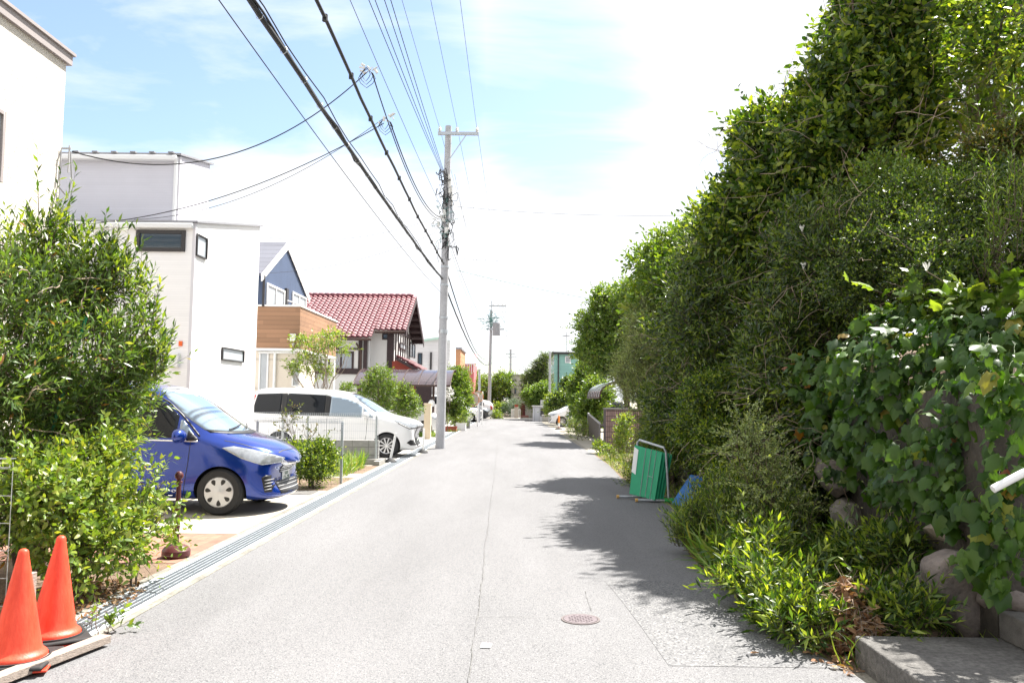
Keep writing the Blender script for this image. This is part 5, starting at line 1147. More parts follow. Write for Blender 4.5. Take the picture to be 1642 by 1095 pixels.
# grey cabinet on the right at the far end
a, b = P(857, 652, 60), P(867, 652, 60); o = thing('storage_shed', 'pale grey panelled storage shed at the far right corner', 'shed', (a.x, 60, 0)); siding('shed_panel', (.42, .43, .46), .35, .3, vertical=True, noise=.05)
q = MB(); q.box(a.x - .1, b.x + .35, 60, 61.6, 0, a.z); q.build('body', MATS['shed_panel'], o); q = MB(); q.box(a.x - .18, b.x + .42, 59.9, 61.7, a.z, a.z + .07); q.box(a.x + .5, b.x + .5, 61.8, 62.4, 0, a.z + .5); q.build('roof', MATS['grey_pipe'], o); q = MB(); q.box(b.x - .02, b.x + .32, 59.96, 60, .4, a.z - .1); q.build('door', MATS['dark_metal'], o)
q = MB(); q.box(b.x + .1, b.x + 1.3, 58.9, 59.6, 0, .45); q.box(b.x + .05, b.x + 1.35, 58.85, 59.65, .45, .5); tag(q.build('stone_planter', MATS['concrete'], None, bevel=.03), 'low concrete planter in front of the grey shed', 'planter')

# ------------------------------------------------------------------ right side: brick wall, gate panel, carport
brickmat('ribbed_brick', (.20, .135, .13), (.28, .20, .19), (.06, .045, .045), .065, .16, .008, rot=(R(90), 0, 0), offset=0, bump=.8)
brickmat('ribbed_brick_side', (.17, .12, .115), (.24, .18, .17), (.055, .045, .045), .065, .30, .008, rot=(R(90), 0, R(90)), offset=0, bump=.8)
a, b = P(971, 722, 25), P(1040, 722, 25); zt = P(975, 657, 25).z
o = thing('brick_wall', 'brown ribbed brick wall with flat cap beside the hedge', 'wall', (a.x, 25, 0)); q = MB(); q.box(a.x, b.x + .6, 25, 25.3, 0, zt); q.build('wall', MATS['ribbed_brick'], o, bevel=.006); q = MB(); q.box(a.x - .02, b.x + .62, 24.97, 25.33, zt, zt + .05); q.build('cap', MATS['concrete_old'], o, bevel=.008)
c = P(963, 720, 29); d = P(972, 720, 27.2)
o = thing('brick_pillar', 'narrow brown brick pillar holding the sliding gate', 'pillar', (c.x, 28, 0)); q = MB(); q.box(c.x, c.x + .45, 27.6, 28.1, 0, P(965, 656, 28).z); q.build('shaft', MATS['ribbed_brick'], o, bevel=.006); q = MB(); q.box(c.x - .02, c.x + .47, 27.58, 28.12, P(965, 656, 28).z, P(965, 656, 28).z + .05); q.build('cap', MATS['concrete_old'], o, bevel=.008)
a, b = P(962, 700, 28.9), P(943, 700, 34); z0, z1 = P(961, 680, 28.9).z, P(943, 665, 34).z
o = thing('sliding_gate', 'dark bronze slatted gate panel along the right road edge', 'gate', (a.x, 28.9, 0)); q = MB(); n = 26; mat('bronze_slat', (.075, .062, .058), .5, noise=.1)
for k in range(n): t = k / (n - 1); p = a.lerp(b, t); z = .75 + (1.02 - .75) * t; q.bar((p.x, p.y, .1), (p.x, p.y, z), .03, .12)
q.build('slats', MATS['bronze_slat'], o); q = MB(); q.bar((a.x, a.y, .78), (b.x, b.y, 1.05), .05, .06); q.bar((a.x, a.y, .08), (b.x, b.y, .08), .05, .06); q.bar((a.x, a.y, .0), (a.x, a.y, .8), .05); q.bar((b.x, b.y, 0), (b.x, b.y, 1.06), .06); q.build('frame', MATS['grey_pipe'], o)
# curved carport on right
o = thing('carport', 'arched grey carport roof with bronze frame above the brick wall', 'carport', (4, 30, 0)); n = 14; y0, y1 = 29.0, 34.0
e0, e1, pk = P(953, 629, 31).x, P(1003, 637, 29).x + 1.2, P(966, 609, 29).z
prof = []
for i in range(n + 1): t = math.pi * i / n; prof.append((e0 + (e1 - e0) * (1 - math.cos(t)) / 2, P(953, 636, 29).z + (pk - P(953, 636, 29).z) * math.sin(t) ** .75))
mat('grey_sheet', (.27, .29, .34), .25, spec=.8); q = MB()
for i in range(n): (x0, z0), (x1, z1) = prof[i], prof[i + 1]; q.prism([(x0, y0, z0), (x1, y0, z1), (x1, y0, z1 + .012), (x0, y0, z0 + .012)], (0, y1 - y0, 0))
q.build('roof_sheet', MATS['grey_sheet'], o, smooth='auto'); q = MB()
for k in range(8):
    y = y0 + (y1 - y0) * k / 7
    for i in range(n): q.bar((prof[i][0], y, prof[i][1] - .02), (prof[i + 1][0], y, prof[i + 1][1] - .02), .05, .05)
for i in (0, 4, 10, n): q.bar((prof[i][0], y0, prof[i][1] - .03), (prof[i][0], y1, prof[i][1] - .03), .06, .06)
q.build('ribs', MATS['brown_metal'], o)
for y in (y0 + .4, y1 - .4): q = MB(); q.box(e1 - .1, e1, y - .05, y + .05, 0, prof[n][1]); q.build('post', MATS['brown_metal'], o)
q = MB(); q.box(e0 + 1.0, e0 + 1.12, y0 + .3, y0 + .42, 0, prof[4][1]); q.build('post', MATS['brown_metal'], o)

# ------------------------------------------------------------------ green folding barrier and blue board
bp0 = G(1035, 803)
o = thing('folded_barrier', 'folded green panel barrier on a grey pipe stand at the hedge foot', 'barrier', (bp0.x + .1, bp0.y + .0, 0), R(0)); mat('barrier_green', (.015, .30, .15), .5, noise=.06, bump=.1, bscale=12); mat('barrier_white', (.72, .74, .74), .5); mat('cap_yellow', (.55, .33, .10), .6); mat('clip_green', (.03, .35, .08), .5)
p_a, p_b, p_c, p_d = (-.34, .1, .10), (.02, -.22, .04), (.15, -.14, .78), (-.24, .18, .88)
A_, B_2, C_, D_ = map(Vector, (p_a, p_b, p_c, p_d))
for k in range(4):
    off = Vector((.035, .03, -.01)) * k
    q = MB(); nn = (B_2 - A_).cross(D_ - A_).normalized() * .012; tw = Vector((.012 * k, 0, 0)); q.prism([A_ + off, B_2 + off + tw, C_ + off + tw * 2, D_ + off], nn); pnl = q.build('panel', MATS['barrier_green'], o, local=True, bevel=.003)
    q = MB()
    for u in (.42, .62, .80): q.bar((A_ + off).lerp(B_2 + off, u) + nn * 1.2, (D_ + off).lerp(C_ + off, u) + nn * 1.2, .008)
    q.bar(A_.lerp(D_, .45).lerp(B_2.lerp(C_, .45), .62) + off + nn * 1.3, A_.lerp(D_, .45).lerp(B_2.lerp(C_, .45), .8) + off + nn * 1.3, .007)
    q.build('panel_wire', MATS['galv'], pnl, local=True)
nn = (B_2 - A_).cross(D_ - A_).normalized()
def on(u, v): return A_.lerp(B_2, u).lerp(D_.lerp(C_, u), v)
q = MB(); sgn = -1 if nn.y > 0 else 1; q.prism([on(.0, .45) + nn * .014, on(.16, .41) + nn * .014, on(.16, .92) + nn * .014, on(0, .96) + nn * .014], nn * .004); q.build('white_notice', MATS['barrier_white'], o, local=True)
q = MB(); q.tube([(.24, -.17, .03), (.20, -.17, .80), (.17, -.16, .86), (-.16, .22, .96), (-.19, .24, .92), (-.15, .26, .03)], .02, 10); q.build('frame', MATS['galv'], o, local=True, smooth='auto')
for (x0, y0_) in ((-.22, -.19), (-.46, .26)):
    q = MB(); q.tube([(x0 - .05, y0_, .035), (x0 + .75, y0_ - .0, .035)], .02, 10); q.build('foot_pipe', MATS['galv'], o, local=True, smooth='auto'); q = MB(); q.tube([(x0 - .07, y0_, .035), (x0 - .03, y0_, .035)], .028, 10); q.build('end_cap', MATS['cap_yellow'], o, local=True)
q = MB(); q.tube([(.17, -.19, .04), (.32, -.19, .04)], .035, 10); q.build('clip', MATS['clip_green'], o, local=True, smooth='auto')
b0 = G(1085, 812); mat('board_blue', (.02, .14, .42), .45, noise=.12, nscale=6); m_ = MB(); q = MB()
v0, v1 = Vector((b0.x - .06, b0.y + .1, .02)), Vector((b0.x + .16, b0.y - .12, .0)); u_ = Vector((.36, .3, .42)); nrm_ = (v1 - v0).cross(u_).normalized()
q.prism([v0, v1, v1 + u_, v0 + u_], nrm_ * .018); o = q.build('blue_board', MATS['board_blue'], None, bevel=.004); tag(o, 'bright blue plastic board leaning in the weeds beside the barrier', 'board')
# the fold along its edge
q = MB(); q.prism([v1, v1 + (v0 - v1).normalized() * .02, v1 + (v0 - v1).normalized() * .02 + u_, v1 + u_], -nrm_ * .05); fo = q.build('raised_edge', MATS['board_blue'], o)

# ------------------------------------------------------------------ concrete steps and handrail at lower right
s0 = G(1371, 1063); hh = P(1371, 1018, s0.y).z
mat('stair_concrete', (.125, .12, .115), .92, noise=.42, nscale=30, bump=.7, bscale=110, blotch=.25)  # colour darkened to carry the shade lying over the lower right step
bm = bmesh.new()
def grid_block(x0, x1, y0, y1, z0, z1, seed, n=26):
    mb = MB(); mb.box(x0, x1, y0, y1, z0, z1); bm = bmesh.new(); me = bpy.data.meshes.new('b'); me.from_pydata(mb.v, [], mb.f); bm.from_mesh(me)
    bmesh.ops.bevel(bm, geom=bm.edges[:], offset=.012, segments=2, affect='EDGES'); return bm
bm.free()
q = MB(); q.box(s0.x, 4.6, 1.2, s0.y, -.02, hh); o = q.build('concrete_step', MATS['stair_concrete'], None, bevel=.012, seg=3); tag(o, 'broad worn concrete step at the lower right, the lowest one', 'step', 'concrete steps')
q = MB(); q.box(2.98, 5.5, 2.9, 5.12, hh + .001, .34); o = q.build('concrete_step', MATS['concrete_old'], None, bevel=.012, seg=3); tag(o, 'dark mossy concrete step against the ivy wall, the upper one', 'step', 'concrete steps')
r0 = P(1592, 784, 4.45); r1 = P(1645, 756, 4.45); rd = (r1 - r0).normalized()
q = MB(); q.tube([r0, r0 + rd * 1.6], .0215, 16); o = thing('handrail', 'thick white handrail tube poking in from the right edge', 'handrail', (r0.x, r0.y, 0)); q.build('rail', MATS['white_metal'], o, smooth='auto')
q = MB(); e_ = r0 + rd * .9; q.tube([(e_.x, e_.y, .3), e_], .018, 12); q.build('post', MATS['white_metal'], o, smooth='auto')
# stone retaining wall: boulders set in mortar
st_mat = mat('boulder', (.20, .17, .155), .95, noise=.35, nscale=7, bump=.9, bscale=24, blotch=.3)
stp = mat('boulder_pale', (.33, .29, .25), .95, noise=.25, nscale=7, bump=.8, bscale=24, blotch=.2)
mat('lichen', (.50, .49, .50), .9, noise=.2, nscale=20)
o = thing('stone_wall', 'old boulder retaining wall half hidden by ivy at lower right', 'wall', (3.1, 8, 0))
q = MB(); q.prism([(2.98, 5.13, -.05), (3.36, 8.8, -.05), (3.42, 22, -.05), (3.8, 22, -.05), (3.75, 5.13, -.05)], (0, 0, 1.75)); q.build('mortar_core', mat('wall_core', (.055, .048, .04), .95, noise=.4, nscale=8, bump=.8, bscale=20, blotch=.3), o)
def stone(px, py, Y, w, h, seed, m):
    c = P(px, py, Y); r_ = np.random.default_rng(seed); bm = bmesh.new(); bmesh.ops.create_icosphere(bm, subdivisions=4, radius=1); dirs = [Vector(r_.normal(size=3)).normalized() for _ in range(16)]; cut = [r_.uniform(.5, .85) for _ in dirs]
    for v in bm.verts:
        k = v.co.copy()
        for d, ct in zip(dirs, cut):
            t = k.dot(d)
            if t > ct: k -= d * (t - ct) * .9
        n_ = math.sin(k.x * 5 + seed) * math.sin(k.y * 6) * math.sin(k.z * 7 + 1) * .05; k *= 1 + n_
        v.co = Vector((k.x * .26, k.y * w / 2, k.z * h / 2))
        v.co.rotate(Matrix.Rotation(.12 * r_.standard_normal() * 0, 3, 'X'))
    rot = Matrix.Rotation(R(-25), 3, 'Z')
    for v in bm.verts: v.co = rot @ v.co + c - Vector(o.location)
    me = bpy.data.meshes.new('stone'); bm.to_mesh(me); bm.free(); me.materials.append(m); me.polygons.foreach_set('use_smooth', [True] * len(me.polygons)); s = bpy.data.objects.new('stone', me); COL.objects.link(s); s.parent = o
for i, (px, py, Y, w, h, m) in enumerate([(1362, 835, 7.9, 1.0, .62, stp), (1290, 830, 8.9, .9, .6, st_mat), (1440, 860, 7.0, .7, .55, st_mat), (1470, 950, 6.15, .8, .5, st_mat), (1535, 945, 5.55, .75, .72, st_mat), (1400, 930, 7.0, .6, .5, st_mat), (1590, 890, 5.5, .5, .4, st_mat), (1530, 850, 6.0, .75, .4, stp), (1620, 960, 5.25, .5, .3, st_mat), (1250, 850, 9.9, .9, .6, st_mat), (1340, 760, 8.2, 1.0, .5, st_mat), (1450, 790, 7.0, .8, .45, st_mat), (1560, 770, 5.9, .8, .5, st_mat)]): stone(px, py, Y, w, h, i, m)

# ------------------------------------------------------------------ utility poles
def ins(mb, p, s=1.0):
    x, y, z = p
    for k, r_ in enumerate((.055, .065, .055)): mb.lathe([(0.01, k * .05 * s), (r_ * s, k * .05 * s + .012), (.03 * s, k * .05 * s + .045)], 10, (x, y, z))
    mb.lathe([(.02, .15 * s), (.02, .2 * s)], 8, (x, y, z))
mat('insulator', (.62, .62, .60), .3); mat('tangle_teal', (.10, .22, .21), .5)
def pole(label, base, top, r0, r1, arm=None, hard=True, clutter=None, group='concrete utility poles'):
    o = thing('utility_pole', label, 'utility pole', base, 0, group); b, t = Vector(base), Vector(top); n = 14
    q = MB(); q.tube([b.lerp(t, i / n) for i in range(n + 1)], [r0 + (r1 - r0) * i / n for i in range(n + 1)], 28); q.build('shaft', MATS['concrete_pole'], o, smooth='auto')
    q = MB()
    for i in range(1, 22):
        z = i / 22; p = b.lerp(t, z); a = 1.2 if i % 2 else -1.9; q.lathe([(0, 0), (.012, 0), (.012, .05)], 6, (p.x + math.cos(a) * r0 * .92, p.y - r0 * .6, p.z))
    for z in (.36, .365, .405, .505, .56): p = b.lerp(t, z); rr_b = r0 + (r1 - r0) * z + .006; q.lathe([(rr_b, -.03), (rr_b + .008, -.03), (rr_b + .008, .03), (rr_b, .03)], 24, tuple(p))
    q.build('bands', MATS['galv'], o)
    if arm:
        x0, x1, z = arm; q = MB(); p = b.lerp(t, (z - b.z) / (t.z - b.z)); q.box(x0, x1, p.y - r1 - .09, p.y - r1, z - .05, z + .05); q.bar((p.x, p.y - r1 - .04, z - .95), (p.x + (x1 - p.x) * .6, p.y - r1 - .04, z - .03), .03); ca = q.build('crossarm', MATS['galv'], o)
        q = MB()
        for x in (x0 + .06, (x0 + x1) / 2 - .05 + .0, x1 - .06): ins(q, (x, p.y - r1 - .045, z + .05))
        q.build('insulators', MATS['insulator'], ca)
    return o
b0, t0 = G(705.5, 719), P(720, 206, 26.3); b0 = Vector((b0.x, b0.y, -.1)); t0.y = b0.y
c0, c1_ = P(703, 215, b0.y), P(768, 219, b0.y)
main = pole('tall concrete utility pole beside the drain, nearest of the row', b0, t0, .155, .105, (c0.x, c1_.x, (c0.z + c1_.z) / 2))
YP = b0.y
def PP(px, py): return P(px, py, YP)
# the bundle of splices, joints and cable terminations half way up
q = MB(); rb = random.Random(5)
for i in range(46):
    z = rb.uniform(PP(0, 410).z, PP(0, 275).z); c = PP(718, 0); x = PP(718 - (z - 6) * 0, 350).x + rb.uniform(-.16, .16); y = YP - rb.uniform(.12, .24); pts = [Vector((x, y, z))]; 
    for k in range(5): pts.append(pts[-1] + Vector((rb.gauss(0, .08), rb.gauss(0, .04), rb.gauss(0, .14))))
    q.tube(pts, rb.choice((.008, .012, .018)), 5)
q.build('cable_tangle', MATS['cable'], main)
q = MB()
for i in range(26):
    z = rb.uniform(PP(0, 385).z, PP(0, 300).z); x = PP(716, 350).x + rb.uniform(-.22, .2); pts = [Vector((x, YP - .2, z))]
    for k in range(4): pts.append(pts[-1] + Vector((rb.gauss(0, .07), rb.gauss(0, .04), rb.gauss(0, .07))))
    q.tube(pts, .009, 5)
q.build('jumper_wires', MATS['tangle_teal'], main)
q = MB()
for (px, py, r_, l) in ((713, 345, .05, .25), (722, 300, .045, .5), (725, 318, .03, .6), (717, 372, .07, .2), (708, 350, .05, .12), (704, 362, .04, .12), (712, 355, .06, .1), (720, 290, .03, .3)):
    p = PP(px, py); q.lathe([(0, -l / 2), (r_, -l / 2), (r_, l / 2), (0, l / 2)], 10, (p.x, YP - .2, p.z))
q.build('splice_boxes', MATS['insulator'], main)
q = MB(); p = PP(727, 330); q.tube([PP(717, 345) + Vector((0, -.15, -.35)), PP(724, 352) + Vector((0, -.15, 0)), PP(724.5, 300) + Vector((0, -.15, 0))], .05, 10); q.build('cable_riser', MATS['galv'], main)
q = MB(); q.box(-.03, .03, -.03, .03, 0, .05); 
Y2 = 72.0
b1 = G(784, 668); b1 = Vector((P(784, 660, Y2).x, Y2, -.1)); t1 = P(788, 497, Y2)
p2 = pole('second utility pole with a grey transformer, above the black car', b1, t1, .16, .11)
q = MB(); c = P(796, 528, Y2 - .3); q.lathe([(0, -.55), (.34, -.55), (.34, .5), (.3, .58), (0, .6)], 20, tuple(c)); q.build('transformer', mat('transformer_grey', (.28, .28, .30), .5), p2)
q = MB(); a, b = P(781, 491, Y2), P(812, 491, Y2); q.box(b1.x - .1, b.x, Y2 - .25, Y2 - .13, a.z - .06, a.z + .06); q.build('crossarm', MATS['galv'], p2); q = MB(); a, b = P(780, 528, Y2), P(803, 529, Y2); q.box(a.x, b.x + .3, Y2 - .25, Y2 - .13, a.z - .06, a.z + .06); ca = q.build('crossarm', MATS['galv'], p2); q = MB(); q.tube([t1, t1 + Vector((0, 0, .8))], .04, 8); q.build('finial', MATS['galv'], p2)
q = MB(); rb = random.Random(9)
for px in (791, 799, 806, 811): pt_ = P(px, 491, Y2 - .2); ins(q, tuple(pt_), 2.0); ins(q, (pt_.x, pt_.y, pt_.z - .6), 1.6)
q.build('insulators', MATS['insulator'], ca)
q = MB()
for i in range(34):
    pts = [P(788 + rb.uniform(-7, 9), 515 + rb.uniform(-6, 8), Y2 - .3)]
    for k in range(4): pts.append(pts[-1] + Vector((rb.gauss(0, .25), 0, rb.gauss(0, .2))))
    q.tube(pts, .018, 4)
q.build('cable_tangle', MATS['tangle_teal'], p2)
Y3 = 92.0; b_ = P(818, 665, Y3); t_ = P(819, 560, Y3)
p3 = pole('third utility pole, small and centred at the street end', (b_.x, Y3, 0), t_, .16, .12); q = MB()
for (xa, xb, py) in ((811, 826, 568), (814, 829, 573)): a, b = P(xa, py, Y3), P(xb, py, Y3); q.box(a.x, b.x, Y3 - .2, Y3 - .1, a.z - .05, a.z + .05)
ca = q.build('crossarm', MATS['galv'], p3); q = MB(); [ins(q, tuple(P(px, 568, Y3 - .15)), 2) for px in (812, 824)]; q.build('insulators', MATS['insulator'], ca)
for (px, yb_, yt_, Y, lab) in ((768.5, 665, 592, 56, 'slim twin grey poles rising from the trees behind the mirrors'), (881.5, 660, 564, 57, 'slim brownish utility pole in front of the teal house')):
    pole(lab, (P(px, 640, Y).x, Y, 0), P(px + .5, yt_, Y), .09, .07)

# ------------------------------------------------------------------ overhead wires
def wire(label, pts, r, sag=0, n=22, m='cable', group='overhead wires', wig=0, seed=0, name='overhead_wire'):
    pts = [Vector(p) for p in pts]; out = []; rw = random.Random(seed)
    for a, b in zip(pts[:-1], pts[1:]):
        for i in range(n): t = i / n; out.append(a.lerp(b, t) - Vector((0, 0, sag * 4 * t * (1 - t))) + (Vector((rw.gauss(0, wig), 0, rw.gauss(0, wig))) if wig and i else Vector()))
    out.append(pts[-1]); o = MB(); o.tube(out, r, 7); ob = o.build(name, MATS[m], None, smooth=True); tag(ob, label, 'wire', group); return ob
def back(px0, py0, Xw):
    """where a wire leaving the top edge at (px0,py0) meets the plane X=Xw"""
    return PX(px0, py0, Xw)
def run(label, pxtop, attach, Xw, r, sag, **k):
    a = back(*pxtop, Xw); e = attach; d = (a - e); s = e + d * (1 + 9.0 / d.length); o = wire(label, [e, a, s], r, 0, **k) if not sag else wire(label, [e, s], r, sag, 40, **k); return o
def through(label, attach, pxmid, Xw, r, sag, behind=-9, **k):
    """sagging span from the pole `attach` back over the camera, passing the sight line pxmid"""
    a = back(*pxmid, Xw); t = (attach.y - a.y) / (attach.y - behind); z_end = (a.z + sag * 4 * t * (1 - t) - attach.z * (1 - t)) / t; x_end = (a.x - attach.x * (1 - t)) / t
    return wire(label, [attach, (x_end, behind, z_end)], r, sag, 44, **k)
XW = b0.x
w1 = through('thick black cable bundle crossing the sky, the lowest heavy one', PP(709, 447), (402, 2), XW - .15, .03, .35, wig=.004, seed=1)
w1b = through('thinner cable twisted along the lowest heavy bundle', PP(709, 449), (409, 2), XW - .12, .013, .33, wig=.02, seed=2)
through('slack line laced along the upper edge of the lowest heavy bundle', PP(708, 446), (418, 2), XW - .1, .008, .33, wig=.015, seed=12)
# spiral hangers round the bundle
for i in range(2, 43):
    q = MB()
    v = w1.data.vertices; c = sum((v[i * 7 + k].co for k in range(7)), Vector()) / 7
    q.tube([c + Vector((.04 * math.cos(t), .02 * math.sin(t * .5), .045 * math.sin(t))) for t in [j * math.pi / 4 for j in range(9)]], .004, 4)
    q.build('hanger_ring', MATS['galv'], w1)
w2 = through('thick black cable crossing the sky, upper heavy one beside the service drops', PP(712, 424), (508, 2), XW + .1, .024, .55, wig=.006, seed=3)
for i in range(1, 44, 2):
    q = MB()
    v = w2.data.vertices; c = sum((v[i * 7 + k].co for k in range(7)), Vector()) / 7; q.lathe([(.0, -.04), (.034, -.04), (.034, .04), (0, .04)], 8, tuple(c)); q.build('cable_clamp', MATS['cable'], w2)
through('thin black line furthest left across the blue sky', PP(708, 470), (352, 2), XW - .2, .006, .5)
wd = through('thin line carrying the two service drop clamps', PP(712, 342), (562, 2), XW, .006, .3, m='thin_wire')
for i, (px, py, lab) in enumerate(((592, 288, 'low-voltage line, leftmost of the four parallel lines'), (602, 290, 'low-voltage line, second from the left of the four parallel lines'), (617, 293, 'low-voltage line, third from the left of the four parallel lines'), (627, 295, 'low-voltage line, rightmost of the four parallel lines'))): through(lab, PP(714 + i * 1.5, py), (px, 2), XW + .02 + i * .12, .0075, .4)
for i, (xt, xa, lab) in enumerate(((645, 706, 'high-voltage line to the left end of the crossarm'), (691, 734, 'high-voltage line to the middle of the crossarm'), (738, 765, 'high-voltage line to the right end of the crossarm'))):
    e = PP(xa, 209); through(lab, e, (xt, 2), e.x + .02, .006, .3, m='thin_wire')
# clamps and service drops
def clamp(label, p, seed):
    rb = random.Random(seed); o = thing('service_clamp', label, 'wire clamp', p, 0, 'wire clamps with looped ends'); q = MB()
    for k in range(3):
        pts = [Vector(p)]; 
        for j in range(9): t = j / 8 * 2 * math.pi; pts.append(Vector(p) + Vector((-.10 + (.07 + .035 * k) * math.cos(t), .04 * k, -.12 - .02 * k - (.10 + .02 * k) * math.sin(t) + .02 * math.sin(3 * t))))
        q.tube(pts[1:], .006, 5)
    q.build('loops', MATS['cable'], o); q = MB()
    for k in range(7): a = Vector(p) + Vector((rb.uniform(-.22, .08), 0, rb.uniform(-.1, .08))); q.tube([a, a + Vector((rb.uniform(-.1, .1), 0, rb.uniform(-.08, .08)))], rb.uniform(.012, .03), 8)
    q.build('connectors', MATS['insulator'], o); return o
k1 = PX(597, 108, XW); k2 = PX(626, 188, XW)
clamp('looped wire clamp, the upper left one under the blue sky', k1, 1); clamp('looped wire clamp, the lower right one nearer the pole', k2, 2); clamp('cluster of wire terminations hanging left of the near pole', PP(703, 352), 3)
wire('service drop sweeping from the upper clamp to the cream house bracket', [k1, (sb.x + .1, sb.y, sb.z)], .009, .72, 30)
k2b = k2 - Vector((.12, 0, .02)); wire('service drop from the lower clamp to the white house, upper of two', [k2b, P(215, 352, 16.35)], .006, .45, 30, m='thin_wire'); wire('service drop from the lower clamp to the white house, lower of two', [k2 - Vector((.12, 0, .12)), P(101, 361, 16.3)], .009, .45, 30)
wire('black cable joining the two service clamps to the near pole', [k1 - Vector((0, 0, .1)), PP(705, 352)], .011, .55, 30); wire('black cable from the lower clamp curving to the near pole', [k2 - Vector((0, 0, .1)), PP(706, 348)], .013, .4, 30)
wire('thin line from the pole to the navy house roof, upper one', [PP(700, 349), P(430, 381, 27)], .005, .35, 20, m='thin_wire'); wire('thin line from the pole to the navy house gable, lower one', [PP(703, 371), P(425, 438, 25.2)], .005, .3, 20, m='thin_wire')
wire('thin line crossing the street from the near pole to the right trees', [PP(730, 331), P(1130, 345, 22)], .006, .12, 20, m='thin_wire'); wire('fainter line crossing the street below the first one', [PP(728, 414), P(1060, 421, 26)], .0045, .1, 20, m='thin_wire'); wire('teal service line slanting down to the right-hand trees', [PP(735, 434), P(1015, 489, 33)], .009, .1, 20, m='tangle_teal')
# onward spans from the near pole to the second pole
P2 = lambda px, py: P(px, py, Y2)
wire('thick cable sagging from the near pole to the second, lowest one', [PP(711, 450), P2(784, 584)], .028, .9, 40, wig=.004); wire('thick cable sagging from the near pole to the second, inner one', [PP(713, 424), P2(778, 575)], .022, .9, 40)
wire('thin cable between the near pole and the second pole below the tangle', [PP(716, 372), P2(785, 517)], .009, .8, 40, m='thin_wire'); wire('teal cable between the near pole and the second pole', [PP(717, 382), P2(783, 515)], .007, 1.1, 40, m='tangle_teal')
wire('high-voltage span onward from the right crossarm end', [PP(766, 209), P2(811, 488)], .006, .6, 40, m='thin_wire'); wire('high-voltage span onward from the middle of the crossarm', [PP(734, 209), P2(799, 488)], .006, .6, 40, m='thin_wire'); wire('high-voltage span onward from the left crossarm end', [PP(706, 209), P2(791, 488)], .006, .6, 40, m='thin_wire')
wire('low-voltage span onward past the near pole riser', [PP(729, 280), P2(780, 485)], .006, .6, 40, m='thin_wire')
wire('cable from the second pole down to the left houses', [P2(785, 515), P(735, 545, 60)], .012, .2, 14, m='tangle_teal'); wire('cable from the second pole toward the pale clad house', [P2(785, 519), P(722, 560, 58)], .012, .3, 14, m='tangle_teal')
wire('line from the second pole to the third, upper one', [P2(806, 493), P(818, 566, Y3)], .012, .3, 14, m='thin_wire'); wire('line from the second pole to the third, lower one', [P2(790, 547), P(817, 566, Y3)], .016, .3, 14, m='tangle_teal')
wire('line from the second pole across to the teal house, upper one', [P2(800, 505), P(935, 543, 66)], .01, .35, 16, m='thin_wire'); wire('line from the second pole across to the teal house, lower one', [P2(798, 533), P(905, 556, 68)], .01, .3, 16, m='thin_wire')
wire('line crossing behind the second pole above the trees', [P(735, 575, 80), P(850, 586, 80)], .014, .1, 12, m='tangle_teal')
# ------------------------------------------------------------------ vegetation
def bl(px, py, Y, rx, rz, ry=None):
    c = P(px, py, Y); s = SC(Y); return (c.x, c.y, c.z, rx * s, ry if ry else (rx + rz) * .5 * s, rz * s)
leafmat('leaf_dark', [(.008, .022, .005), (.025, .058, .010), (.07, .12, .018), (.19, .25, .036)], .34, .32)  # wide tone range puts the hedge's dark gaps and highlights into the leaf colour
leafmat('leaf_mid', [(.012, .034, .006), (.042, .092, .013), (.12, .185, .026), (.28, .34, .05)], .4, .4)  # widened likewise: shaded and lit tones mixed leaf by leaf
leafmat('leaf_olive', [(.035, .055, .015), (.07, .10, .02), (.12, .14, .03), (.20, .13, .035)], .42, .35)
leafmat('leaf_bright', [(.05, .105, .016), (.085, .155, .024), (.13, .21, .034), (.20, .26, .05)], .42, .36)
leafmat('leaf_lime', [(.07, .135, .02), (.13, .21, .032), (.19, .27, .045), (.27, .29, .06)], .42, .32)
leafmat('leaf_silver', [(.09, .135, .055), (.17, .23, .095), (.26, .32, .14), (.36, .40, .20)], .35, .35)
leafmat('leaf_brush', [(.04, .085, .022), (.085, .15, .034), (.14, .215, .05), (.26, .30, .08, .97), (.30, .15, .05, .995)], .36, .36)
leafmat('leaf_ivy', [(.016, .050, .007), (.036, .088, .011), (.065, .13, .016), (.12, .19, .025, .965), (.22, .24, .03, .985), (.22, .06, .02, .998)], .42, .34, .35)
leafmat('leaf_blue', [(.05, .10, .07), (.08, .14, .10), (.12, .19, .14)], .5, .25)
leafmat('leaf_dead', [(.13, .06, .03), (.22, .11, .055), (.30, .18, .10), (.36, .25, .15)], .8, .15)
leafmat('leaf_grass', [(.05, .12, .02), (.10, .19, .03), (.17, .27, .05), (.30, .30, .10)], .5, .35)
leafmat('petal_orange', [(.6, .08, .01), (.8, .2, .03)], .6, .3)

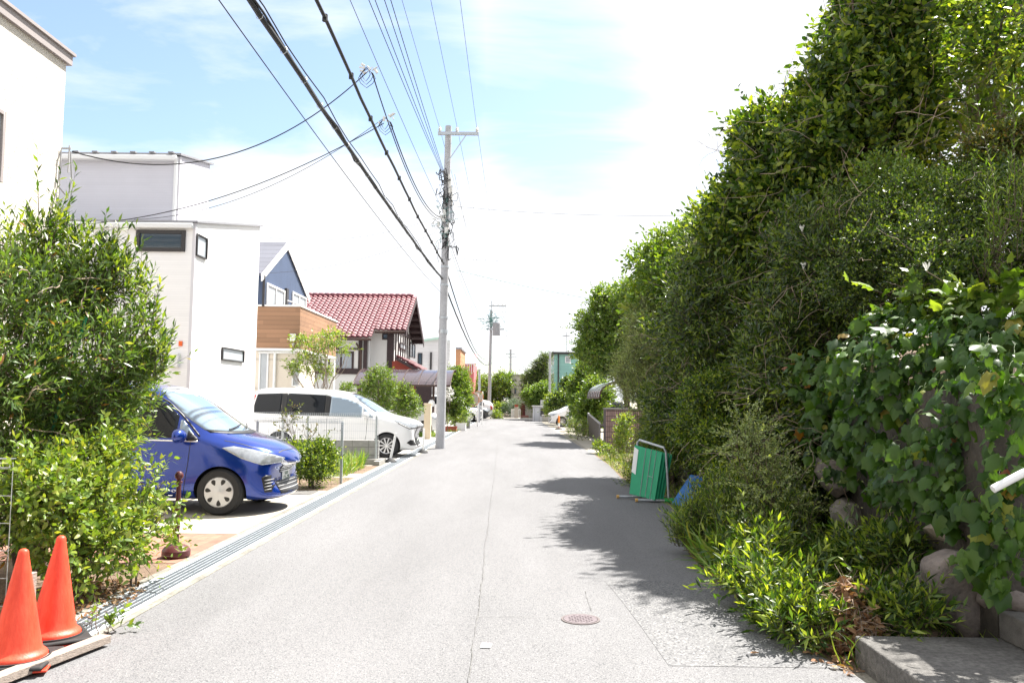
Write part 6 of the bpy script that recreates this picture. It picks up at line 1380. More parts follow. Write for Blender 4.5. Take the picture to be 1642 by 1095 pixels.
# left: big bottlebrush-like bush
foliage('tall_bush', 'tall dense bush of narrow leaves in front of the cream house wall', 'bush',
        [bl(70, 590, 7.2, 120, 150, .8), bl(-10, 560, 6.8, 130, 170, .7), bl(160, 580, 7.6, 72, 90, .7), bl(55, 475, 7.1, 74, 56, .5), bl(192, 615, 8.0, 42, 50, .6), bl(100, 720, 7.6, 85, 110, .7), bl(0, 780, 6.9, 100, 130, .6), bl(158, 690, 8.0, 40, 50, .6), bl(145, 470, 7.4, 38, 32, .35)],
        (P(60, 800, 7.3).x, 7.3, 0), 4300, 11, 'lance', .085, MATS['leaf_brush'], 11, .26, up=.85, rand=.4, out=.6, droop=.0, lumpy=.2, trunk_r=.05, ntrunk=4, twig=.0028, bare=70, bare_len=.5, inner=.15, sub=6)
ps = [bl(px, py, 7.2 + .05 * i, r_, rz_, .2) for i, (px, py, r_, rz_) in enumerate([(62, 405, 10, 32), (84, 395, 9, 36), (30, 425, 11, 30), (128, 425, 9, 25), (158, 432, 11, 25), (192, 445, 12, 28), (236, 530, 12, 22), (250, 590, 9, 22), (8, 430, 10, 25), (110, 440, 9, 22), (215, 480, 10, 24)])]
foliage('sapling', 'upright young leafy sprays rising along the top of the left bush', 'shrub', ps, (P(80, 560, 7.2).x, 7.3, 0), 230, 14, 'lance', .09, MATS['leaf_mid'], 12, .34, up=1.6, rand=.22, out=.2, droop=0, lumpy=.1, trunk_r=.012, nlimb=9, twig=.003, inner=0)
q = MB(); a, b = P(138, 508, 7.0), P(98, 640, 7.0); a2 = P(75, 720, 7.0); q.tube([Vector((a2.x - .15, 7.0, 0)), a2, b, a], .014, 10); tag(q.build('garden_stake', mat('stake_green', (.01, .15, .07), .4), None, smooth='auto'), 'green plastic garden stake slanting up inside the tall left bush', 'stake')
foliage('leafy_shrub', 'bright yellow-green leafy shrub beside the orange cones', 'shrub',
        [bl(125, 820, 6.5, 74, 52, .4), bl(75, 800, 6.2, 56, 36, .3), bl(172, 825, 6.9, 36, 36, .3), bl(125, 885, 6.3, 56, 40, .3), bl(165, 735, 7.0, 26, 24, .25), bl(170, 880, 6.6, 36, 34, .3), bl(90, 760, 6.6, 36, 16, .3), bl(150, 760, 6.8, 30, 18, .3)],
        (P(110, 980, 6.2).x, 6.3, 0), 950, 9, 'ovate', .062, MATS['leaf_lime'], 13, .26, up=.25, rand=.45, out=.85, droop=.12, lumpy=.25, trunk_r=.012, ntrunk=6, twig=.0025, inner=.15, shell=(.55, 1.12), sub=5)
foliage('leafy_spray', 'arching yellow-green sprays reaching over the brown chain post', 'shrub', [bl(235, 780, 7.0, 26, 16, .2), bl(255, 828, 7.0, 26, 12, .2), bl(240, 850, 6.9, 24, 24, .2), bl(225, 805, 7, 24, 28, .25)], (P(205, 930, 6.8).x, 6.9, 0), 95, 9, 'ovate', .055, MATS['leaf_lime'], 14, .24, up=.15, rand=.4, out=.9, droop=.1, trunk_r=.008, ntrunk=2, nlimb=4, twig=.0025, inner=0)
foliage('ground_seedling', 'small glossy green seedling growing at the end of the drain', 'seedling', [bl(172, 1003, 5.55, 18, 14, .09), bl(130, 1008, 5.6, 18, 8, .08)], tuple(G(158, 1025)), 16, 7, 'ovate', .055, MATS['leaf_bright'], 15, .10, up=.9, trunk_r=.003, nlimb=2, twig=.0015, inner=0)
# middle left
foliage('round_shrub', 'dense round green shrub in front of the mesh fence', 'shrub', [bl(500, 745, 14.3, 32, 30, .4), bl(482, 730, 14.7, 28, 26, .35), bl(520, 735, 14.6, 22, 28, .3)], (P(500, 778, 14.4).x, 14.4, 0), 1300, 8, 'small', .045, MATS['leaf_mid'], 21, .12, lumpy=.2, trunk_r=.02, ntrunk=3, twig=.002, sub=3)
foliage('climbing_plant', 'sparse reddish climbing stems on the mesh fence above the shrub', 'climber', [bl(462, 680, 14.9, 12, 16, .12), bl(470, 660, 15.0, 8, 12, .1), bl(500, 690, 15, 20, 10, .1)], (P(480, 770, 15).x, 15.0, 0), 40, 6, 'ovate', .05, MATS['leaf_olive'], 22, .15, trunk_r=.008, inner=0)
def grass(name, label, x0, x1, y0, y1, n, L_, seed, m='leaf_grass', z=0, lean=.5, kind='stuff', polyfun=None):
    r = np.random.default_rng(seed); p = np.stack([r.uniform(x0, x1, n), r.uniform(y0, y1, n), np.full(n, z)], 1)
    if polyfun is not None: p = p[polyfun(p)]
    n = len(p); root = thing(name, label, 'grass', (x0, y0, z)); root['kind'] = kind; k = 7; cl = r.uniform(0, 1, (n, 1)) < .2
    d = norm(np.stack([r.normal(size=n) * lean, r.normal(size=n) * lean, np.ones(n)], 1)); s, u = frames(d); a = r.uniform(0, 6.28, (n, 1)); nn = norm(np.cos(a) * s + np.sin(a) * u)
    leaves_mesh('blades', 'blade', p, d, nn, L_ * r.uniform(.5, 1.3, n), MATS[m], root); return root
a, b = G(545, 768), G(600, 745)
grass('grass', 'patch of bright green grass below the block wall', -5.6, -3.45, 16.4, 19.0, 2600, .38, 5)
grass('grass', 'thin weeds along the concrete path by the drain', -3.9, -3.25, 14.1, 16.2, 220, .10, 6)
grass('grass', 'low grass tuft at the foot of the cream gate pillar', -4.6, -3.25, 33.6, 34.5, 700, .25, 7)
grass('grass', 'low verge grass around the far left planters', -3.3, -2.8, 38.5, 50, 900, .16, 8)
# slim maple in front of cream wall
foliage('slender_tree', 'slender airy tree with lime leaves in front of the navy house', 'tree', [bl(490, 548, 24.5, 26, 9, .45), bl(530, 543, 24.3, 24, 11, .5), bl(490, 582, 24.3, 28, 12, .45), bl(515, 560, 24.6, 16, 10, .3), bl(468, 590, 24.3, 13, 5, .3), bl(520, 597, 24.5, 14, 7, .3), bl(548, 556, 24.4, 10, 9, .3)],
        (P(522, 700, 24.5).x, 24.5, 0), 380, 7, 'ovate', .075, MATS['leaf_lime'], 31, .22, up=.2, trunk_r=.03, bark=MATS['bark_pale'], ntrunk=3, twig=.004, inner=.3, shell=(.3, 1.05))
foliage('small_tree', 'small round-leaved tree between the two white cars, left one', 'tree', [bl(608, 610, 28, 22, 22, .5), bl(590, 625, 28.2, 14, 14, .35), bl(622, 628, 28, 14, 16, .35), bl(612, 650, 28, 12, 14, .3)], (P(607, 700, 28).x, 28, 0), 620, 8, 'ovate', .07, MATS['leaf_bright'], 32, .2, trunk_r=.03, bark=MATS['bark_pale'], ntrunk=2, twig=.004, shell=(.4, 1.05))
foliage('small_tree', 'small round-leaved tree in front of the white hatchback, right one', 'tree', [bl(650, 640, 29, 18, 16, .45), bl(658, 655, 29, 18, 12, .4), bl(642, 658, 29, 10, 12, .3), bl(648, 622, 29, 9, 8, .25)], (P(650, 705, 29).x, 29, 0), 560, 8, 'ovate', .065, MATS['leaf_bright'], 33, .18, trunk_r=.025, bark=MATS['bark_pale'], ntrunk=2, twig=.004, shell=(.4, 1.05))
foliage('topiary_shrub', 'small round shrub just above the white minivan roof', 'shrub', [bl(556, 623, 27.5, 9, 8, .22)], (P(556, 700, 27.5).x, 27.5, 0), 160, 7, 'small', .05, MATS['leaf_bright'], 34, .1, trunk_r=.02)
foliage('street_tree', 'broad bushy green tree behind the near utility pole and planters', 'tree', [bl(735, 612, 43, 18, 24, .8), bl(741, 635, 43.5, 14, 20, .8), bl(728, 650, 42.5, 14, 26, .7), bl(735, 664, 43, 9, 16, .5), bl(726, 622, 42.5, 12, 20, .5)], (P(733, 690, 43).x, 43, 0), 2300, 8, 'ovate', .10, MATS['leaf_bright'], 35, .3, trunk_r=.07, twig=.006, sub=5)
foliage('planter_flowers', 'spiky leafy plants growing in the planter boxes', 'plants', [bl(722, 676, 39.5, 7, 9, .2), bl(741, 675, 41, 7, 9, .2), bl(748, 668, 44, 5, 14, .2)], (P(735, 690, 41).x, 41.2, 0), 120, 7, 'narrow', .12, MATS['leaf_mid'], 36, .2, up=1.2, trunk_r=.01)
foliage('white_rose', 'white flowering climber spilling beside the carport end', 'climber', [bl(716, 625, 39, 8, 7, .3), bl(722, 636, 39, 6, 5, .3)], (P(718, 690, 39).x, 39.1, 0), 45, 6, 'small', .09, mat('petal_white', (.75, .74, .70), .7), 37, .12, trunk_r=.02)
foliage('far_tree', 'wide leafy tree spreading behind the second utility pole', 'tree', [bl(775, 630, 78, 22, 20, 1.6), bl(800, 622, 78, 20, 20, 1.6), bl(760, 612, 80, 18, 14, 1.5), bl(818, 612, 79, 14, 10, 1.0), bl(745, 605, 80, 14, 12, 1.2), bl(790, 645, 78, 16, 16, 1.2), bl(820, 630, 79, 8, 6, .6)], (P(782, 670, 78).x, 78, 0), 1700, 8, 'ovate', .18, MATS['leaf_bright'], 38, .55, trunk_r=.16, twig=.012, sub=5)
foliage('far_bush', 'yellow-green bush beside the low railing at the street end', 'bush', [bl(803, 654, 73, 8, 6, .6), bl(796, 668, 66, 4, 8, .4)], (P(802, 665, 73).x, 73, 0), 300, 7, 'ovate', .14, MATS['leaf_lime'], 39, .3, trunk_r=.05)
foliage('blue_bush', 'dusty blue-green bush in front of the beige house', 'bush', [bl(822, 652, 72.5, 11, 10, .7), bl(812, 658, 72.5, 7, 8, .5)], (P(821, 668, 72.5).x, 72.5, 0), 420, 8, 'narrow', .16, MATS['leaf_blue'], 40, .35, trunk_r=.05)
# far right
foliage('conifer', 'dark layered conifer at the far right of the street end', 'tree', [bl(858, 606, 66, 14, 16, .9), bl(852, 630, 66, 18, 16, 1.0), bl(866, 590, 66, 10, 12, .7), bl(873, 610, 66, 10, 18, .7), bl(872, 575, 66, 5, 10, .4), bl(862, 645, 65.5, 16, 10, .8)], (P(860, 668, 66).x, 66, 0), 2400, 9, 'narrow', .2, MATS['leaf_dark'], 41, .5, up=-.1, trunk_r=.15, twig=.01, shell=(.5, 1.1), sub=4)
foliage('spreading_tree', 'light green spreading tree under the dark conifer', 'tree', [bl(856, 633, 63.5, 15, 8, .7), bl(872, 625, 63.5, 12, 9, .7), bl(866, 645, 63.5, 16, 8, .7)], (P(868, 668, 63.5).x, 63.5, 0), 900, 8, 'ovate', .15, MATS['leaf_bright'], 42, .4, trunk_r=.08)
foliage('lime_bush', 'rounded lime green bush beside the grey shed', 'bush', [bl(885, 645, 56, 9, 11, .5), bl(882, 657, 55.5, 7, 7, .4)], (P(885, 672, 56).x, 56, 0), 460, 8, 'ovate', .11, MATS['leaf_lime'], 43, .25, trunk_r=.05)
foliage('garden_hedge', 'dark green garden trees between the slim pole and the parked cars', 'tree', [bl(900, 642, 52, 11, 14, .9), bl(912, 622, 54, 10, 12, .9)], (P(900, 672, 52).x + .5, 52.5, 0), 1100, 8, 'ovate', .14, MATS['leaf_dark'], 44, .3, trunk_r=.08, sub=4)
foliage('garden_tree', 'rounded bright-topped tree above the parked dark car', 'tree', [bl(932, 622, 38, 16, 20, .9), bl(946, 610, 37.5, 18, 20, .9), bl(934, 648, 37, 18, 22, .9), bl(950, 640, 35.5, 20, 26, .9), bl(945, 665, 35, 16, 16, .6), bl(948, 592, 39, 12, 12, .7)], (P(938, 690, 37).x, 37, 0), 3000, 8, 'ovate', .12, MATS['leaf_bright'], 45, .3, trunk_r=.09, twig=.007, sub=6)
foliage('weed_clump', 'tall weeds at the road edge beside the dark gate', 'weeds', [bl(920, 690, 33.5, 9, 16, .4), bl(932, 702, 32.5, 8, 8, .35), bl(938, 690, 33.5, 6, 12, .3)], (P(926, 708, 33).x, 33, 0), 300, 9, 'narrow', .09, MATS['leaf_mid'], 46, .28, up=1.3, trunk_r=.015)
foliage('weed_clump', 'lime weeds at the foot of the brick wall', 'weeds', [bl(962, 722, 24.4, 9, 9, .25), bl(976, 728, 24.2, 10, 6, .2), bl(998, 700, 22.5, 8, 28, .3), bl(1005, 685, 22.5, 5, 20, .2)], (P(975, 732, 24).x, 24, 0), 260, 8, 'ovate', .07, MATS['leaf_lime'], 47, .2, up=1.1, trunk_r=.012)
foliage('tall_tree', 'tall leafy tree rising above the arched carport', 'tree', [bl(985, 500, 31, 36, 32, 1.2), bl(958, 535, 31.5, 28, 26, 1), bl(990, 545, 30.5, 40, 36, 1.2), bl(965, 575, 31, 30, 22, 1), bl(1020, 500, 30, 30, 36, 1.2), bl(968, 480, 31, 18, 20, .6), bl(944, 556, 32, 13, 12, .6), bl(1010, 580, 30, 34, 30, 1)],
        (P(985, 690, 31.5).x + .8, 31.5, 0), 3300, 9, 'ovate', .11, MATS['leaf_bright'], 48, .35, trunk_r=.11, twig=.007, sub=7)
foliage('shade_tree', 'leafy tree on the terrace just outside the right edge', 'tree', [(6.3, 7.8, 5.6, 1.3, 1.2, .9), (7.3, 8.6, 6.0, 1.2, 1.2, 1.0), (6.0, 6.6, 5.0, .9, .9, .7), (5.9, 9.2, 6.3, 1.0, 1.0, .8)], (6.6, 8.0, 1.9), 1500, 9, 'ovate', .10, MATS['leaf_mid'], 50, .3, trunk_r=.09, twig=.004, sub=5)
# silver shrub and bright small trees along the terrace
foliage('silver_shrub', 'loose silvery green shrub overhanging the brick wall', 'shrub', [bl(1045, 560, 16.5, 40, 42, .7), bl(1022, 600, 16.5, 28, 30, .6), bl(1065, 620, 16.3, 40, 36, .7), bl(1050, 510, 16.8, 30, 30, .6), bl(1030, 632, 16.3, 20, 16, .4), bl(1090, 570, 16, 38, 48, .7)],
        (P(1065, 700, 16.6).x + .2, 16.6, 0), 3000, 11, 'narrow', .08, MATS['leaf_silver'], 51, .36, up=.6, rand=.45, trunk_r=.06, ntrunk=3, twig=.004, sub=7)
foliage('fig_tree', 'bright large-leaved branch poking out beside the silver shrub', 'tree', [bl(1050, 484, 17.2, 28, 13, .4), bl(1030, 488, 17.2, 18, 11, .35)], (P(1075, 600, 17.3).x, 17.3, 0), 180, 7, 'ovate', .16, MATS['leaf_lime'], 52, .25, droop=.3, trunk_r=.05, inner=.2)
foliage('overgrown_tree', 'mid-green overgrown tree furthest along the hedge crest', 'tree', [bl(1075, 440, 17.5, 48, 54, 1.2), bl(1130, 410, 17, 40, 44, 1.2), bl(1120, 470, 16, 56, 66, 1.2), bl(1060, 500, 17.5, 34, 44, 1.0), bl(1100, 405, 17.5, 20, 22, .6)], (P(1120, 620, 17.5).x + .4, 17.5, .3), 3400, 9, 'ovate', .10, MATS['leaf_bright'], 53, .34, trunk_r=.1, twig=.004, bare=50, sub=7)
foliage('overgrown_tree', 'dark evergreen mass in the middle of the right hedge', 'tree',
        [bl(1170, 455, 13.5, 70, 86, 1.2), bl(1130, 560, 13.5, 76, 86, 1.2), bl(1200, 520, 12.5, 86, 100, 1.2), bl(1118, 640, 13.5, 48, 56, .9), bl(1180, 640, 12.3, 76, 76, .9)],
        (P(1190, 700, 13.3).x + .6, 13.4, .5), 4300, 9, 'lance', .105, MATS['leaf_dark'], 54, .3, trunk_r=.12, twig=.0035, bare=90, bare_len=.9, inner=.3, lumpy=.36, sub=9)
foliage('overgrown_tree', 'broad-leaved green tree under the vine-covered crown of the hedge', 'tree',
        [bl(1215, 380, 13, 80, 84, 1.2), bl(1172, 345, 14, 34, 40, .8), bl(1290, 470, 12, 84, 100, 1.1)],
        (P(1260, 640, 12.6).x + .4, 12.9, 1.2), 2600, 9, 'ovate', .10, MATS['leaf_mid'], 66, .3, trunk_r=.1, twig=.0035, bare=70, bare_len=.9, inner=.3, lumpy=.36, sub=9)
foliage('overgrown_tree', 'drooping narrow-leaved tree low in the shaded part of the hedge', 'tree',
        [bl(1270, 600, 11.5, 84, 100, .9), bl(1215, 690, 11.4, 56, 56, .6)],
        (P(1280, 760, 11.8).x + .2, 11.9, .8), 2300, 12, 'narrow', .13, MATS['leaf_mid'], 67, .34, up=-.1, droop=.5, trunk_r=.07, twig=.0035, bare=90, bare_len=.8, inner=.3, sub=7)
foliage('vine_tree', 'vine-covered tree forming the highest part of the hedge', 'tree', [bl(1400, 60, 11, 62, 72, 1.0), bl(1365, 150, 11.2, 66, 62, 1.0), bl(1300, 235, 11.5, 84, 62, 1.1), bl(1232, 222, 12, 42, 34, .7), bl(1390, 250, 10.8, 84, 84, 1.0), bl(1290, 340, 11.6, 84, 62, 1.0), bl(1425, -30, 11, 52, 60, .9), bl(1440, 150, 10.8, 60, 70, .9), bl(1215, 290, 12, 44, 40, .8)],
        (P(1420, 480, 11.3).x, 11.3, 1.7), 5600, 9, 'ovate', .105, MATS['leaf_mid'], 55, .3, trunk_r=.13, twig=.0035, bare=260, bare_len=1.1, inner=.35, lumpy=.38, sub=9)
foliage('backlit_tree', 'thin backlit tree with bare grey branches at upper right', 'tree', [bl(1560, 60, 12, 110, 90, 1.3), bl(1500, 150, 11.5, 80, 80, 1.1), bl(1640, 140, 12, 100, 110, 1.2), bl(1560, 200, 11.5, 90, 60, 1.1), bl(1640, -20, 12.5, 110, 80, 1.2)],
        (P(1560, 480, 11.8).x, 11.8, 1.8), 1300, 8, 'ovate', .11, MATS['leaf_bright'], 56, .35, trunk_r=.10, bark=MATS['bark_pale'], twig=.004, bare=110, bare_len=1.6, shell=(.2, 1.05), inner=0, ntrunk=3, sub=5)
foliage('brown_tinged_shrub', 'shrub with small brown-tinged leaves at the right edge, mid height', 'shrub', [bl(1610, 265, 8.5, 66, 36, .5), bl(1650, 250, 8.3, 50, 44, .5)], (P(1640, 420, 8.5).x, 8.5, 1.8), 1500, 9, 'small', .045, MATS['leaf_olive'], 57, .16, trunk_r=.04, twig=.0025, sub=4)
foliage('fine_leaved_shrub', 'large fine-leaved shrub above the ivy on the right', 'shrub', [bl(1480, 420, 7.8, 90, 75, .6), bl(1560, 360, 7.8, 90, 80, .6), bl(1630, 410, 7.4, 80, 90, .6), bl(1420, 360, 8.6, 70, 60, .6), bl(1540, 440, 7.3, 90, 60, .5), bl(1410, 450, 8.2, 70, 60, .5), bl(1600, 320, 8.2, 60, 46, .5)],
        (P(1560, 560, 8).x, 8.1, 1.7), 6200, 11, 'small', .036, MATS['leaf_dark'], 58, .2, trunk_r=.04, ntrunk=4, twig=.0022, bare=60, bare_len=.6, sub=8)
foliage('fine_leaved_shrub', 'bright-topped fine shrub behind the white seed heads', 'shrub', [bl(1520, 330, 8.4, 80, 40, .5), bl(1440, 320, 9, 70, 45, .5), bl(1590, 300, 8.6, 60, 30, .4)], (P(1520, 480, 8.6).x, 8.8, 1.8), 1900, 10, 'small', .045, MATS['leaf_bright'], 59, .22, trunk_r=.03, ntrunk=3, twig=.0022, inner=.2, sub=5)
foliage('hedge_shrub', 'dark shrub with bare curling twigs left of the ivy', 'shrub', [bl(1330, 450, 9.5, 80, 90, .7), bl(1300, 560, 9.8, 80, 90, .7), bl(1370, 380, 9.6, 60, 60, .6), bl(1260, 680, 9.3, 70, 80, .5), bl(1330, 660, 8.6, 60, 70, .4), bl(1290, 740, 8.7, 60, 50, .4), bl(1340, 740, 8.0, 46, 44, .3), bl(1225, 740, 9.6, 50, 50, .45), bl(1275, 630, 9.2, 50, 50, .4)],
        (P(1330, 700, 10).x + .2, 10.2, 1.6), 3800, 10, 'lance', .09, MATS['leaf_dark'], 60, .26, trunk_r=.06, ntrunk=3, twig=.003, bare=240, bare_len=.75, lumpy=.36, sub=8)
foliage('hedge_shrub', 'small-leaved dark shrub behind the blue board', 'shrub', [bl(1150, 670, 11.5, 60, 56, .6), bl(1190, 740, 10.6, 60, 56, .6), bl(1130, 700, 12.6, 40, 40, .5), bl(1225, 790, 9.8, 56, 46, .5), bl(1170, 780, 10.9, 40, 36, .4)],
        (P(1170, 800, 11.2).x + .25, 11.2, 0), 4600, 9, 'small', .05, MATS['leaf_mid'], 61, .17, trunk_r=.04, ntrunk=3, twig=.003, bare=60, bare_len=.5, sub=7)
foliage('hedge_shrub', 'feathery dark shrub behind the green barrier', 'shrub', [bl(1068, 700, 15.4, 34, 44, .5), bl(1052, 745, 15.6, 28, 34, .45), bl(1095, 710, 14.6, 44, 56, .6), bl(1085, 660, 14.8, 50, 40, .6), bl(1050, 690, 16.2, 26, 26, .4), bl(1022, 772, 15.4, 12, 16, .2)],
        (P(1070, 770, 15).x + .1, 15.1, 0), 4600, 10, 'narrow', .08, MATS['leaf_mid'], 62, .24, up=.8, trunk_r=.04, ntrunk=4, twig=.003, sub=6)
# light feathery sprays
foliage('feathery_weed', 'pale feathery weed spray standing in front of the dark hedge', 'weed', [bl(1215, 750, 7.6, 22, 56, .15), bl(1185, 705, 7.7, 12, 20, .1), bl(1245, 800, 7.5, 32, 40, .2), bl(1205, 700, 7.7, 10, 25, .1)], (P(1235, 850, 7.6).x, 7.6, 0), 230, 24, 'small', .03, MATS['leaf_silver'], 63, .33, up=.3, rand=.35, out=.9, trunk_r=.006, ntrunk=2, twig=.002, inner=0)
foliage('feathery_weed', 'tall narrow-leaved weed stems at the right edge above the ivy', 'weed', [bl(1615, 380, 6.6, 22, 60, .15), bl(1590, 430, 6.6, 12, 40, .12), bl(1330, 420, 8.9, 12, 50, .12)], (P(1610, 520, 6.6).x, 6.7, 1.8), 60, 24, 'narrow', .075, MATS['leaf_bright'], 64, .5, up=2.0, rand=.15, out=.15, droop=0, trunk_r=.005, twig=.003, inner=0)

# ivy curtain over the stone wall: leaves on a bulging sheet, tips hanging outwards
def ivy():
    root = thing('ivy', 'curtain of large glossy three-lobed ivy leaves over the boulder wall', 'ivy', (3.0, 6.5, 1.5)); r = np.random.default_rng(70)
    cells = [(1500, 560, 6.3, 130, 55), (1600, 580, 5.8, 90, 60), (1400, 570, 7.2, 70, 50), (1560, 670, 5.6, 100, 80), (1430, 670, 6.7, 90, 80), (1350, 640, 7.8, 50, 70), (1365, 730, 7.5, 45, 48), (1480, 750, 6.0, 75, 56), (1540, 750, 5.6, 80, 70), (1300, 600, 8.4, 30, 46), (1325, 700, 8.2, 36, 60), (1430, 790, 6.7, 34, 34),
             (1445, 870, 6.2, 24, 44), (1480, 510, 6.8, 110, 22), (1610, 530, 6.0, 80, 30), (1450, 600, 6.6, 110, 70), (1625, 690, 4.98, 44, 110), (1605, 600, 5.02, 50, 56), (1600, 800, 5.0, 44, 44), (1570, 880, 5.15, 34, 34), (1612, 910, 4.98, 34, 34), (1530, 820, 5.7, 40, 34), (1640, 850, 4.9, 30, 50)]
    A = []
    for (px, py, Y, rx, rz) in cells:
        s = SC(Y); k = int(rx * rz * s * s * 850) + 20; u = np.sqrt(r.uniform(0, 1, k)); t = r.uniform(0, 6.283, k); c = P(px, py, Y)
        dx = u * np.cos(t) * rx * s; dz = u * np.sin(t) * rz * s; bulge = r.uniform(.0, .34, k) * np.sqrt(np.clip(1 - u * u, 0, 1))
        A.append(np.stack([c.x + dx * .75 - bulge * .6, c.y - dx * .65 - bulge * .6 + r.normal(size=k) * .06, c.z + dz], 1))
    p = np.concatenate(A); k = len(p)
    top = np.clip((p[:, 2] - 1.9) / .5, 0, 1)[:, None]
    out = norm(np.array([-.75, -.65, 0.]) + r.normal(size=(k, 3)) * .28)
    d = norm(out * (.45 + .4 * top) + np.array([0, 0, -1.0]) * (1 - .9 * top) + r.normal(size=(k, 3)) * .5)
    n = norm(out * (.8 - .5 * top) + np.array([0, 0, .75]) + r.normal(size=(k, 3)) * .42); n = norm(n - d * (n * d).sum(1, keepdims=True))
    sz = (.045 + .10 * r.uniform(0, 1, k) ** 1.6) * (1 + .15 * top[:, 0])
    leaves_mesh('leaves', 'lobed', p, d, n, sz, MATS['leaf_ivy'], root)
    # leaf stalks reaching back to the wall, plus creeping stems
    e = p - out * .10 + np.array([0, 0, .05]); pa = np.stack([e, (e + p) / 2 + [0, 0, .015], p], 1); twigs_mesh('stalks', pa[::2], .0022, MATS['leaf_bright'], root)
    rb = random.Random(4)
    for i in range(26):
        px = rb.uniform(1400, 1640); Y = 5.3 + (1640 - px) / 240 * 2.0; a = P(px, rb.uniform(560, 700), Y); pts = [a]
        for j in range(9): pts.append(pts[-1] + Vector((rb.gauss(0, .04), rb.gauss(0, .04), -rb.uniform(.08, .2))))
        pts = [v for v in pts if v.z > .3]
        if len(pts) > 2: q = MB(); q.tube(pts, [.009 - .0006 * j for j in range(len(pts))], 6); q.build('stem', MATS['dead_twig'], root, smooth=True)
ivy()
foliage('creeper', 'dark trailing creeper hanging over the bank left of the ivy', 'creeper', [bl(1250, 650, 9.8, 46, 60, .25), bl(1290, 700, 8.9, 40, 60, .2), bl(1320, 640, 8.5, 30, 60, .2), bl(1265, 590, 9.6, 40, 40, .25), bl(1310, 770, 8.5, 40, 36, .2)], (P(1290, 820, 9.2).x, 9.2, 0), 1500, 9, 'ovate', .07, MATS['leaf_dark'], 72, .2, up=-.3, droop=.4, trunk_r=.015, twig=.003, sub=3)
# crest of the ivy, its sunlight put into a brighter leaf colour
foliage('ivy', 'ivy leaves tinted sunlit yellow-green spilling over the crest of the wall', 'ivy', [bl(1590, 505, 6.5, 70, 18, .3), bl(1500, 490, 7, 60, 14, .3), bl(1640, 500, 6.3, 40, 26, .3)], (P(1600, 560, 6.6).x, 6.7, 1.6), 110, 5, 'lobed', .12, MATS['leaf_bright'], 71, .3, up=.2, flat=.4, trunk_r=.012, twig=.003, inner=0)
# white seed heads
for i, (px, py, qx, qy, Y, lab) in enumerate([(1286, 372, 1310, 425, 9.0, 'dry white seed head on a thin stem, high left of the ivy'), (1288, 432, 1315, 490, 8.8, 'dry white seed head on a bent stem below the highest one'), (1486, 435, 1530, 470, 6.6, 'dry white seed head above the ivy crest')]):
    a, b = P(px, py, Y), P(qx, qy, Y); o = thing('seed_head', lab, 'seed head', tuple(b), 0, 'dry white seed heads'); q = MB(); q.tube([b, b.lerp(a, .5) + Vector((.02, 0, .01)), a], .0035, 5); q.build('stem', MATS['dead_twig'], o); q = MB()
    for k in range(5): t = k / 5 * 6.28; q.prism([a, a + Vector((.02 * math.cos(t) - .008, .02 * math.sin(t), .05)), a + Vector((.03 * math.cos(t), .03 * math.sin(t), .08)), a + Vector((.02 * math.cos(t) + .008, .02 * math.sin(t), .05))], (.001, .002, 0))
    q.build('husks', MATS['petal_white'], o)

# weeds on the right shoulder
foliage('weed_clump', 'bright green broad weeds at the road edge by the dead leaves', 'weeds', [bl(1200, 935, 6.5, 36, 28, .25), bl(1250, 960, 6.1, 42, 34, .25), bl(1230, 890, 6.8, 38, 28, .25), bl(1290, 965, 5.9, 34, 32, .2), bl(1180, 900, 6.9, 20, 20, .2)], (P(1240, 990, 6.2).x, 6.3, 0), 330, 12, 'lance', .085, MATS['leaf_mid'], 81, .26, up=1.1, rand=.35, trunk_r=.008, ntrunk=3, twig=.003, shell=(.5, 1.05), inner=.4, sub=4)
foliage('weed_clump', 'darker low weeds creeping toward the concrete step', 'weeds', [bl(1290, 1010, 5.5, 46, 22, .2), bl(1245, 1000, 5.75, 26, 14, .15), bl(1450, 985, 5.35, 46, 26, .15), bl(1410, 985, 5.5, 30, 26, .15), bl(1380, 900, 6.5, 46, 26, .25), bl(1440, 890, 6.2, 40, 22, .2)], (P(1330, 1030, 5.5).x, 5.5, 0), 460, 11, 'lance', .085, MATS['leaf_mid'], 82, .2, up=1.0, trunk_r=.006, twig=.0025, inner=.3)
foliage('weed_clump', 'tall soft green weeds between the blue board and bright weeds', 'weeds', [bl(1150, 840, 8.6, 40, 46, .4), bl(1190, 850, 7.9, 40, 50, .4), bl(1120, 870, 8.6, 36, 26, .35), bl(1210, 820, 8.2, 30, 46, .3), bl(1250, 850, 7.6, 30, 40, .3)], (P(1170, 890, 8.2).x, 8.2, 0), 900, 14, 'narrow', .075, MATS['leaf_mid'], 83, .3, up=1.6, rand=.28, out=.3, trunk_r=.006, ntrunk=3, twig=.003, shell=(.4, 1.05), inner=.4, sub=4)
def edge(p):
    ex = np.interp(p[:, 1], [4.9, 5.6, 6.5, 7.5, 8.6, 9.6, 11, 12.5, 14.5, 17, 22], [2.02, 1.9, 1.86, 1.82, 1.84, 1.97, 2.27, 2.44, 2.32, 2.2, 2.32]); return p[:, 0] > ex
grass('grass', 'long arching grass under the hedge along the right road edge', 1.8, 3.2, 7.0, 11.0, 3600, .42, 84, 'leaf_grass', polyfun=edge, lean=.7)
grass('grass', 'short rough grass in the shade of the hedge', 1.8, 3.3, 5.0, 24.0, 6500, .2, 85, 'leaf_mid', polyfun=edge, lean=.7)
grass('grass', 'dry straw grass at the asphalt edge', 1.82, 2.25, 7.2, 12.0, 1600, .16, 86, 'leaf_dead', polyfun=edge, lean=1.4)
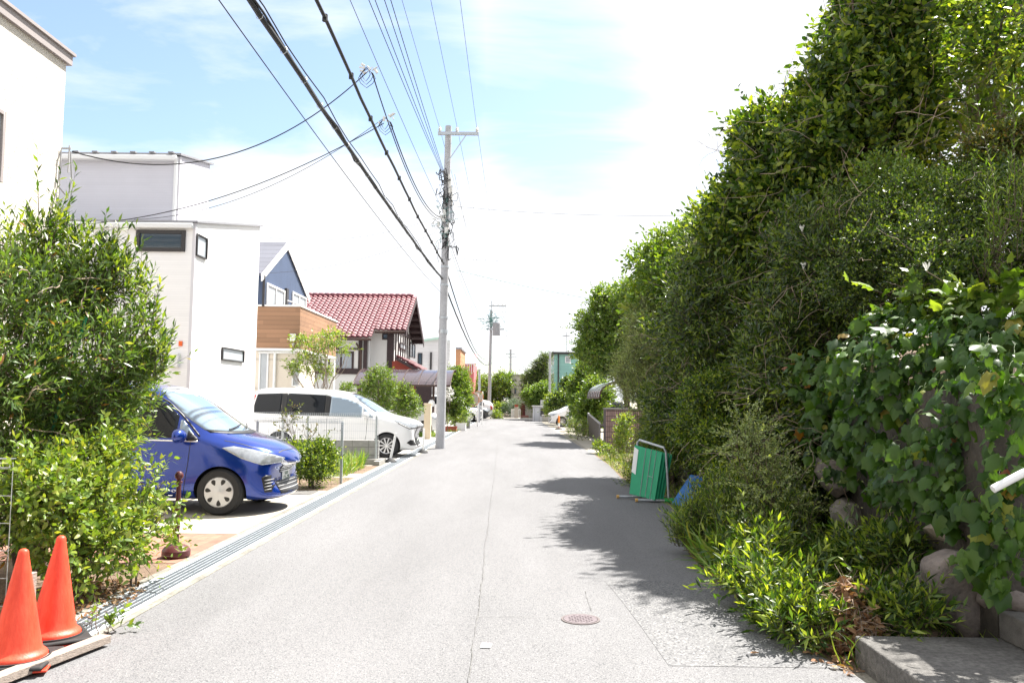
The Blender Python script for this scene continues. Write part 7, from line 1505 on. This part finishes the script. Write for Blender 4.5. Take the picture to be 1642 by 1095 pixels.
# leaf pile and fallen leaves
def litter(name, label, cx, cy, rx, ry, hz, n, size, seed, kind='ovate', cat='dead leaves', kd='stuff', m='leaf_dead'):
    r = np.random.default_rng(seed); u = np.sqrt(r.uniform(0, 1, n)); t = r.uniform(0, 6.283, n); p = np.stack([cx + u * np.cos(t) * rx, cy + u * np.sin(t) * ry, hz * (1 - u ** 1.5) * r.uniform(.75, 1.05, n) + .012], 1)
    d = norm(r.normal(size=(n, 3)) * [1, 1, .55]); nn = norm(r.normal(size=(n, 3)) * .5 + [0, 0, 1]); root = thing(name, label, cat, (cx, cy, 0)); root['kind'] = kd; leaves_mesh('leaves', kind, p, d, nn, size * r.uniform(.5, 1.3, n), MATS[m], root)
    if hz > .1: pa = np.stack([p, p + d * .07 + [0, 0, .02], p + d * .16 + r.normal(size=(n, 3)) * .02], 1)[::4]; pa[:, :, 2] = np.maximum(pa[:, :, 2], .01); twigs_mesh('dry_stems', pa, .003, MATS['dead_twig'], root)
pl = G(1360, 1040); litter('dead_leaf_pile', 'heap of brown dead leaves and stems beside the concrete step', P(1365, 985, 5.45).x, 5.5, .22, .34, .42, 1500, .075, 91)
litter('leaf_litter', 'scattered brown leaves along the gutter by the step', 2.0, 5.6, .16, .7, .02, 160, .05, 92); litter('leaf_litter', 'dry brown leaf litter under the left shrub', -3.45, 6.3, .5, .8, .03, 900, .045, 93); litter('leaf_litter', 'rusty leaves strewn at the foot of the hedge weeds', 1.95, 7.6, .14, 1.2, .02, 220, .045, 94)
for i, (px, py, lab) in enumerate([(1203, 1050, 'single curled orange-brown leaf on the asphalt, left of two'), (1287, 1050, 'single curled tan leaf on the asphalt, right of two'), (1360, 1054, 'red-brown leaf at the foot of the concrete step')]):
    p = G(px, py); r = np.random.default_rng(i); root = thing('fallen_leaf', lab, 'leaf', tuple(p), 0, 'fallen leaves on the asphalt'); leaves_mesh('blade', 'ovate', np.array([[p.x, p.y, .015]]), norm(np.array([[1., .4 * i, .1]])), norm(np.array([[0, -.3, 1.]])), np.array([.055]), MATS['leaf_dead'], root)
p = G(779, 1036); q = MB(); q.prism([(p.x - .035, p.y - .045, .004), (p.x + .03, p.y - .047, .004), (p.x + .038, p.y + .04, .004), (p.x - .028, p.y + .047, .004)], (0, 0, .005)); q = tag(q.build('paint_mark', MATS['white_paint']), 'small white paint mark beside the asphalt joint', 'paint mark')
